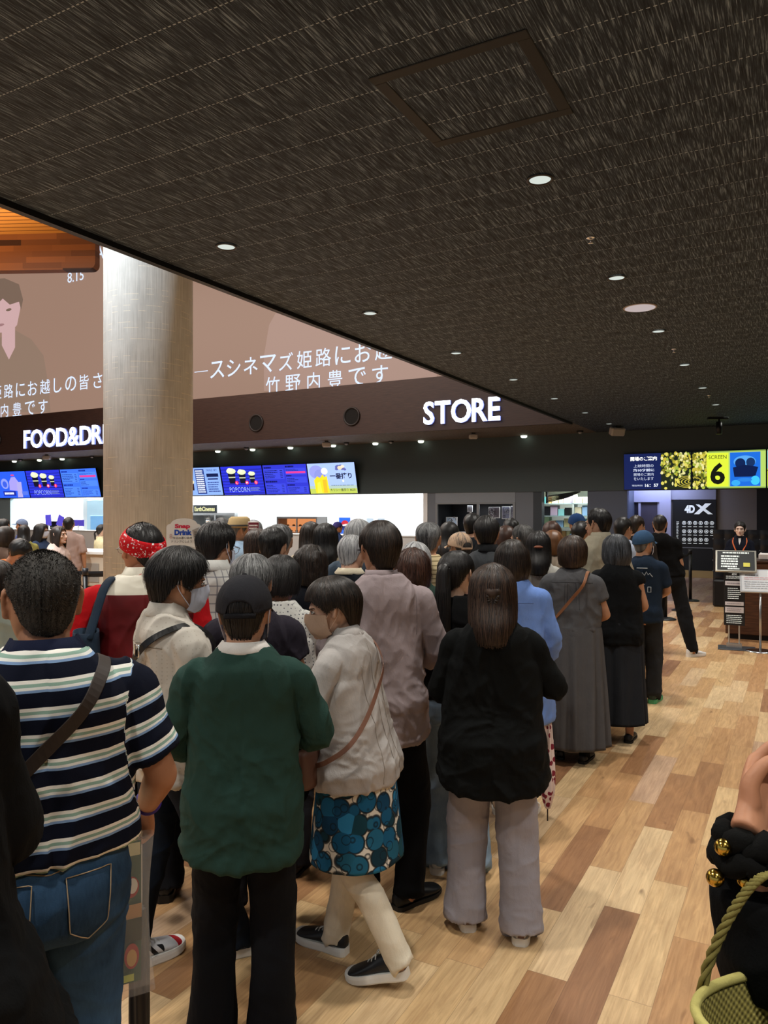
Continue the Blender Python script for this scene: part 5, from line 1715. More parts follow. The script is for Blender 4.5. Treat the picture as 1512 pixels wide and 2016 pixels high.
            vv = v * np.array([sd * 1.0, 1, 1]) if sd == 1 else v * np.array([-1, 1, 1])
            qq = q if sd == 1 else q[:, ::-1]
            # palm faces the body: local -x for the right hand
            A = np.stack([X, Y, Z], 1) * (.93 if s.fem else 1.0) / s.s ** .5
            Vs.append((vv @ A.T + s.wr[sd]) * s.s); Qs.append(qq + n); mi.append(np.zeros(len(qq), int)); n += len(vv)
        me = quick_mesh('body', np.vstack(Vs), np.vstack(Qs), skin(s.skin_hex))
        me.materials.append(lip_mat(s.skin_hex)); me.materials.append(plain('eyebrow', hair_hex, .7))
        me.polygons.foreach_set('material_index', np.concatenate(mi).astype(np.int32))
        s.bo = link('body', me, s.root)
        if eyes:
            e = link('eyes', eye_mesh(), s.bo); e.matrix_local = s.HM
        return s

    # ---- clothes
    def garment(s, name, mb, mat, voxel=None, wrinkle=1.0, seed=None, smooth=6, limb=False, hemcut=None):
        V, Nn, Q = fuse(mb, voxel or s.voxel, smooth)
        sd = s.seed if seed is None else seed
        w = wrinkle
        if w:
            w = w * (.85 if limb else .72)
            if limb:
                warp = pn(V * 3 + sd)[:, None] * .16
                wz = .30 + .7 * np.exp(-((V[:, 2] - .47) / .13) ** 2) + .8 * smooth01((.26 - V[:, 2]) / .2) + .5 * np.exp(-((V[:, 2] - .80) / .07) ** 2)
                f = ridge((V + warp) * np.array([6, 6, 10]) + sd) * .009 * wz + pn(V * np.array([6, 6, 2.2]) + sd) * .008 + ridge((V + warp) * np.array([12, 12, 17]) + sd * 2) * .004 * wz
            else:
                warp = pn(V * 4 + sd)[:, None] * .12
                sl_ = np.sign(V[:, 0]) * .35
                W2 = V + warp + np.stack([V[:, 2] * sl_, 0 * sl_, 0 * sl_], -1)
                f = ridge(W2 * np.array([8, 5, 2.2]) + sd) ** 1.3 * .015 + pn(V * np.array([5, 5, 3.5]) + sd) * .010 + ridge((V + warp) * np.array([7, 7, 11]) + sd * 3) * .0055 * smooth01((1.30 - V[:, 2]) / .25) + ridge((V + warp) * np.array([17, 17, 10]) + sd * 5) * .0045 + ridge(W2 * np.array([13, 9, 22]) + sd * 7) * .004 * smooth01((1.25 - V[:, 2]) / .3)
            V = V + Nn * (f * w)[:, None]
        pat = V[:, 2].copy()
        for k in (1, -1):
            pa = s.arm_path(k)
            seg = np.linalg.norm(np.diff(pa, axis=0), axis=1); cum = np.concatenate([[0], np.cumsum(seg)])
            best = np.full(len(V), 9.); tt = np.zeros(len(V))
            for i in range(len(seg)):
                ab = pa[i + 1] - pa[i]
                t = np.clip(((V - pa[i]) @ ab) / (ab @ ab), 0, 1)
                dd = np.linalg.norm(V - (pa[i] + t[:, None] * ab), axis=1)
                u = dd < best
                best[u] = dd[u]; tt[u] = cum[i] + t[u] * seg[i]
            rx = np.interp(V[:, 2], s.T[:, 0], s.T[:, 1])
            is_arm = (best < .085) & (tt > .06) & (np.abs(V[:, 0]) > rx - .012)
            pat[is_arm] = 1.432 - tt[is_arm]
        me = quick_mesh(name, V * s.s, Q, mat, {'pat': pat})
        return link(name, me, s.root)

    def top(s, name, mat, hem=.84, ease=(.012, .020, .026), sleeve=.42, sl=(.012, .020), drop=0.0, wrinkle=1.0, straight=True, voxel=None, neck=1.448, flare=0.0, shoulder=0.0, back=0.0):
        m = MB()
        ease = tuple(q * .72 for q in ease); sl = (sl[0] * .42, sl[1] * .62)
        rb_ref = interp(s.T, 1.30)
        def e(z):
            t = smooth01((1.42 - z) / .35); u = smooth01((1.05 - z) / .25)
            q = ease[0] * (1 - t) + ease[1] * t
            q = q * (1 - u) + ease[2] * u
            rx, rf, rb, cy = interp(s.T, max(z, .86))
            ax = ay = ab = 0
            if straight and z < 1.25:
                ax = max(0, .95 * max(rb_ref[0] - .02, interp(s.T, .9)[0]) - rx)
                ab = max(0, rb_ref[2] - .008 - rb)
                ay = max(0, rb_ref[1] - .012 - rf)
            if z < .86:
                r0 = interp(s.T, z)
                ax, ay, ab = ax + rx - r0[0], ay + rf - r0[1], ab + rb - r0[2]
            fl = flare * smooth01((1.1 - z) / (1.1 - hem + .01))
            return q + ax + fl, q + ay + fl * .6, q + ab + fl * .6 + back * smooth01((1.3 - z) / .3)
        n = int((neck - hem) / .022)
        rg = []
        for z in np.linspace(hem, neck, n):
            zz = max(z, .77)
            rx, rf, rb, cy = interp(s.T, zz)
            a, b, c = e(z)
            rg.append(ring(0, cy, z, rx + a, rf + b, rb + c, 40))
        P = np.array(rg)
        if drop:
            w = smooth01((hem + .12 - P[..., 2]) / .12)
            P[..., 2] += -drop * w * (np.abs(np.sin(np.linspace(0, 2 * math.pi, 40, endpoint=False)))[None] - .35)
        P = s.bend(P.reshape(-1, 3)).reshape(P.shape)
        m.rings(P)
        for sd in (1, -1):
            if sleeve <= 0:
                break
            pa = cr(s.arm_path(sd), 40)
            L = np.concatenate([[0], np.cumsum(np.linalg.norm(np.diff(pa, axis=0), axis=1))])
            T = np.linspace(0, (L[-1]) * (.1 + .9 * sleeve), 22)
            pp = np.stack([np.interp(T, L, pa[:, i]) for i in range(3)], -1)
            base = np.interp(T / L[-1], [0, .12, .35, .55, .8, 1], np.array([.045, .048, .043, .039, .037, .028]) * (.9 if s.fem else 1.05))
            f = T / T[-1]
            m.tube(pp, base + sl[0] * (1 - f) + sl[1] * f, 18)
        return s.garment(name, m, mat, voxel, wrinkle)

    def trousers(s, mat, name='trousers', ease=(.016, .028, .035), hem=.06, top=1.02, wrinkle=1.0, voxel=None, hemw=None):
        m = MB()
        q = ease[0]
        m.rings(s.torso_rings(.79, top, 10, lambda z: (q * .6, q * .6, q * .6)))
        for sd in (1, -1):
            h, k, a = s.hip[sd], s.knee[sd], s.ank[sd]
            lo = a + (a - k) / np.linalg.norm(a - k) * max(0, .085 - hem) if hem < .085 else a + (k - a) * ((hem - .085) / max(.1, k[2] - a[2]))
            r_end = .036 + ease[2]
            m.tube([h + np.array([0, 0, .05]), h, h * .6 + k * .4, k, k * .55 + lo * .45 + np.array([0, -.008, 0]), lo * .96 + k * .04, lo],
                   [.075 + q, .088 + q, .074 + q, .053 + ease[1], .050 + ease[1] * .9, r_end, r_end], 20, 34)
        return s.garment(name, m, mat, voxel, wrinkle, limb=True)

    def skirt(s, name, mat, z0, z1, hem_r, n=22, pleat=.015, ry=.82, seed=0, waist_e=.02, exp=.8):
        nu = 160 if s.lod == 0 else 110
        zs = np.linspace(z0, z1, 40)
        a = np.linspace(0, 2 * math.pi, nu, endpoint=False)
        rg = []
        rx0, rf0, rb0, cy0 = interp(s.T, max(z0, .8))
        hipx = s.T[2, 1]
        for z in zs:
            t = (z0 - z) / (z0 - z1)
            rx = (rx0 + waist_e) * (1 - t ** exp) + hem_r * t ** exp
            rf = (rf0 + waist_e) * (1 - t ** exp) + hem_r * ry * t ** exp
            rb = (rb0 + waist_e) * (1 - t ** exp) + hem_r * ry * t ** exp
            if z > .82:
                b = interp(s.T, z)
                rx, rf, rb = max(rx, b[0] + .012), max(rf, b[1] + .012), max(rb, b[2] + .012)
            ph = .5 * pn(np.stack([np.cos(a) * 2 + seed, np.sin(a) * 2, np.full(nu, t * .6)], -1)) * 6
            wv = np.cos(a * n / 2 + ph) * .6 + .4 * np.cos(a * n * .8 + 2 * ph + 1)
            pl = 1 + (pleat * (t ** .7) * 7) * wv * .25 / .25 * .35
            c, q = np.cos(a), np.sin(a)
            x = rx * c * pl; y = cy0 + np.where(q > 0, rf, rb) * q * pl
            rg.append(np.stack([x, y, np.full(nu, z) + .008 * wv * t], -1))
        P = np.array(rg)
        P = s.bend(P.reshape(-1, 3)).reshape(P.shape)
        inner = P.copy()[::-1] * np.array([.985, .985, 1])
        m = MB()
        m.rings(np.concatenate([P, inner]) * s.s, cap=False)
        o = m.obj(name, mat, s.root, True)
        return o

    def collar(s, mat, kind='shirt', h=.035, open_front=True):
        m = MB()
        n = 48
        a = np.linspace(0, 2 * math.pi, n, endpoint=False)
        def rg(z, rx, ry, tilt=.030):
            return np.stack([rx * np.cos(a), -.020 + ry * np.sin(a), z - tilt * np.sin(a) * (np.sin(a) > -.2) - .004 * np.sin(a)], -1)
        if s.fem:
            k = .93
        else:
            k = 1.04
        if kind == 'crew':
            P = [rg(1.438, .080 * k, .068 * k), rg(1.452, .073 * k, .064 * k), rg(1.455, .069 * k, .060 * k), rg(1.444, .068 * k, .058 * k)]
        elif kind == 'stand':
            P = [rg(1.436, .078 * k, .070 * k), rg(1.455, .070 * k, .066 * k), rg(1.455 + h, .068 * k, .064 * k), rg(1.453 + h, .063 * k, .058 * k), rg(1.440, .064 * k, .058 * k)]
        else:
            P = [rg(1.432, .094 * k, .088 * k), rg(1.440, .097 * k, .091 * k), rg(1.455, .085 * k, .080 * k), rg(1.452 + h, .072 * k, .068 * k), rg(1.450 + h, .066 * k, .062 * k), rg(1.440, .064 * k, .058 * k)]
        P = np.array(P)
        P = s.bend(P.reshape(-1, 3)).reshape(P.shape)
        m.rings(P * s.s, cap=False)
        return m.obj('collar', mat, s.root, True)

    def shoes(s, kind, mat, sole):
        for sd, f in ((-1, s.feet[0]), (1, s.feet[1])):
            lift = f[3] if len(f) > 3 else 0
            pit = math.asin(min(.8, lift / .20)) if lift else 0
            k = (.9 if s.fem else 1.0) * 1.0
            M = Matrix.Translation((f[0] * s.s, f[1] * s.s, 0)) @ Matrix.Rotation(-R(f[2]), 4, 'Z') @ Matrix.Translation((0, .13, 0)) @ Matrix.Rotation(-pit, 4, 'X') @ Matrix.Translation((0, -.13, 0)) @ Matrix.Diagonal((k * (1 if sd == 1 else -1), k, k, 1))
            shoe(s.root, kind, mat, sole, M, s.lod == 0)
        return s

    def socks(s, mat, h=.16):
        for sd in (-1, 1):
            a, k = s.ank[sd], s.knee[sd]
            m = MB()
            up = a + (k - a) * (h / np.linalg.norm(k - a))
            m.tube(np.array([a + np.array([0, .012, -.045]), a, up]) * s.s, np.array([.042, .041, .046]) * s.s, 16, 12)
            m.obj('sock', mat, s.root, True)

    def hair(s, style, mat, seed=1, strands=None, **over):
        ns = (2400, 520, 0)[s.lod] if strands is None else strands
        V, Q, pat = hair_arrays(style, seed, s.lod, ns, **over)
        me = quick_mesh('hair', V, Q, mat, {'pat': pat})
        o = link('hair', me, s.root); o.matrix_local = s.HM
        return o

    def onhead(s, mb, name, mat=None, smooth=True, parent=None):
        o = mb.obj(name, mat, parent or s.root, smooth)
        if parent is None:
            o.matrix_local = s.HM
        return o

    def mask(s, mat):
        m = MB()
        n, k = 21, 12
        ps = np.linspace(-R(72), R(72), n)
        P = []
        for i in range(k):
            t = i / (k - 1)
            z = .002 - .116 * t
            row = []
            for a in ps:
                f = 1 - (t - .5) ** 2 * .5
                ex = (1 - .25 * (abs(a) / R(72)) ** 2)
                zz = -.058 + (z + .058) * (1 - .32 * (abs(a) / R(72)) ** 1.5)
                y = -.004 + .107 * math.cos(a) * (1 if t < .62 else 1 - .35 * (t - .62) ** 2 / .14) + .016 * math.exp(-(a / .22) ** 2) * math.exp(-((t - .25) / .3) ** 2)
                row.append((.0835 * math.sin(a) * (1 - .2 * max(0, t - .5)), y, zz))
            P.append(row)
        P = np.array(P)
        P2 = P - np.array([0, .002, 0])
        m.grid(P); m.grid(P2, flip=True)
        o = s.onhead(m, 'face_mask', mat)
        for q in (-1, 1):
            l = MB()
            e = P[2][0 if q < 0 else -1]; e2 = P[-3][0 if q < 0 else -1]
            l.tube([e, (q * .083, -.014, .028), (q * .088, -.028, .012), (q * .084, -.024, -.02), e2], .0018, 6, 24)
            s.onhead(l, 'ear_loop', mat, parent=o)
        return o

    def glasses(s, mat):
        m = MB()
        for q in (-1, 1):
            a = np.linspace(0, 2 * math.pi, 21)
            m.tube(np.stack([q * .034 + .024 * np.cos(a), np.full(21, .104) - .01 * np.abs(np.cos(a)) * 0, .001 + .018 * np.sin(a)], -1), .0018, 6)
            m.tube([(q * .058, .103, .004), (q * .080, .085, .006), (q * .084, .03, .008), (q * .084, -.012, .010), (q * .080, -.03, -.004)], .002, 6, 20)
        m.tube([(-.01, .104, .004), (0, .107, .007), (.01, .104, .004)], .0018, 6, 6)
        return s.onhead(m, 'glasses', mat)

    def cap(s, mat, dark=None, strap=True, brim=True, scale=1.0, soft=0.0):
        nu, nv = 72, 22
        U, Vv = np.meshgrid(np.linspace(0, 2 * math.pi, nu, endpoint=False), np.linspace(.02, 1, nv))
        al = np.degrees(np.arccos(np.clip(np.sin(U), -1, 1)))
        ze = np.interp(al, [0, 60, 100, 140, 180], [.048, .036, .014, -.004, -.012])
        if strap:
            bx = np.abs(np.degrees(np.arctan2(np.cos(U), -np.sin(U))))
            arch = np.sqrt(np.clip(1 - (bx / 30) ** 2, 0, 1)) * .050
            ze = ze + arch
        A = HA + np.array([.016, .017, .020]) * scale
        ph = Vv * np.arccos(np.clip((ze - HC[2]) / A[2], -.8, 1))
        zz = HC[2] + A[2] * np.cos(ph)
        q = np.sin(np.minimum(ph, math.pi / 2 + .1)) ** (.92 - soft)
        P = np.stack([A[0] * q * np.cos(U), HC[1] + A[1] * q * np.sin(U), zz], -1)
        seam = .0012 * np.exp(-((np.mod(U, math.pi / 3) - math.pi / 6) / .03) ** 2)
        P[..., :2] *= (1 + seam[..., None] * 8)
        m = MB()
        Pin = P * np.array([.965, .965, .98])
        m.rings(np.concatenate([P, Pin[::-1]]), cap=False)
        m.ell((0, HC[1], HC[2] + A[2] + .001), (.008, .008, .004), 12, 6)
        o = s.onhead(m, 'cap', mat)
        if strap:
            b = MB()
            aa = np.linspace(R(-90 - 34), R(-90 + 34), 15)
            top = np.stack([A[0] * .985 * np.cos(aa), HC[1] + A[1] * .985 * np.sin(aa), np.full(15, -.010)], -1)
            b.tube(top, .009, 8, flat=.3, up=(0, -1, 0))
            s.onhead(b, 'strap', dark or mat, parent=o)
        if brim:
            b = MB()
            aa = np.linspace(R(28), R(152), 25)
            rows = []
            for t in (0, .35, .7, 1.0):
                k = 1 + .72 * t * np.sin((aa - R(28)) / R(124) * math.pi) ** .6
                rows.append(np.stack([A[0] * .99 * np.cos(aa) * (1 + .12 * t), HC[1] + A[1] * .99 * np.sin(aa) * k, .040 - .012 * t - .014 * np.abs(np.cos(aa)) ** 2 * (1 + t) - .0 * aa], -1))
            rows = np.array(rows)
            b.grid(rows); b.grid(rows - np.array([0, 0, .004]), flip=True)
            s.onhead(b, 'brim', mat, parent=o)
        return o

    def strap_path(s, pts, w, mat, name='strap', thick=.35):
        """crossbody strap over the clothes: points in unit body coordinates"""
        return band(s, s.root, pts, w, mat, thick, name)

    def surf(s, ang, z, e=.04):
        rx, rf, rb, cy = interp(s.T, z)
        a = R(ang)
        p = np.array([[math.cos(a) * (rx + e), cy + math.sin(a) * ((rf if math.sin(a) > 0 else rb) + e), z]])
        return s.bend(p)[0]

    def done(s):
        return s.root

# ---------------------------------------------------------------- the people
BLACK = hair_mat('black_hair', '#060505', '#272321'); DKBR = hair_mat('dark_brown_hair', '#0b0806', '#372a21'); BROWN = hair_mat('brown_hair', '#160e0a', '#4c382b')
AUB = hair_mat('auburn_hair', '#24140e', '#57382a'); GRAY = hair_mat('grey_hair', '#2c2c2d', '#8d8d8c'); WHITE = hair_mat('white_hair', '#77777a', '#d3d3d2'); SALT2 = hair_mat('stubble_hair', '#0a0908', '#55514c', .2, .6); SALT = hair_mat('salt_hair', '#1b1a1a', '#6b6865')
HEX = {'BLACK': '#0c0a09', 'BROWN': '#22140d'}
S_W = plain('sole_white', '#dcdad5', .5); S_K = plain('sole_black', '#0e0e0f', .5); S_G = plain('sole_grey', '#6f7276', .5)
def leather(h):
    return plain('shoe_leather', h, .45)
MASKW = cloth('white_mask', '#c9cede', .1); MASKB = cloth('beige_mask', '#b79a84', .1)

def folk(px, top, d, label, hair, tp, lg, sh=('sneaker', '#1c1c1e', S_K), H=None, collar=None, hkw=None, eyes=True, hands=('relax', 'relax'), hand_dir=None, hseed=None, **kw):
    H = H or CAM_H - (top - 1008) / F_PX * d
    P = Person(px, d, H, label, **kw)
    P.body(hands=hands, hand_dir=hand_dir, eyes=eyes, hair_hex='#3c302b' if kw.get('fem') else '#1a1513')
    if hair:
        P.hair(hair[0], hair[1], hseed or int(px * 7 + top) % 997, **(hair[2] if len(hair) > 2 else {}))
    nm, mt, k = tp
    P.top(nm, mt if not isinstance(mt, str) else cloth(nm, mt), **k)
    if lg[0] in ('trousers', 'jeans'):
        P.trousers(lg[1] if not isinstance(lg[1], str) else cloth(lg[0], lg[1]), lg[0], **(lg[2] if len(lg) > 2 else {}))
    elif lg[0] == 'skirt':
        P.skirt('skirt', lg[1] if not isinstance(lg[1], str) else cloth('skirt', lg[1]), *lg[2], **(lg[3] if len(lg) > 3 else {}))
    P.shoes(sh[0], leather(sh[1]) if isinstance(sh[1], str) else sh[1], sh[2])
    if collar:
        P.collar(collar[1] if not isinstance(collar[1], str) else cloth('collar', collar[1]), collar[0], **(collar[2] if len(collar) > 2 else {}))
    return P

# --- special cloths
def stripes_mat():
    k = N('striped_pique', .9, .15)
    a = k.attr('pat').outputs['Fac']
    f = k.math('FRACT', k.math('DIVIDE', k.math('ADD', a, .012), .059))
    k.color(k.ramp(f, [(0, '#0b1020'), (.50, '#0b1020'), (.505, '#7f9dc4'), (.60, '#86a3c6'), (.605, '#e6e6e0'), (.70, '#e6e6e0'), (.705, '#8fae9f'), (.82, '#8fae9f'), (.825, '#ece9e0'), (.95, '#ece9e0'), (.955, '#0b1020')], 'CONSTANT'))
    k.bump(k.noise(k.obj(), 500, 1), .2, .002)
    return k.m
def tunic_mat():
    k = N('blue_circle_print', .8, .2)
    o = k.obj()
    wv = k.mapping(o, (1, 1, 1))
    d = k.voro(wv, 15, 'F1', 'Distance', .6)
    col = k.voro(wv, 15, 'F1', 'Color', .6)
    r = k.sep(col)[0]
    fill = k.ramp(r, [(0, '#0b3c5c'), (.35, '#14597f'), (.6, '#2a7fb0'), (.8, '#1a4f5e'), (1, '#0e3040')])
    ringf = k.ramp(d, [(0, 0.0), (.54, 0.0), (.58, 1.0), (.63, 1.0), (.67, 0.0)])
    c = k.mix(k.ramp(d, [(.58, 1.0), (.64, 0.0)]), '#dcd8cc', fill)
    d2 = k.voro(k.mapping(o, (1, 1, 1), loc=(.31, .17, .23)), 21, 'F1', 'Distance', .9)
    ring2 = k.ramp(d2, [(.30, 0.0), (.335, 1.0), (.375, 1.0), (.41, 0.0)])
    c = k.mix(k.math('MULTIPLY', ringf, .9), c, '#0c1418')
    c = k.mix(k.math('MULTIPLY', ring2, .8), c, '#10222c')
    k.color(c)
    return k.m
def plaid_mat(name, base, l1, l2, sc=26.0):
    k = N(name, .85, .15)
    x, y, z = k.sep(k.obj())[:3]
    fx = k.math('FRACT', k.math('MULTIPLY', k.math('ADD', x, y), sc)); fz = k.math('FRACT', k.math('MULTIPLY', z, sc))
    c = k.mix(k.math('MULTIPLY', k.math('LESS_THAN', fx, .16), .7), base, l1); c = k.mix(k.math('MULTIPLY', k.math('LESS_THAN', fz, .16), .7), c, l2)
    k.color(c); return k.m
def dots_mat(name, base, dot, sc, r, rough=.9):
    k = N(name, rough, .15)
    d = k.voro(k.obj(), sc, 'F1', 'Distance', .15)
    k.color(k.mix(k.math('LESS_THAN', d, r), base, dot)); return k.m
def hstripe_mat(name, a, b, n=30, w=.3):
    k = N(name, .9, .15)
    f = k.math('FRACT', k.math('MULTIPLY', k.attr('pat').outputs['Fac'], n))
    k.color(k.mix(k.math('LESS_THAN', f, w), a, b)); return k.m
def denim(name, dark, mid, light):
    k = N(name, .9, .15)
    o = k.obj()
    k.color(k.ramp(k.math('ADD', k.math('MULTIPLY', k.noise(o, 5, 3), .7), k.math('MULTIPLY', k.noise(k.mapping(o, (1, 1, .25)), 160, 2), .12)), [(.3, dark), (.52, mid), (.72, light)]))
    k.bump(k.noise(o, 400, 1), .2, .002)
    return k.m
DEN_B = denim('blue_denim', '#22384f', '#3c5c7e', '#5f83a6'); DEN_D = denim('dark_denim', '#0f151f', '#1a2433', '#27344a'); DEN_L = denim('washed_denim', '#6b7f92', '#8aa0b4', '#a9bccb')

def red_white_shoe():
    k = N('red_white_runner', .5, .3)
    x, y, z = k.sep(k.obj())[:3]
    st = k.math('FRACT', k.math('MULTIPLY', k.math('ADD', y, k.math('MULTIPLY', z, .8)), 26.0))
    band_ = k.math('MULTIPLY', k.math('MULTIPLY', k.math('GREATER_THAN', y, -.005), k.math('LESS_THAN', y, .085)), k.math('MULTIPLY', k.math('GREATER_THAN', k.math('ABSOLUTE', x), .028), k.math('LESS_THAN', st, .5)))
    c = k.mix(band_, '#cfd0d4', '#15161a')
    c = k.mix(k.math('LESS_THAN', y, -.035), c, '#a81c26'); c = k.mix(k.math('GREATER_THAN', y, .145), c, '#a81c26')
    k.color(c); return k.m

# --- nearest figures
P1 = folk(86, 1085, 1.80, 'person in a navy and white striped polo shirt and blue jeans', ('crew', SALT2, dict(t=(.010, .007, .002), stub=16000, clump=.0006)),
          ('polo_shirt', stripes_mat(), dict(hem=.985, sleeve=.40, ease=(.016, .034, .036), sl=(.020, .032), wrinkle=1.0)), ('jeans', DEN_B, dict(top=1.09, ease=(.018, .022, .03))),
          ('sneaker', '#c9ccd2', S_W), collar=('shirt', '#141a30', dict(h=.026)), yaw=4, wide=1.12, fat=.12, skin_hex='#a9795c', arms=('down', ((.262, -.03, 1.115), (.262, .165, .965))), hands=('relax', 'grip'),
          hand_dir=(None, ((.05, .55, -.8), (-.3, .5, .3))), head=(4, 4, 0))
m = MB(); q = P1.wr[1] * .97 + P1.el[1] * .03
v = (P1.wr[1] - P1.el[1]); v /= np.linalg.norm(v)
m.tube(np.array([P1.wr[1] - v * .032, P1.wr[1] - v * .020]) * P1.s, np.array([.036, .034]) * P1.s, 20); m.obj('wristband', plain('violet_band', '#3f2a86', .4), P1.root, True)
m = MB()      # back pocket and belt line of the jeans
m.tube(np.array([P1.surf(a, 1.055, .020) for a in range(0, 361, 12)]) * P1.s, .02, 6, flat=.35, up=(0, 1, 0)); m.obj('belt', plain('belt_dark', '#1a2230', .6), P1.root, True)

P0 = folk(-282, 1000, 1.28, 'person in loose black clothes cut off beside the striped polo shirt', ('mid', BLACK), ('black_tunic', '#0a0b0c', dict(hem=.62, sleeve=.75, ease=(.03, .05, .07), flare=.10, sl=(.03, .06))),
          ('trousers', '#0b0c0d'), H=1.76, fem=True, wide=1.08, arms=('front', ((.235, .03, 1.10), (.10, .24, 1.00))), yaw=2)

P2 = folk(282, 1028, 3.45, 'person in a red vest over a red shirt with a red paisley bandana headband', ('crew', BLACK, dict(t=(.012, .009, .004), stub=6000, clump=.002)),
          ('red_shirt', '#b3141a', dict(hem=.86, sleeve=.40, ease=(.014, .03, .03), sl=(.018, .03))), ('trousers', '#17181c'), collar=('shirt', '#d9d3c2', dict(h=.03)),
          yaw=2, wide=1.22, fat=.15, skin_hex='#b4795a', arms=('out', 'down'), head=(28, 2, 0))
vm = N('maroon_vest_cream_yoke', .6, .3); vm.color(vm.mix(vm.math('GREATER_THAN', vm.sep(vm.obj())[2], 1.392), vm.mix(vm.noise(vm.obj(), 9, 3), '#4a0c10', '#7a1519'), '#d9d3c2'))
P2.top('vest', vm.m, hem=.80, sleeve=0, ease=(.030, .044, .046), wrinkle=.8)
bm = N('red_bandana_print', .8, .2); bd_ = bm.voro(bm.obj(), 46, 'F1', 'Distance', .9); b2 = bm.noise(bm.obj(), 60, 3, .6, 1.5)
bm.color(bm.mix(bm.math('LESS_THAN', bd_, .22), bm.mix(bm.math('GREATER_THAN', b2, .62), '#c8121c', '#e9dede'), '#f0e6e6'))
m = MB(); rows = []
for t in np.linspace(0, 1, 7):
    a = np.linspace(0, 2 * math.pi, 73)[:-1]
    z = .006 + .070 * t + np.sin(a) * .046 + .012 * (1 - t) * np.abs(np.cos(a)) * -1
    k = np.sqrt(np.clip(1 - ((z - HC[2]) / (HA[2] + .012)) ** 2, .05, 1))
    e = .016 + .004 * math.sin(t * 3.1)
    rows.append(np.stack([(HA[0] + e) * np.cos(a) * k, HC[1] + (HA[1] + e) * np.sin(a) * k, z], -1))
rows = np.array(rows); m.rings(np.concatenate([rows, rows[::-1] * np.array([.97, .97, 1])]), cap=False)
bo = P2.onhead(m, 'bandana', bm.m)
m = MB(); m.ell((.012, -.128, .002), (.020, .013, .014), 14, 8); m.tube([(.014, -.128, 0), (.045, -.128, -.008), (.075, -.115, -.012)], [.008, .014, .003], 8, 12, flat=.4); m.tube([(.006, -.128, 0), (-.02, -.132, -.02), (-.035, -.128, -.04)], [.008, .012, .003], 8, 12, flat=.4)
P2.onhead(m, 'knot', bm.m, parent=bo)
P2.glasses(plain('silver_frame', '#b9b9bb', .25, .9))

PM = folk(340, 1090, 2.92, 'person in profile with a white face mask, cream jacket and black shoulder strap', ('thick', BLACK, dict(t=(.034, .022, .010), fluff=.022, clump=.008, z=[(0, .052), (36, .040), (54, .020), (72, -.020), (84, -.012), (98, .004), (112, -.020), (128, -.062), (150, -.078), (180, -.082)])),
          ('cream_jacket', dots_mat('cream_cotton', '#c2bbb0', '#b3ab9e', 70, .22), dict(hem=.80, sleeve=1.0, ease=(.022, .040, .045), sl=(.026, .030), wrinkle=1.5)),
          ('jeans', DEN_D, dict(ease=(.012, .012, .018))), ('sneaker', red_white_shoe(), S_W), collar=('shirt', '#c2bbb0', dict(h=.035)), yaw=-66, head=(-12, 6, 0), skin_hex='#b98a6b',
          arms=('bag', ((.245, .02, 1.10), (.10, .24, 1.07))), feet=((-.10, -.10, -6), (.08, .27, 12)), hands=('grip', 'grip'))
PM.mask(MASKW)
P3 = folk(480, 1146, 2.50, 'person in a dark green sweater and a charcoal cap with back strap', ('short', BLACK, dict(t=(.014, .010, .004))),
          ('green_sweater', '#263f38', dict(hem=.72, sleeve=.92, ease=(.018, .030, .040), sl=(.024, .026), wrinkle=1.2, drop=.03)), ('trousers', '#0d0e12', dict(ease=(.018, .030, .050), wrinkle=.8)),
          ('sneaker', '#20263a', S_K), collar=('shirt', '#cfcac4', dict(h=.02)), yaw=-3, wide=1.06, skin_hex='#b08468', arms=(((.245, .03, 1.10), (.10, .22, 1.03)), ((.275, .02, 1.11), (.13, .24, 1.10))), hands=('hold', 'hold'), head=(-6, 8, 0), feet=((-.11, .02, -4), (.10, -.02, 10)))
P3.cap(cloth('charcoal_cap', '#26262a'), cloth('cap_strap', '#1b1b1e')); P3.mask(MASKW)
P4 = folk(702, 1145, 2.94, 'person in a beige jacket, blue circle print tunic and cream trousers walking', ('short_bob', DKBR, dict(t=(.026, .024, .016), m='tight', z=[(0, .052), (38, .046), (56, .022), (72, -.012), (86, .004), (98, .006), (112, -.03), (128, -.075), (150, -.098), (180, -.102)])),
          ('beige_jacket', '#aaa5a1', dict(hem=.83, sleeve=1.0, ease=(.018, .028, .034), sl=(.024, .030), wrinkle=1.15, flare=.03)), ('trousers', '#d9cfba', dict(ease=(.008, .010, .018), hem=.055, wrinkle=.8)),
          ('sneaker', '#15171b', S_W), collar=('shirt', '#aaa5a1', dict(h=.030)), fem=True, yaw=62, lean=9, head=(32, 10, 0), skin_hex='#c09a82', arms=(((.285, .05, 1.115), (.25, .27, 1.01)), 'ahead'), hands=('grip', 'grip'), feet=((-.07, -.20, -4, .05), (.06, .16, 4)), wide=1.05)
P4.mask(MASKB)
P4.skirt('tunic', tunic_mat(), 1.0, .50, .235, n=8, pleat=.010, ry=.86, waist_e=.03)
P5 = folk(750, 1030, 3.42, 'tall person in a mauve grey overshirt and black trousers with thick dark hair', ('short', DKBR, dict(t=(.026, .018, .006))),
          ('mauve_overshirt', '#998b8c', dict(hem=.755, sleeve=.97, ease=(.018, .032, .038), sl=(.022, .030), wrinkle=1.3, drop=.04)), ('trousers', '#08080a', dict(ease=(.014, .02, .028), wrinkle=.7)),
          ('loafer', '#0d0d0e', S_K), collar=('stand', '#998b8c', dict(h=.020)), yaw=4, head=(14, 3, 0), skin_hex='#b9886a', arms=('front', ((.275, .02, 1.10), (.18, .22, 1.05))), hands=('relax', 'hold'), feet=((-.07, .06, 0), (.12, -.03, 50)))
P5.glasses(plain('dark_frame', '#121214', .3))
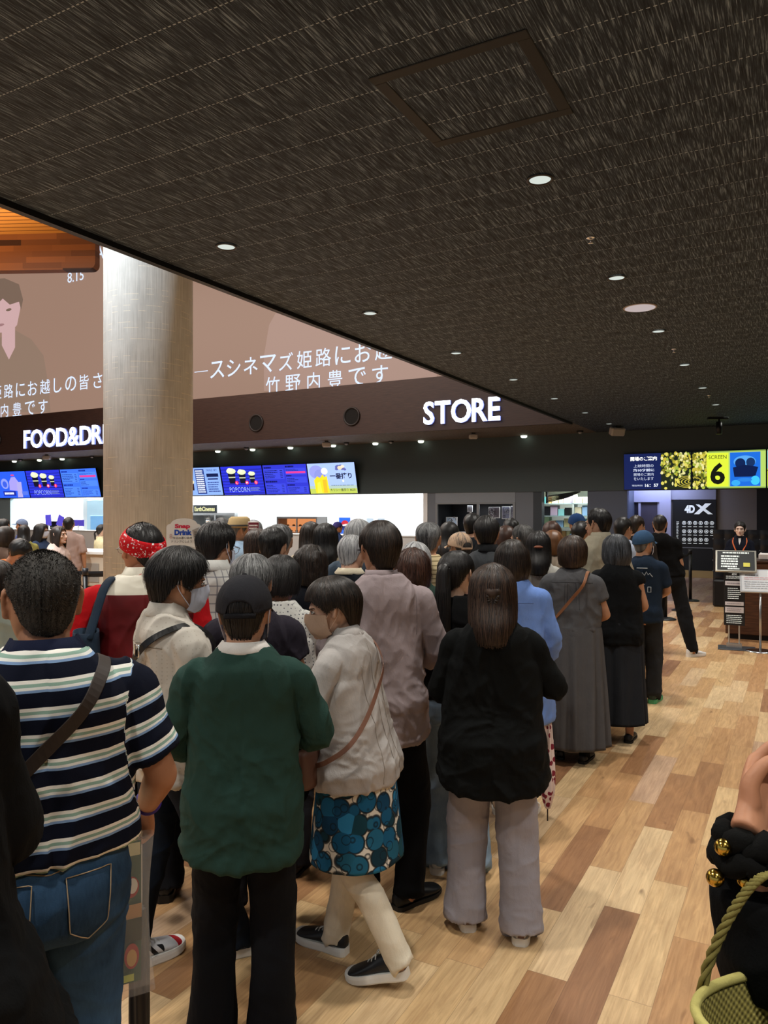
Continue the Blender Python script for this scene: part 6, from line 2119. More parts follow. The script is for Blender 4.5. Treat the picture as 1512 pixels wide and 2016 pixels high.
P6 = folk(970, 1117, 3.18, 'person in a long black top and loose pale grey trousers with half tied brown hair', ('mid', BROWN, dict(t=(.018, .024, .022), z=[(0, .07), (34, .058), (50, -.02), (60, -.11), (80, -.17), (110, -.195), (180, -.205)])),
          ('black_top', '#0c0e0e', dict(hem=.70, sleeve=.80, ease=(.022, .045, .060), sl=(.028, .034), drop=.05, wrinkle=1.1)), ('trousers', '#97939a', dict(ease=(.022, .044, .060), hem=.055, wrinkle=1.0)),
          ('sneaker', '#bdb9b4', S_W), fem=True, wide=1.16, skin_hex='#c29c84', arms=(((.255, .03, 1.10), (.10, .23, 1.05)), ((.292, .02, 1.13), (.12, .26, 1.14))), yaw=0, hands=('hold', 'hold'), feet=((-.125, .05, -10), (.13, -.03, 4)))
m = MB()
for q in (-1, 1):
    for i in range(4):
        m.tube([(q * .004, -.136, -.020), (q * (.012 + .004 * i), -.143 - .003 * (i % 2), -.014 + .010 * i - .015), (q * .022, -.134, -.020 + .006 * i - .012)], [.003, .0045, .003], 6, 8)
P6.onhead(m, 'hair_clip', plain('dark_clip', '#3a332e', .25, .4))
m = MB()
for i in range(26):
    a = R(200 + 140 * i / 25)
    m.tube([(.086 * math.cos(a), -.012 + .110 * math.sin(a), .045), (.070 * math.cos(a), -.02 + .118 * math.sin(a), .015), (.006 * math.cos(a) * 3, -.134, -.018)], [.006, .009, .005], 6, 12)
V_, N_, Q_ = fuse(m, .006, 3); me = quick_mesh('hair_swept', V_, Q_, BROWN, {'pat': .5 + .5 * pn(V_ * 60)}); link('hair_swept', me, P6.root).matrix_local = P6.HM
P7 = folk(897, 1087, 3.72, 'person with a long straight black ponytail, black short sleeved top and washed jeans', ('tied', BLACK, dict(t=(.014, .012, .006))),
          ('black_tee', '#0b0b0c', dict(hem=.93, sleeve=.40, ease=(.008, .014, .016), sl=(.012, .018))), ('jeans', DEN_L, dict(ease=(.012, .022, .05))), ('sneaker', '#d8d8d6', S_W), fem=True, yaw=-8, head=(-22, 4, 0), skin_hex='#c8a58e', arms=('front', 'front'))
def ponytail(P, mat, z0=.035, L=.40, w=.030, strands=260, base_y=-.112, fan=1.0, name='ponytail'):
    m = MB(); rr = np.random.RandomState(5)
    m.tube([(0, base_y + .015, z0), (0, base_y - .022, z0 + .012), (0, base_y - .038, z0 - .03), (0, base_y - .032, z0 - L * .4), (0, base_y - .030, z0 - L * .75), (0, base_y - .028, z0 - L)], [w * .5, w * .75, w, w * 1.1 * fan, w * .9 * fan, w * .25], 18, 30, flat=.7, up=(0, 1, 0))
    V, Nn, Q = fuse(m, .005, 3)
    V = V + Nn * (.004 * pn(V * np.array([130, 130, 4])))[:, None]
    pat = .5 + .5 * pn(V * np.array([170, 170, 5]))
    b = MB()
    for i in range(strands if P.lod < 2 else 0):
        a = rr.rand() * 6.28; q = w * (1.0 + .22 * rr.rand()); e = 1 + .1 * rr.rand()
        b.tube([(q * .7 * math.cos(a), base_y - .020 + q * .5 * math.sin(a), z0 - .0), (q * math.cos(a), base_y - .036 + q * .7 * math.sin(a), z0 - L * .3), (q * fan * math.cos(a) * .9, base_y - .03 + q * .6 * math.sin(a), z0 - L * .7), (q * .5 * math.cos(a), base_y - .03 + q * .4 * math.sin(a), z0 - L * e)], [.0014, .0014, .0012, .0004], 3, 10, cap=False)
    if b.n:
        Vb = b.arrays(); Qb = np.array(b.f) + len(V)
        V = np.vstack([V, Vb]); Q = np.vstack([Q, Qb]); pat = np.concatenate([pat, rr.rand(len(Vb))])
    o = link(name, quick_mesh(name, V, Q, mat, {'pat': pat}), P.root); o.matrix_local = P.HM
    m = MB(); m.tube([(w * .72 * math.cos(t), base_y - .016 + .008 * math.cos(t) * 0, z0 + .006 + w * .72 * math.sin(t)) for t in np.linspace(0, 6.3, 20)], .005, 6)
    P.onhead(m, 'hair_tie', plain('hair_tie', '#141214', .6))
ponytail(P7, BLACK, .030, .46, .036)

P8 = folk(1008, 1066, 4.40, 'person in a long light blue shirt and navy trousers with a dark brown bob', ('bob', DKBR, dict(t=(.022, .026, .022))),
          ('blue_shirt', '#6f8fd0', dict(hem=.60, sleeve=.88, ease=(.02, .038, .055), sl=(.026, .040), flare=.02, wrinkle=1.3)), ('trousers', '#12172c', dict(hem=.15, ease=(.016, .024, .034))), ('sneaker', '#cdb9a4', S_W), collar=('stand', '#4f74bf', dict(h=.018)), fem=True, yaw=-4, wide=1.08, arms=('front', ((.262, .0, 1.10), (.20, .12, .92))), feet=((-.09, .05, -6), (.10, -.02, 6)))
P9 = folk(1127, 1058, 5.40, 'person in an ankle length grey dress with a tan crossbody strap', ('short_bob', BROWN, dict(t=(.026, .030, .016))),
          ('dress', '#535355', dict(hem=.985, sleeve=.30, ease=(.02, .04, .05), sl=(.03, .05), wrinkle=1.0)), ('skirt', cloth('dress', '#535355'), (1.01, .115, .255), dict(n=26, pleat=.055, waist_e=.05)), ('loafer', '#141417', S_K), fem=True, wide=1.10, arms=('front', ((.262, .01, 1.10), (.16, .20, 1.02))), yaw=-2, feet=((-.10, .03, -8), (.09, -.03, 10)))
P9.socks(cloth('black_socks', '#101012'), .2)
P10 = folk(1214, 1055, 5.85, 'person in a black sleeveless vest and long charcoal skirt with a grey streaked bob', ('bob', hair_mat('streaked_hair', '#17191c', '#565a60'), dict(t=(.024, .026, .020))),
           ('black_vest', '#0f1113', dict(hem=.80, sleeve=.12, ease=(.02, .035, .045), sl=(.016, .02))), ('skirt', '#24272c', (.98, .16, .235), dict(n=18, pleat=.05, waist_e=.03)), ('loafer', '#17181c', S_K), fem=True, wide=1.05, yaw=2, head=(32, 4, 0), arms=('fold', 'front'))
P11 = folk(1266, 1048, 7.05, 'person in a navy T-shirt with a white mountain print and a faded blue cap', ('short', GRAY), ('navy_tee', '#1f2c3d', dict(hem=.80, sleeve=.42, ease=(.012, .022, .026), sl=(.016, .026))), ('trousers', '#2a2b2d', dict(ease=(.016, .03, .04))), ('sneaker', '#243228', plain('sole_green', '#4fa06a', .5)), yaw=-3, head=(-28, 4, 0), arms=('front', 'front'), wide=.98)
P11.cap(cloth('faded_cap', '#35506e'), None, strap=False, scale=1.05); P11.mask(MASKW)
k = P11.s; m = MB()
def back_pt(P, x, z, e=.05):
    rx, rf, rb, cy = interp(P.T, z)
    y = cy - (rb + e) * math.sqrt(max(0, 1 - (abs(x) / (rx + e)) ** 2.3)) ** .87
    return np.array((x, y, z)) * P.s
for pts in (((-.10, 1.235), (-.085, 1.27), (-.075, 1.25), (-.06, 1.285), (-.045, 1.262)), ((-.045, 1.262), (-.03, 1.30), (-.015, 1.27), (.0, 1.29), (.02, 1.262)), ((.02, 1.262), (.04, 1.30), (.055, 1.27), (.07, 1.285), (.095, 1.25)),
            ((-.05, 1.23), (-.03, 1.19), (-.01, 1.15), (.005, 1.12)), ((-.02, 1.24), (.0, 1.20), (.02, 1.17)), ((-.06, 1.20), (-.045, 1.15), (-.03, 1.13)), ((.05, 1.15), (.05, 1.10), (.08, 1.10), (.08, 1.15), (.05, 1.15))):
    m.tube([back_pt(P11, *q) for q in pts], .0035, 4, flat=.4)
m.tube([back_pt(P11, x, 1.335) for x in (-.05, -.02, .02, .05)], .004, 4, flat=.4)
m.obj('shirt_print', cloth('white_print_ink', '#a9b4bd'), P11.root)
P12 = folk(1299, 1012, 9.45, 'person in a black T-shirt standing with legs wide apart in white shoes', ('crew', BLACK), ('black_tee', '#0c0c0d', dict(hem=.93, sleeve=.42, ease=(.010, .014, .014), sl=(.012, .018))), ('trousers', '#17181a', dict(ease=(.012, .03, .024))), ('sneaker', '#dfe0e2', S_W), yaw=-4, wide=1.04, arms=('down', 'down'), feet=((-.08, .1, -6), (.37, -.08, 42)), pelvis=(.10, 0), skin_hex='#b98d70')
P12.mask(cloth('black_mask', '#15151a', .1))
m = MB(); v = P12.wr[1] - P12.el[1]; v /= np.linalg.norm(v); m.tube(np.array([P12.wr[1] - v * .03, P12.wr[1] - v * .005]) * P12.s, .034, 16); m.obj('wristwatch', plain('watch_white', '#cfcfca', .3, .5), P12.root, True)

DK = plain('seam_shadow', '#1a1c20', .9)
pk = denim('pocket_denim', '#1f344a', '#385676', '#5a7fa0')
st_ = plain('stitching', '#a9967a', .8)
for x0, x1 in ((.035, .135), (-.135, -.035)):
    patch(P1, 'jeans', x0, x1, ((.955, 0), (.93, 0), (.88, .004), (.83, .008), (.80, .030)), pk, 'back_pocket')
    seam(P1, 'jeans', [[(x0, .955), (x0 + .008, .83), ((x0 + x1) / 2, .795), (x1 - .008, .83), (x1, .955), (x0, .955)]], st_, .0014, .0075, 'stitching')
seam(P1, 'jeans', [[(-.16, 1.0), (0, .965), (.16, 1.0)]], st_, .0014, .001, 'stitching')
seam(P8, 'blue_shirt', [[(-.135, 1.315), (0, 1.322), (.135, 1.315)], [(-.012, 1.32), (-.014, 1.0)], [(.012, 1.32), (.014, 1.0)]], plain('blue_seam', '#5873b4', .9), .0014)
seam(P9, 'dress', [[(-.15, 1.345), (0, 1.352), (.15, 1.345)], [(-.05, 1.345), (-.055, 1.15)], [(-.03, 1.345), (-.033, 1.2)], [(.03, 1.345), (.033, 1.2)], [(.05, 1.345), (.055, 1.15)]], plain('grey_seam', '#37373a', .9), .0013)
seam(P4, 'beige_jacket', [[(0, 1.42), (0, .845)], [(-.085, 1.33), (-.065, 1.1), (-.08, .845)], [(.085, 1.33), (.065, 1.1), (.08, .845)]], plain('beige_seam', '#8f877f', .9), .0014)
seam(PM, 'cream_jacket', [[(-.14, 1.325), (0, 1.335), (.14, 1.325)]], plain('cream_seam', '#857b6c', .9), .0015)
seam(P5, 'mauve_overshirt', [[(-.148, 1.37), (-.150, 1.25), (-.146, 1.20)], [(.148, 1.37), (.150, 1.25), (.146, 1.20)]], plain('mauve_seam', '#77696a', .9), .0014)
for c_ in [c for c in P6.root.children if c.name.startswith('shoe')]:
    m = MB(); m.box((-.014, -.0865, .040), (.014, -.0800, .056)); m.obj('heel_label', plain('heel_label', '#6a5148', .6), c_)

# --- the crowd in front of them
P37 = folk(422, 1030, 4.06, 'person with thick black hair, glasses and mask in a white plaid shirt', ('thick', BLACK, dict(fluff=.012)), ('plaid_shirt', plaid_mat('plaid_shirt', '#c3c2bd', '#5a5c66', '#6a6b74', 22.0), dict(hem=.82, sleeve=.5, ease=(.014, .026, .03), sl=(.018, .028))), ('trousers', '#2a2a30'), ('sneaker', '#8d9096', S_G), yaw=-12, head=(-30, 16, 0), collar=('shirt', '#c3c2bd'), feet=((-.13, -.1, -45), (.1, .1, 0)))
P37.mask(MASKW); P37.glasses(plain('silver_frame', '#b9b9bb', .25, .9))
P36 = folk(497, 1103, 3.36, 'person with wavy grey hair and dark plum waistcoat beyond the charcoal cap', ('short', GRAY, dict(t=(.028, .022, .010), fluff=.012)), ('plum_waistcoat', '#2c2831', dict(hem=.78, sleeve=.30, ease=(.02, .032, .036), sl=(.026, .04))), ('trousers', '#1d1c20'), ('sneaker', '#34353a', S_K), yaw=6, head=(-12, 10, 0), wide=1.0, arms=('front', 'front'))
P35 = folk(549, 1098, 3.72, 'person with short black hair in a white crochet cardigan looking at a lit phone', ('short_bob', BLACK, dict(t=(.024, .022, .010))), ('crochet_cardigan', dots_mat('crochet', '#c9c8c2', '#55565c', 62, .26), dict(hem=.86, sleeve=.95, ease=(.018, .03, .034), sl=(.022, .026))), ('trousers', '#26262b'), ('loafer', '#2b2b2e', S_K), fem=True, yaw=-14, head=(-6, 18, 0), wide=1.08, arms=('front', ((.255, .06, 1.11), (.15, .25, 1.17))), hands=('hold', 'hold'))
P31 = folk(611, 1078, 4.32, 'person with wavy dark brown hair in a black top with a blue strap', ('short_bob', DKBR, dict(curl=38, t=(.024, .024, .014))), ('black_blouse', '#0d0f16', dict(hem=.84, sleeve=.6, ease=(.014, .028, .03))), ('skirt', '#15161c', (.98, .4, .22)), ('loafer', '#1d1d20', S_K), fem=True, yaw=-6)
P30 = folk(690, 1055, 4.75, 'person with cropped white hair in a black jacket with a cream collar', ('short', WHITE, dict(t=(.016, .010, .004))), ('black_jacket', '#15191f', dict(hem=.80, sleeve=1.0, ease=(.018, .032, .036))), ('trousers', '#1a1b20'), ('loafer', '#1a1a1c', S_K), collar=('shirt', '#cfc4ab', dict(h=.02)), yaw=-10, head=(-14, 16, 0), skin_hex='#b98f76')
P28 = folk(812, 1087, 4.20, 'person with curly brown hair in a pale blue blouse and long light grey skirt', ('short_bob', AUB, dict(curl=34, t=(.030, .028, .018), fluff=.02)), ('pale_blouse', '#aab4bf', dict(hem=.86, sleeve=.6, ease=(.014, .028, .03))), ('skirt', '#8d8b92', (.98, .22, .24), dict(n=16)), ('loafer', '#b9bcc2', S_W), fem=True, yaw=4)
P29 = folk(818, 1072, 4.80, 'person with fluffy white hair in a dark green cardigan ahead of the curly brown hair', ('short_bob', WHITE, dict(t=(.026, .024, .012))), ('green_cardigan', '#2c3f37', dict(hem=.84, sleeve=.9)), ('trousers', '#38363a'), fem=True, yaw=0)
P34 = folk(536, 1040, 4.80, 'person with thinning black hair and navy jacket in the middle of the crowd', ('short', BLACK, dict(t=(.018, .014, .006), curl=30)), ('navy_jacket', '#2b2f3a', dict(hem=.82, sleeve=1.0)), ('trousers', '#25262b'), yaw=-4, head=(-12, 10, 0))
P27 = folk(843, 1028, 5.30, 'person with a balding grey crown in a cream and tan striped shirt', ('crew', GRAY, dict(t=(.006, .014, .005))), ('striped_shirt', hstripe_mat('cream_stripes', '#cdbb93', '#8a7a58', 34, .28), dict(hem=.82, sleeve=.45)), ('trousers', '#3b3a3c'), yaw=-6)
P23 = folk(958, 1018, 5.50, 'person with swept black hair in a grey shirt with a black collar', ('short', BLACK, dict(t=(.028, .018, .006))), ('grey_shirt', '#414447', dict(hem=.82, sleeve=.5)), ('trousers', '#232428'), collar=('shirt', '#101113'), yaw=2, wide=1.04)
P26 = folk(908, 1052, 6.05, 'person in a beige cap and pale ivory shirt stooping among the crowd', ('short', SALT), ('ivory_shirt', '#b9ab98', dict(hem=.82, sleeve=.6)), ('trousers', '#4a4640'), yaw=24, head=(10, 6, 0))
P26.cap(cloth('beige_cap', '#c3a58a'), cloth('cap_strap2', '#a98a70'), scale=1.0)
P16 = folk(1060, 1046, 5.85, 'person with half tied black hair and a copper scrunchie in a pale grey blouse', ('mid', BLACK, dict(t=(.016, .018, .02))), ('grey_blouse', '#b3b2ab', dict(hem=.84, sleeve=.6)), ('trousers', '#47474d'), fem=True, yaw=0)
m = MB(); m.tube([(-.035, -.118, .0), (-.015, -.134, .004), (.015, -.134, .004), (.035, -.118, .0)], [.006, .010, .010, .006], 8, 14); P16.onhead(m, 'scrunchie', plain('copper_scrunchie', '#9a5f48', .5))
P17 = folk(1030, 1036, 6.30, 'person with short dark hair turned aside behind the copper scrunchie', ('short', SALT, dict(t=(.022, .014, .005))), ('olive_jacket', '#3c3d36', dict(hem=.82, sleeve=1.0)), ('trousers', '#2a2a2c'), yaw=20, head=(34, 0, 0))
P13 = folk(1180, 1000, 6.40, 'tall person with glasses in a sand coloured shirt turned to one side', ('short', BLACK, dict(t=(.020, .014, .005))), ('sand_shirt', '#a79f8b', dict(hem=.82, sleeve=1.0, ease=(.018, .034, .04), wrinkle=1.4)), ('trousers', '#3a3834'), collar=('shirt', '#a79f8b'), fine=True, yaw=26, head=(30, 2, 0), wide=1.04, skin_hex='#c0957a')
P13.glasses(plain('dark_frame', '#121214', .3))
P25 = folk(884, 1026, 6.95, 'person with long straight black hair in a black top beside the balding crown', ('long', BLACK), ('black_knit', '#121215', dict(hem=.84, sleeve=.9)), ('skirt', '#2b2b30', (.98, .3, .24)), fem=True, yaw=-4)
P24 = folk(930, 1009, 7.45, 'person with cropped black hair and a bare neck beyond the beige cap', ('crew', BLACK, dict(t=(.014, .009, .003))), ('dark_tee', '#22252a', dict(hem=.84, sleeve=.42)), ('trousers', '#2c2d32'), yaw=-10, head=(-16, 0, 0))
P22 = folk(996, 1036, 6.85, 'person with a rounded auburn bob beside the swept black hair', ('short_bob', AUB), ('taupe_top', '#6f675f', dict(hem=.84, sleeve=.6)), ('trousers', '#3a3a40'), fem=True, yaw=0)
P32 = folk(612, 1026, 6.35, 'person with long dark brown hair in a tan blouse, taller of the long haired pair', ('long', DKBR), ('tan_blouse', '#a39682', dict(hem=.84, sleeve=.8)), ('skirt', '#4a4640', (.98, .35, .23)), fem=True, yaw=-6)
P32b = folk(641, 1029, 5.80, 'person with straight black hair in a tan blouse, nearer of the long haired pair', ('long', BLACK, dict(z=[(0, .07), (34, .058), (50, -.02), (60, -.12), (80, -.17), (110, -.19), (180, -.20)])), ('tan_blouse', '#9c8f7b', dict(hem=.84, sleeve=.8)), ('trousers', '#3c3a38'), fem=True, yaw=4)
P33 = folk(706, 1021, 5.25, 'person with chin length silver hair in a blue grey jacket', ('bob', WHITE, dict(t=(.02, .024, .016))), ('blue_grey_jacket', '#4d5a68', dict(hem=.82, sleeve=1.0)), ('trousers', '#3c3f45'), fem=True, yaw=0, wide=1.05)
P34b = folk(550, 1032, 5.15, 'person with a grey balding crown just beyond the thinning black hair', ('crew', GRAY, dict(t=(.008, .012, .005))), ('charcoal_jacket', '#3b3e42', dict(hem=.82, sleeve=1.0)), ('trousers', '#303135'), yaw=-6)
P40 = folk(506, 1043, 5.80, 'person with a brown bob in a pale green coat beside the menu post', ('short_bob', BROWN), ('pale_green_coat', '#a9b79c', dict(hem=.70, sleeve=1.0, ease=(.02, .036, .05))), ('trousers', '#4c4a47'), fem=True, yaw=-4)
P39 = folk(500, 1025, 8.0, 'person with grey hair in a beige patterned coat beyond the menu post', ('short', GRAY), ('beige_coat', '#b7a384', dict(hem=.66, sleeve=1.0, ease=(.02, .036, .05))), ('trousers', '#4d463d'), yaw=30)
P38 = folk(470, 1020, 7.6, 'person in a straw hat with a dark band and a pale blue shirt', ('short', GRAY), ('pale_blue_shirt', '#93a9bd', dict(hem=.84, sleeve=.45)), ('trousers', '#6b665c'), yaw=-30, head=(-40, 0, 0))
m = MB(); a = np.linspace(0, 2 * math.pi, 41)[:-1]; rows = []
for r1, r2, z in ((.150, .175, .036), (.118, .140, .034), (.100, .120, .040), (.097, .117, .070), (.086, .104, .120), (.060, .078, .140), (.02, .03, .128)):
    rows.append(np.stack([r1 * np.cos(a), -.012 + r2 * np.sin(a), z + .010 * np.abs(np.cos(a)) * (r1 > .14)], -1))
rows = np.array(rows); m.rings(np.concatenate([rows[::-1], rows[:-1] * np.array([.97, .97, 1]) - np.array([0, 0, .003])])[:len(rows)])
m.grid(np.stack([rows[0] - np.array([0, 0, .004]), rows[1] - np.array([0, 0, .004])]), True); hat = P38.onhead(m, 'straw_hat', cloth('straw', '#98805a', .6))
m = MB(); m.rings(np.array([rows[2] * np.array([1.02, 1.02, 1]), rows[3] * np.array([1.02, 1.02, .86])]), cap=False); P38.onhead(m, 'hat_band', plain('hat_band', '#2a2420', .7), parent=hat)
P42 = folk(436, 1020, 8.6, 'person with grey and black hair near the popcorn machine', ('short', SALT), ('grey_shirt', '#5c5f66', dict(hem=.84, sleeve=.5)), ('trousers', '#33353a'), yaw=0)
P41 = folk(664, 1031, 16.2, 'counter attendant in a violet cap and navy uniform beside the drink dispenser', ('short', BLACK), ('navy_uniform', '#2b3a5c', dict(hem=.84, sleeve=.45)), ('trousers', '#1d2230'), H=1.52, yaw=-60)
P41.cap(cloth('violet_cap', '#3f3b78'), None, strap=False)
P18 = folk(1086, 1026, 7.85, 'person with a glossy red brown bob before the lit store window', ('bob', AUB), ('navy_top', '#2f3a52', dict(hem=.84, sleeve=.8)), ('skirt', '#2b2c33', (.98, .3, .23)), fem=True, yaw=-10)
P19 = folk(1089, 1046, 6.9, 'person with light brown hair and a white bag strap over a beige top', ('short_bob', hair_mat('light_brown_hair', '#4a2c16', '#8a5c36')), ('beige_top', '#b7a795', dict(hem=.84, sleeve=.6)), ('trousers', '#5a544d'), fem=True, yaw=4)
P17b = folk(1006, 1021, 8.2, 'person with smooth black hair under the grey store pier', ('short', BLACK), ('black_tee', '#17181b', dict(hem=.84, sleeve=.42)), ('trousers', '#26272c'), yaw=0)
P20 = folk(1136, 1012, 9.0, 'person in a soft blue cap before the store shelves', ('short', SALT), ('sky_jacket', '#5a7fa0', dict(hem=.82, sleeve=1.0)), ('trousers', '#32343a'), yaw=20)
P20.cap(cloth('blue_cap', '#24406c'), None, strap=False, brim=False, scale=1.25)
P21 = folk(1144, 1028, 7.4, 'person with short black hair in a green and turquoise patterned shirt', ('short', BLACK, dict(t=(.022, .018, .008))), ('patterned_shirt', dots_mat('leaf_print', '#1f6b5a', '#9fc7a0', 16, .42), dict(hem=.82, sleeve=.5)), ('trousers', '#2c2e33'), yaw=-20, head=(-20, 4, 0))
P14 = folk(1226, 1019, 7.9, 'person with neat black hair and glasses in a pale shirt behind the faded cap', ('short', BLACK, dict(t=(.020, .015, .006))), ('pale_shirt', '#a9b3c6', dict(hem=.84, sleeve=1.0)), ('trousers', '#2b2e38'), yaw=-14, head=(-22, 0, 0))
P14.glasses(plain('dark_frame', '#121214', .3))
P15 = folk(1252, 1015, 8.8, 'person with short brown black hair in a dark brown jacket before the lavender door', ('short', DKBR), ('brown_jacket', '#2b2522', dict(hem=.82, sleeve=1.0)), ('trousers', '#26231f'), yaw=-20, head=(-20, 0, 0))

# --- people by the column and the counter
L4 = folk(47, 1033, 11.0, 'person with long black hair in an olive yellow sweater seen from behind', ('long', BLACK, dict(t=(.010, .010, .012))), ('olive_sweater', '#8a8449', dict(hem=.84, sleeve=1.0, ease=(.016, .032, .036))), ('trousers', '#2d2d30'), fem=True, yaw=0)
L5 = folk(80, 1031, 11.6, 'person in a white mask and navy top with wavy black hair', ('mid', BLACK), ('navy_sweater', '#33405c', dict(hem=.84, sleeve=1.0)), ('trousers', '#1d1f26'), fine=True, fem=True, yaw=-130, head=(14, 0, 0), skin_hex='#d0ae98')
L5.mask(MASKW)
L6 = folk(115, 1035, 9.4, 'person with long dark hair and pale pink blouse facing us near the column', ('long', DKBR, dict(t=(.010, .010, .010), out=-.02)), ('pale_pink_blouse', '#cdb4a8', dict(hem=.84, sleeve=.9, ease=(.016, .03, .036))), ('skirt', '#3a2f3a', (.98, .3, .22)), fine=True, fem=True, yaw=-118, head=(-6, -4, 0), skin_hex='#d9b39c')
L7 = folk(135, 1018, 12.0, 'person with cropped black hair in a dusty pink T-shirt at the counter', ('crew', BLACK, dict(t=(.016, .008, .004))), ('dusty_tee', '#a78f86', dict(hem=.82, sleeve=.48, ease=(.014, .028, .032), sl=(.02, .036))), ('trousers', '#3b3a3e'), yaw=-4)
L8 = folk(44, 1024, 15.0, 'counter attendant in a grey blue cap bending behind the olive sweater', ('short', BLACK), ('blue_uniform', '#4c5a8c', dict(hem=.84, sleeve=.45)), ('trousers', '#22252e'), H=1.60, yaw=70)
L8.cap(cloth('grey_blue_cap', '#6f7f9c'), None, strap=False)
L9 = folk(200, 1033, 13.4, 'person with a low black ponytail in a cream blouse at the edge of the column', ('tied', BLACK), ('cream_blouse', '#d6cba4', dict(hem=.86, sleeve=.9, ease=(.016, .034, .036))), ('trousers', '#1a1c24', dict(ease=(.02, .04, .05))), fine=True, fem=True, yaw=-70, skin_hex='#cfae98')
ponytail(L9, BLACK, -.02, .16, .020, 0)
L2 = folk(4, 1021, 11.4, 'person with black hair and a pale face at the far end of the counter line', ('mid', BLACK), ('grey_knit', '#6b6f78', dict(hem=.84, sleeve=.9)), ('trousers', '#2b2c31'), fine=True, fem=True, yaw=-100)
L3 = folk(8, 1037, 8.6, 'person with a dark brown bob and fringe above the orange shirt', ('bob', DKBR), ('brown_top', '#5a463a', dict(hem=.84, sleeve=.8)), ('trousers', '#2c2a2b'), fem=True, yaw=-60)
L1 = folk(10, 1057, 7.0, 'person in an orange shirt bowing the head over something', ('thick', BLACK, dict(t=(.026, .02, .01))), ('orange_shirt', '#cf7434', dict(hem=.84, sleeve=.5)), ('trousers', '#3c3431'), fine=True, yaw=-150, head=(0, 38, 0), skin_hex='#c99476', stoop=.06, lean=8)
L10 = folk(-6, 1113, 4.4, 'person with dark hair and pale sage top behind the striped polo shirt', ('short_bob', DKBR), ('sage_top', '#9aa79f', dict(hem=.84, sleeve=.6)), ('trousers', '#7d7a78'), fem=True, yaw=-8)
# attendant at the ticket desk
K1 = folk(1457, 1027, 11.9, 'ticket attendant in a dark uniform with an orange lanyard behind the desk', ('tied', BLACK, dict(t=(.016, .014, .008), z=[(0, .066), (25, .060), (45, .03), (60, -.03), (75, -.02), (90, .0), (100, .01), (116, -.02), (135, -.055), (160, -.068), (180, -.072)])), ('dark_uniform', '#171a26', dict(hem=.84, sleeve=1.0)), ('trousers', '#14151b'), fine=True, fem=True, yaw=176, head=(0, 0, 0), skin_hex='#f0d4c4', arms=('desk', 'desk'))
m = MB()
for q in (-1, 1):
    m.tube(np.array([K1.surf(90 + q * 62, 1.415, .018), K1.surf(90 + q * 40, 1.34, .022), K1.surf(90 + q * 18, 1.22, .035), K1.surf(90 + q * 3, 1.10, .05)]) * K1.s, .009, 6, 16, flat=.3)
m.obj('lanyard', plain('orange_lanyard', '#d8662e', .6), K1.root)
m = MB(); m.grid(np.array([[K1.surf(a, 1.41 - .0, .016) for a in (80, 90, 100)], [K1.surf(a, 1.36, .024) for a in (84, 90, 96)], [K1.surf(90, 1.30, .03)] * 3]) * K1.s); m.obj('shirt_front', cloth('white_shirt_front', '#d9d6d6'), K1.root)
# dark figure at the other edge
PR = folk(1835, 1000, 1.0, 'person in loose black clothes raising one hand above the straw bag', ('mid', BLACK), ('black_smock', '#090a0b', dict(hem=.60, sleeve=.80, ease=(.02, .04, .05), sl=(.024, .035), flare=.03)), ('trousers', '#0a0a0c'), H=1.62, fem=True, yaw=36, skin_hex='#c08a6a', arms=(((.262, -.02, 1.19), (.290, -.03, 1.40)), 'front'), hands=('hold', 'hold'), hand_dir=(((.50, .62, .60), (-.4, 0, .8)), None))
w_ = PR.wr[-1] * PR.s; u_ = (PR.wr[-1] - PR.el[-1]); u_ /= np.linalg.norm(u_)
m = MB(); a = np.linspace(0, 2 * math.pi, 41)
m.tube(np.stack([w_[0] + (.034 + .004 * np.sin(a * 9)) * np.cos(a), w_[1] + (.034 + .004 * np.sin(a * 9)) * np.sin(a), w_[2] - .014 + .006 * np.sin(a * 7)], -1), .015, 10)
m.tube(np.stack([w_[0] - .006 + .037 * np.cos(a), w_[1] + .037 * np.sin(a), w_[2] - .038 + .006 * np.cos(a * 6)], -1), .014, 10)
sc_ = m.obj('scrunchie', cloth('black_scrunchie', '#0c0c0b'), PR.root, True)
for x, z in ((-.048, -.018), (-.058, -.056), (-.02, -.060)):
    m = MB(); m.ell((w_[0] + x, w_[1] - .02, w_[2] + z), (.011, .011, .011), 16, 10)
    m.obj('gold_bell', plain('gold_bell', '#c8a44a', .18, 1.0), sc_, True)

# ---------------------------------------------------------------- bags, umbrellas and things held
def with_person(P, name, label, cat, group=None):
    o = empty(name, P.root.location, P.root.rotation_euler[2], label, cat, group)
    return o
def strap_loop(P, root, pts, w, mat, thick=.3, name='strap'):
    return band(P, root, pts, w, mat, .12, name)
def pouch(c, w, d, h, taper=.9, n=28, open_top=False, sag=.02, p=3.0):
    """soft bag body: centre of its bottom c, width w (x), depth d (y), height h"""
    m = MB(); rg = []
    for t in np.linspace(0, 1, 14):
        k = (1 - .25 * (1 - t) ** 6) * (1 - (1 - taper) * t)
        bul = 1 + .25 * math.sin(t * math.pi * .9)
        rg.append(ring(c[0], c[1], c[2] + h * t - sag * math.sin(t * 3), w / 2 * k, d / 2 * k * bul * (1 - .35 * t), d / 2 * k * bul * (1 - .35 * t), n, p))
    if open_top:
        top = rg[-1]; ce = top.mean(0)
        rg.append(ce + (top - ce) * .90); rg.append(ce + (top - ce) * .84 - np.array([0, 0, h * .3]))
    m.rings(np.array(rg))
    return m
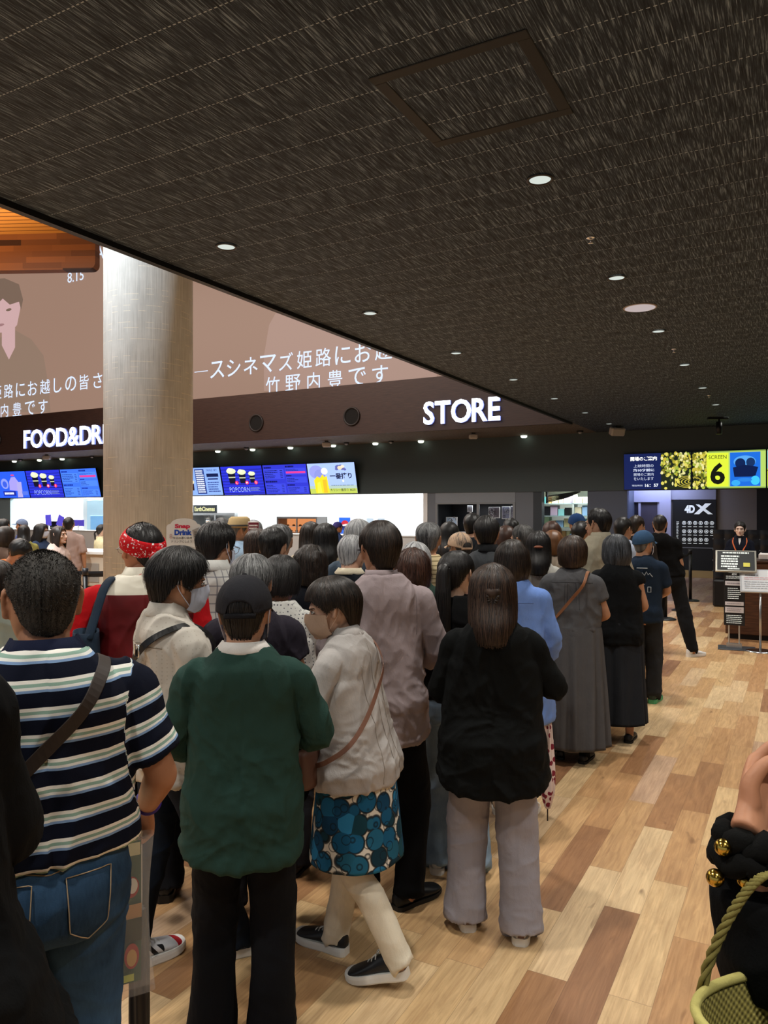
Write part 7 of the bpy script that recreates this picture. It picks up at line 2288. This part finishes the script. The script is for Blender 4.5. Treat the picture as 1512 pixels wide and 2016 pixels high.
# sling strap of the striped polo shirt
r = with_person(P1, 'sling_bag', 'dark brown sling bag strap across the striped polo shirt', 'bag')
M_str = plain('brown_strap', '#2b211b', .6)
e = .058
strap_loop(P1, r, [P1.surf(70, 1.20, e), P1.surf(56, 1.34, e - .01), P1.surf(20, 1.415, .03), P1.surf(-40, 1.405, .034), P1.surf(-72, 1.33, e - .012), P1.surf(-95, 1.24, e - .006), P1.surf(-122, 1.13, e), P1.surf(-150, 1.04, e), P1.surf(-190, .99, e)], .0155, M_str)
m = pouch(P1.surf(140, .92, .08) * P1.s, .22, .08, .2); m.obj('pouch', cloth('brown_pouch', '#2e2620'), r, True)
# clear sleeve and umbrella in the hand of the striped polo shirt
hw = P1.wr[1] * P1.s; dr = np.array([.02, .30, -.95])
hand_pt = hw + np.array([-.01, .035, -.085])
clear = bpy.data.materials.new('clear_plastic'); t_, n_, l_, b_ = nodes_of(clear)
b_.inputs['Base Color'].default_value = (.86, .88, .88, 1); b_.inputs['Roughness'].default_value = .08; b_.inputs['Alpha'].default_value = .16; b_.inputs['Specular IOR Level'].default_value = .9
r = with_person(P1, 'umbrella', 'closed black umbrella carried below the violet wristband', 'umbrella')
m = MB(); top = hand_pt + np.array([-.005, -.01, -.02]); m.tube([top + np.array([0, 0, -.18]), top + np.array([0, 0, -.34]), top + np.array([0, 0, -.60]), top + np.array([0, 0, -.86])], [.018, .026, .024, .008], 16, 20)
V, Nn, Q = fuse(m, .004, 2); aa = np.arctan2(V[:, 1] - top[1], V[:, 0] - top[0]); V = V + Nn * (.003 * np.sin(aa * 7 + V[:, 2] * 6))[:, None]
link('canopy', quick_mesh('canopy', V, Q, plain('umbrella_black', '#0d0d0f', .55)), r)
m = MB(); m.tube([top + np.array([0, 0, -.2]), top, top + np.array([.0, .0, .03]), top + np.array([-.02, .0, .055]), top + np.array([-.05, 0, .05]), top + np.array([-.06, 0, .02])], .009, 10, 30); m.obj('crook_handle', plain('clear_handle', '#b9b6ae', .15), r, True)
m = MB(); m.cyl(tuple(top + np.array([0, 0, -.90])), .004, .06, 8); m.obj('ferrule', M_steel, r)
r = with_person(P1, 'plastic_sleeve', 'long clear plastic sleeve with a green and red printed card inside', 'sleeve')
c = hand_pt + np.array([-.022, -.055, .0])
m = MB(); rg = []
for z in np.linspace(.02, -.40, 10):
    rg.append(ring(c[0] + .012 * math.sin(z * 9), c[1], c[2] + z, .046, .018 + .004 * math.sin(z * 23), .018, 20, 3.5))
m.rings(np.array(rg), cap=False); m.obj('film', clear, r, True)
m = MB(); m.box((c[0] - .038, c[1] - .003, c[2] - .37), (c[0] + .014, c[1] + .001, c[2] + .005)); cd = m.obj('printed_card', plain('card_green', '#31523f', .5), r)
P_ = Panel(.052, .375); P_.rect(.05, .90, .95, .99, plain('card_cream', '#cfc79c', .5)); P_.ell(.5, .68, .38, .075, plain('card_red', '#a8322c', .5)); P_.ell(.55, .69, .26, .055, plain('card_ivory', '#e0d8c8', .5)); P_.rect(.0, .46, 1, .56, plain('card_tan', '#b88a5a', .5)); P_.rect(.0, .30, 1, .46, plain('card_dark', '#22301f', .5)); P_.ell(.5, .20, .36, .09, plain('card_red', '#a8322c', .5)); P_.ell(.5, .19, .25, .06, plain('card_gold', '#c99a5a', .5)); P_.rect(.1, .03, .6, .08, plain('card_lime', '#b8c25a', .5))
q = P_.obj('card_print', cd); q.location = (c[0] - .038, c[1] - .0035, c[2] - .37)
# denim tote on the bandana wearer
r = with_person(P2, 'tote_bag', 'dark denim tote bag hanging from the shoulder of the red vest', 'bag')
M_den = denim('tote_denim', '#151f2c', '#22303f', '#3a4a5a')
bx_, by_ = -.235, -.19
m = pouch(np.array([bx_, by_, .955]), .13, .34, .30, .8, open_top=True); m.obj('bag_body', M_den, r, True)
for y in (-.10, .05):
    m = MB(); m.tube(np.array([(bx_ + .01, by_ + y, 1.23), (bx_ + .04, y - .12, 1.33), (-.165, y * .4 - .10, 1.42), (-.135, y * .3 - .03, 1.455), (-.125, y * .3 + .04, 1.44), (-.15, .10, 1.36)]), .020, 8, 30, flat=.3, up=(0, 0, 1)); m.obj('strap', M_den, r, True)
# strap of the cream jacket and its floral tote
r = with_person(PM, 'shoulder_bag', 'black bag strap with a buckle over the cream jacket', 'bag')
M_bs = plain('black_strap', '#0d0d0e', .4); e = .060
strap_loop(PM, r, [PM.surf(-165, 1.0, e), PM.surf(-130, 1.12, e), PM.surf(-95, 1.24, e), PM.surf(-62, 1.345, .050), PM.surf(-20, 1.40, .040), PM.surf(30, 1.40, .040), PM.surf(62, 1.32, .052), PM.surf(92, 1.18, e + .01), PM.surf(125, 1.04, e), PM.surf(165, .98, e)], .014, M_bs)
m = MB(); p0 = PM.surf(-74, 1.315, .062) * PM.s; m.tube([p0 + np.array([x, 0, z]) for x, z in ((-.018, -.02), (.018, -.02), (.018, .02), (-.018, .02), (-.018, -.02))], .003, 6); m.obj('buckle', M_chrome, r, True)
m = pouch(PM.surf(185, .84, .09) * PM.s, .10, .24, .20); m.obj('bag_body', cloth('black_canvas', '#121214'), r, True)
fl = N('pink_floral_on_black', .85, .2); d_ = fl.voro(fl.obj(), 17, 'F1', 'Distance', .9); n2 = fl.noise(fl.obj(), 70, 2); gate = fl.sep(fl.voro(fl.obj(), 17, 'F1', 'Color', .9))[1]
fl.color(fl.mix(fl.math('MULTIPLY', fl.math('LESS_THAN', fl.math('ADD', d_, fl.math('MULTIPLY', n2, .22)), .33), fl.math('GREATER_THAN', gate, .3)), '#0b0b0d', '#b08a8a'))
r = with_person(PM, 'tote_bag', 'black tote bag with small pink flowers held against the cream jacket', 'bag')
hp = PM.wr[1] * PM.s
c = hp + np.array([.055, -.065, -.52])
m = pouch(c, .16, .30, .40, .75, open_top=True); V, Nn, Q = fuse(m, .007, 3); V = V + Nn * (ridge(V * np.array([9, 9, 3.0])) * .010)[:, None]; link('bag_body', quick_mesh('bag_body', V, Q, fl.m), r)
for y in (-.06, .06):
    m = MB(); m.tube([c + np.array([0, y, .36]), c + np.array([-.01, y * .8, .46]), hp + np.array([-.01, .02 + y * .2, -.045]), c + np.array([-.03, y * .5, .46]), c + np.array([-.03, y * .6, .36])], .009, 8, 30, flat=.4); m.obj('strap', fl.m, r, True)
# walking beige jacket: thin tan strap and the black bag in front
r = with_person(P4, 'crossbody_strap_bag', 'thin brown crossbody strap over the beige jacket with a small pouch', 'bag')
M_tan = plain('tan_leather', '#7a5646', .45); e = .048
strap_loop(P4, r, [P4.surf(70, 1.30, .05), P4.surf(40, 1.40, .030), P4.surf(0, 1.425, .026), P4.surf(-48, 1.40, .034), P4.surf(-80, 1.30, e + .012), P4.surf(-105, 1.20, e + .026), P4.surf(-130, 1.10, e + .034), P4.surf(-155, 1.02, e + .036), P4.surf(-185, .96, e + .036), P4.surf(-215, .92, e + .03)], .010, M_tan)
m = pouch(P4.surf(145, .84, .09) * P4.s, .16, .07, .14); m.obj('pouch', plain('tan_pouch', '#5f4236', .5), r, True)
r = with_person(P4, 'handbag', 'black soft handbag carried in front of the beige jacket', 'bag')
hp = P4.wr[-1] * P4.s
c = np.array([-.10, .30, .60])
m = pouch(c, .30, .20, .34, .8); V, Nn, Q = fuse(m, .007, 3); V = V + Nn * (ridge(V * np.array([8, 8, 4.0]) + 3) * .012)[:, None]; link('bag_body', quick_mesh('bag_body', V, Q, cloth('black_nylon', '#0e0e10')), r)
m = MB(); m.tube([c + np.array([-.08, 0, .31]), hp + np.array([.01, .03, -.09]), hp + np.array([.02, .05, -.075]), c + np.array([.08, 0, .31])], .010, 8, 24); m.obj('handle', M_bs, r, True)
# tan strap on the grey dress
r = with_person(P9, 'crossbody_bag', 'tan strap crossing the back of the grey dress', 'bag')
M_ts = plain('saddle_leather', '#8a5a3a', .45); e = .054
strap_loop(P9, r, [P9.surf(60, 1.33, e), P9.surf(20, 1.42, .032), P9.surf(-35, 1.415, .034), P9.surf(-68, 1.33, e), P9.surf(-92, 1.22, e), P9.surf(-120, 1.10, e + .004), P9.surf(-150, 1.0, e + .012), P9.surf(-185, .94, e + .016)], .011, M_ts)
m = pouch(P9.surf(150, .80, .09) * P9.s, .22, .08, .18); m.obj('pouch', M_ts, r, True)
# blue and red strap of the black blouse
r = with_person(P31, 'shoulder_bag', 'blue cloth shoulder bag with a red edged strap on the black blouse', 'bag')
M_blu = cloth('blue_canvas', '#1e3fae'); e = .050
strap_loop(P31, r, [P31.surf(95, 1.20, e), P31.surf(55, 1.36, .04), P31.surf(5, 1.42, .028), P31.surf(-40, 1.38, .040), P31.surf(-62, 1.25, e), P31.surf(-50, 1.08, e + .01), P31.surf(-25, .97, e + .02)], .020, M_blu)
strap_loop(P31, r, [P31.surf(8, 1.425, .038), P31.surf(-36, 1.395, .050), P31.surf(-58, 1.26, e + .010), P31.surf(-46, 1.09, e + .018)], .008, plain('red_webbing', '#8a2a34', .7), name='strap_edge')
m = pouch(P31.surf(-12, .74, .10) * P31.s, .12, .30, .26); m.obj('bag_body', M_blu, r, True)
# lit phone of the crochet cardigan
r = with_person(P35, 'smartphone', 'lit violet blue phone held up by the crochet cardigan', 'phone')
hp = (P35.wr[1] + np.array([-.015, .075, .055])) * P35.s
m = MB(); m.bbox((-.037, -.004, -.075), (.037, .004, .075), .004); b = m.obj('case', M_black, r); b.location = hp; b.rotation_euler = (R(-32), 0, 0)
m = MB(); m.box((-.034, -.0052, -.070), (.034, -.0042, .070)); m.obj('display', glow('phone_display', '#5a4fe8', 1.2), b)
# flowered umbrella by the blue shirt
p = at(1078, 4.32)
r = empty('umbrella', (p.x, p.y, 0), 0, 'closed umbrella with dark red flowers beside the light blue shirt', 'umbrella')
m = MB(); m.tube([(0, 0, .07), (0, 0, .20), (-.005, 0, .45), (-.012, 0, .62), (-.015, 0, .66)], [.012, .040, .036, .022, .010], 18, 24)
V, Nn, Q = fuse(m, .006, 2); aa = np.arctan2(V[:, 1], V[:, 0]); V = V + Nn * (.005 * np.sin(aa * 7 + V[:, 2] * 4))[:, None]
uf = N('red_flower_print', .6, .3); d_ = uf.voro(uf.obj(), 24, 'F1', 'Distance', .9); uf.color(uf.mix(uf.math('LESS_THAN', d_, .40), '#d9c8c4', '#7a1f34'))
link('canopy', quick_mesh('canopy', V, Q, uf.m), r)
m = MB(); m.cyl((0, 0, .0), .004, .09, 8); m.tube([(-.014, 0, .65), (-.02, 0, .78), (-.02, .0, .86), (-.045, .0, .90), (-.075, .0, .87)], .010, 10, 24); m.obj('handle', plain('umbrella_handle', '#2b1a14', .4), r, True)
# pale strap of the beige top
r = with_person(P19, 'tote_bag', 'white cloth bag strap over the beige top before the store', 'bag')
strap_loop(P19, r, [P19.surf(90, 1.15, .05), P19.surf(50, 1.37, .04), P19.surf(0, 1.42, .03), P19.surf(-50, 1.37, .045), P19.surf(-62, 1.2, .055), P19.surf(-40, 1.02, .06)], .020, cloth('white_webbing', '#d8d2c4'))
m = pouch(P19.surf(-15, .78, .10) * P19.s, .10, .28, .28); m.obj('bag_body', cloth('white_canvas', '#d8d2c4'), r, True)
# straw bag
p = at(1572, .86)
r = empty('straw_bag', (p.x, p.y, .785), YAW + R(20), 'open green gold straw bag with braided handles at the bottom corner', 'bag')
sm = N('woven_straw', .6, .3); x_, y_, z_ = sm.sep(sm.obj())[:3]
wv = sm.math('MULTIPLY', sm.math('SINE', sm.math('MULTIPLY', z_, 620.0)), sm.math('SINE', sm.math('MULTIPLY', sm.math('ARCTAN2', y_, x_), 60.0)))
sm.color(sm.mix(sm.math('MULTIPLY', sm.math('ADD', wv, 1.0), .5), '#4a431b', '#b5a95c')); sm.bump(wv, .6, .004)
a = np.linspace(0, 2 * math.pi, 65)[:-1]
def el(z, k, d=0):
    return np.stack([.120 * k * np.cos(a), .085 * k * np.sin(a), np.full(64, z) + .014 * np.cos(a) ** 2 * (z > .3) + d], -1)
m = MB(); m.rings(np.array([el(0, .80), el(.04, .92), el(.15, 1.0), el(.28, 1.02), el(.385, 1.04), el(.390, .99), el(.28, .95), el(.10, .90), el(.03, .78)]))
m.obj('basket', sm.m, r, True)
m = MB(); m.tube(np.vstack([el(.39, 1.02), el(.39, 1.02)[:1]]), .006, 8); m.obj('rim', cloth('straw_rim', '#b9b06a'), r, True)
for q in (-1, 1):
    m = MB(); t = np.linspace(0, 1, 60)
    cx = -.062 + .124 * t; cz = .385 + .15 * np.sin(t * math.pi) ** .7
    for ph in (0, 2.1, 4.2):
        m.tube(np.stack([cx + .004 * np.cos(t * 60 + ph), q * .082 * (1 - .45 * np.sin(t * math.pi)) + .004 * np.sin(t * 60 + ph), cz], -1), .0030, 6)
    m.obj('handle', cloth('braided_straw', '#7d7440'), r, True)
for o in list(bpy.data.objects):
    if o.name.startswith('crossbody_strap_bag'):
        o.name = 'crossbody_bag'
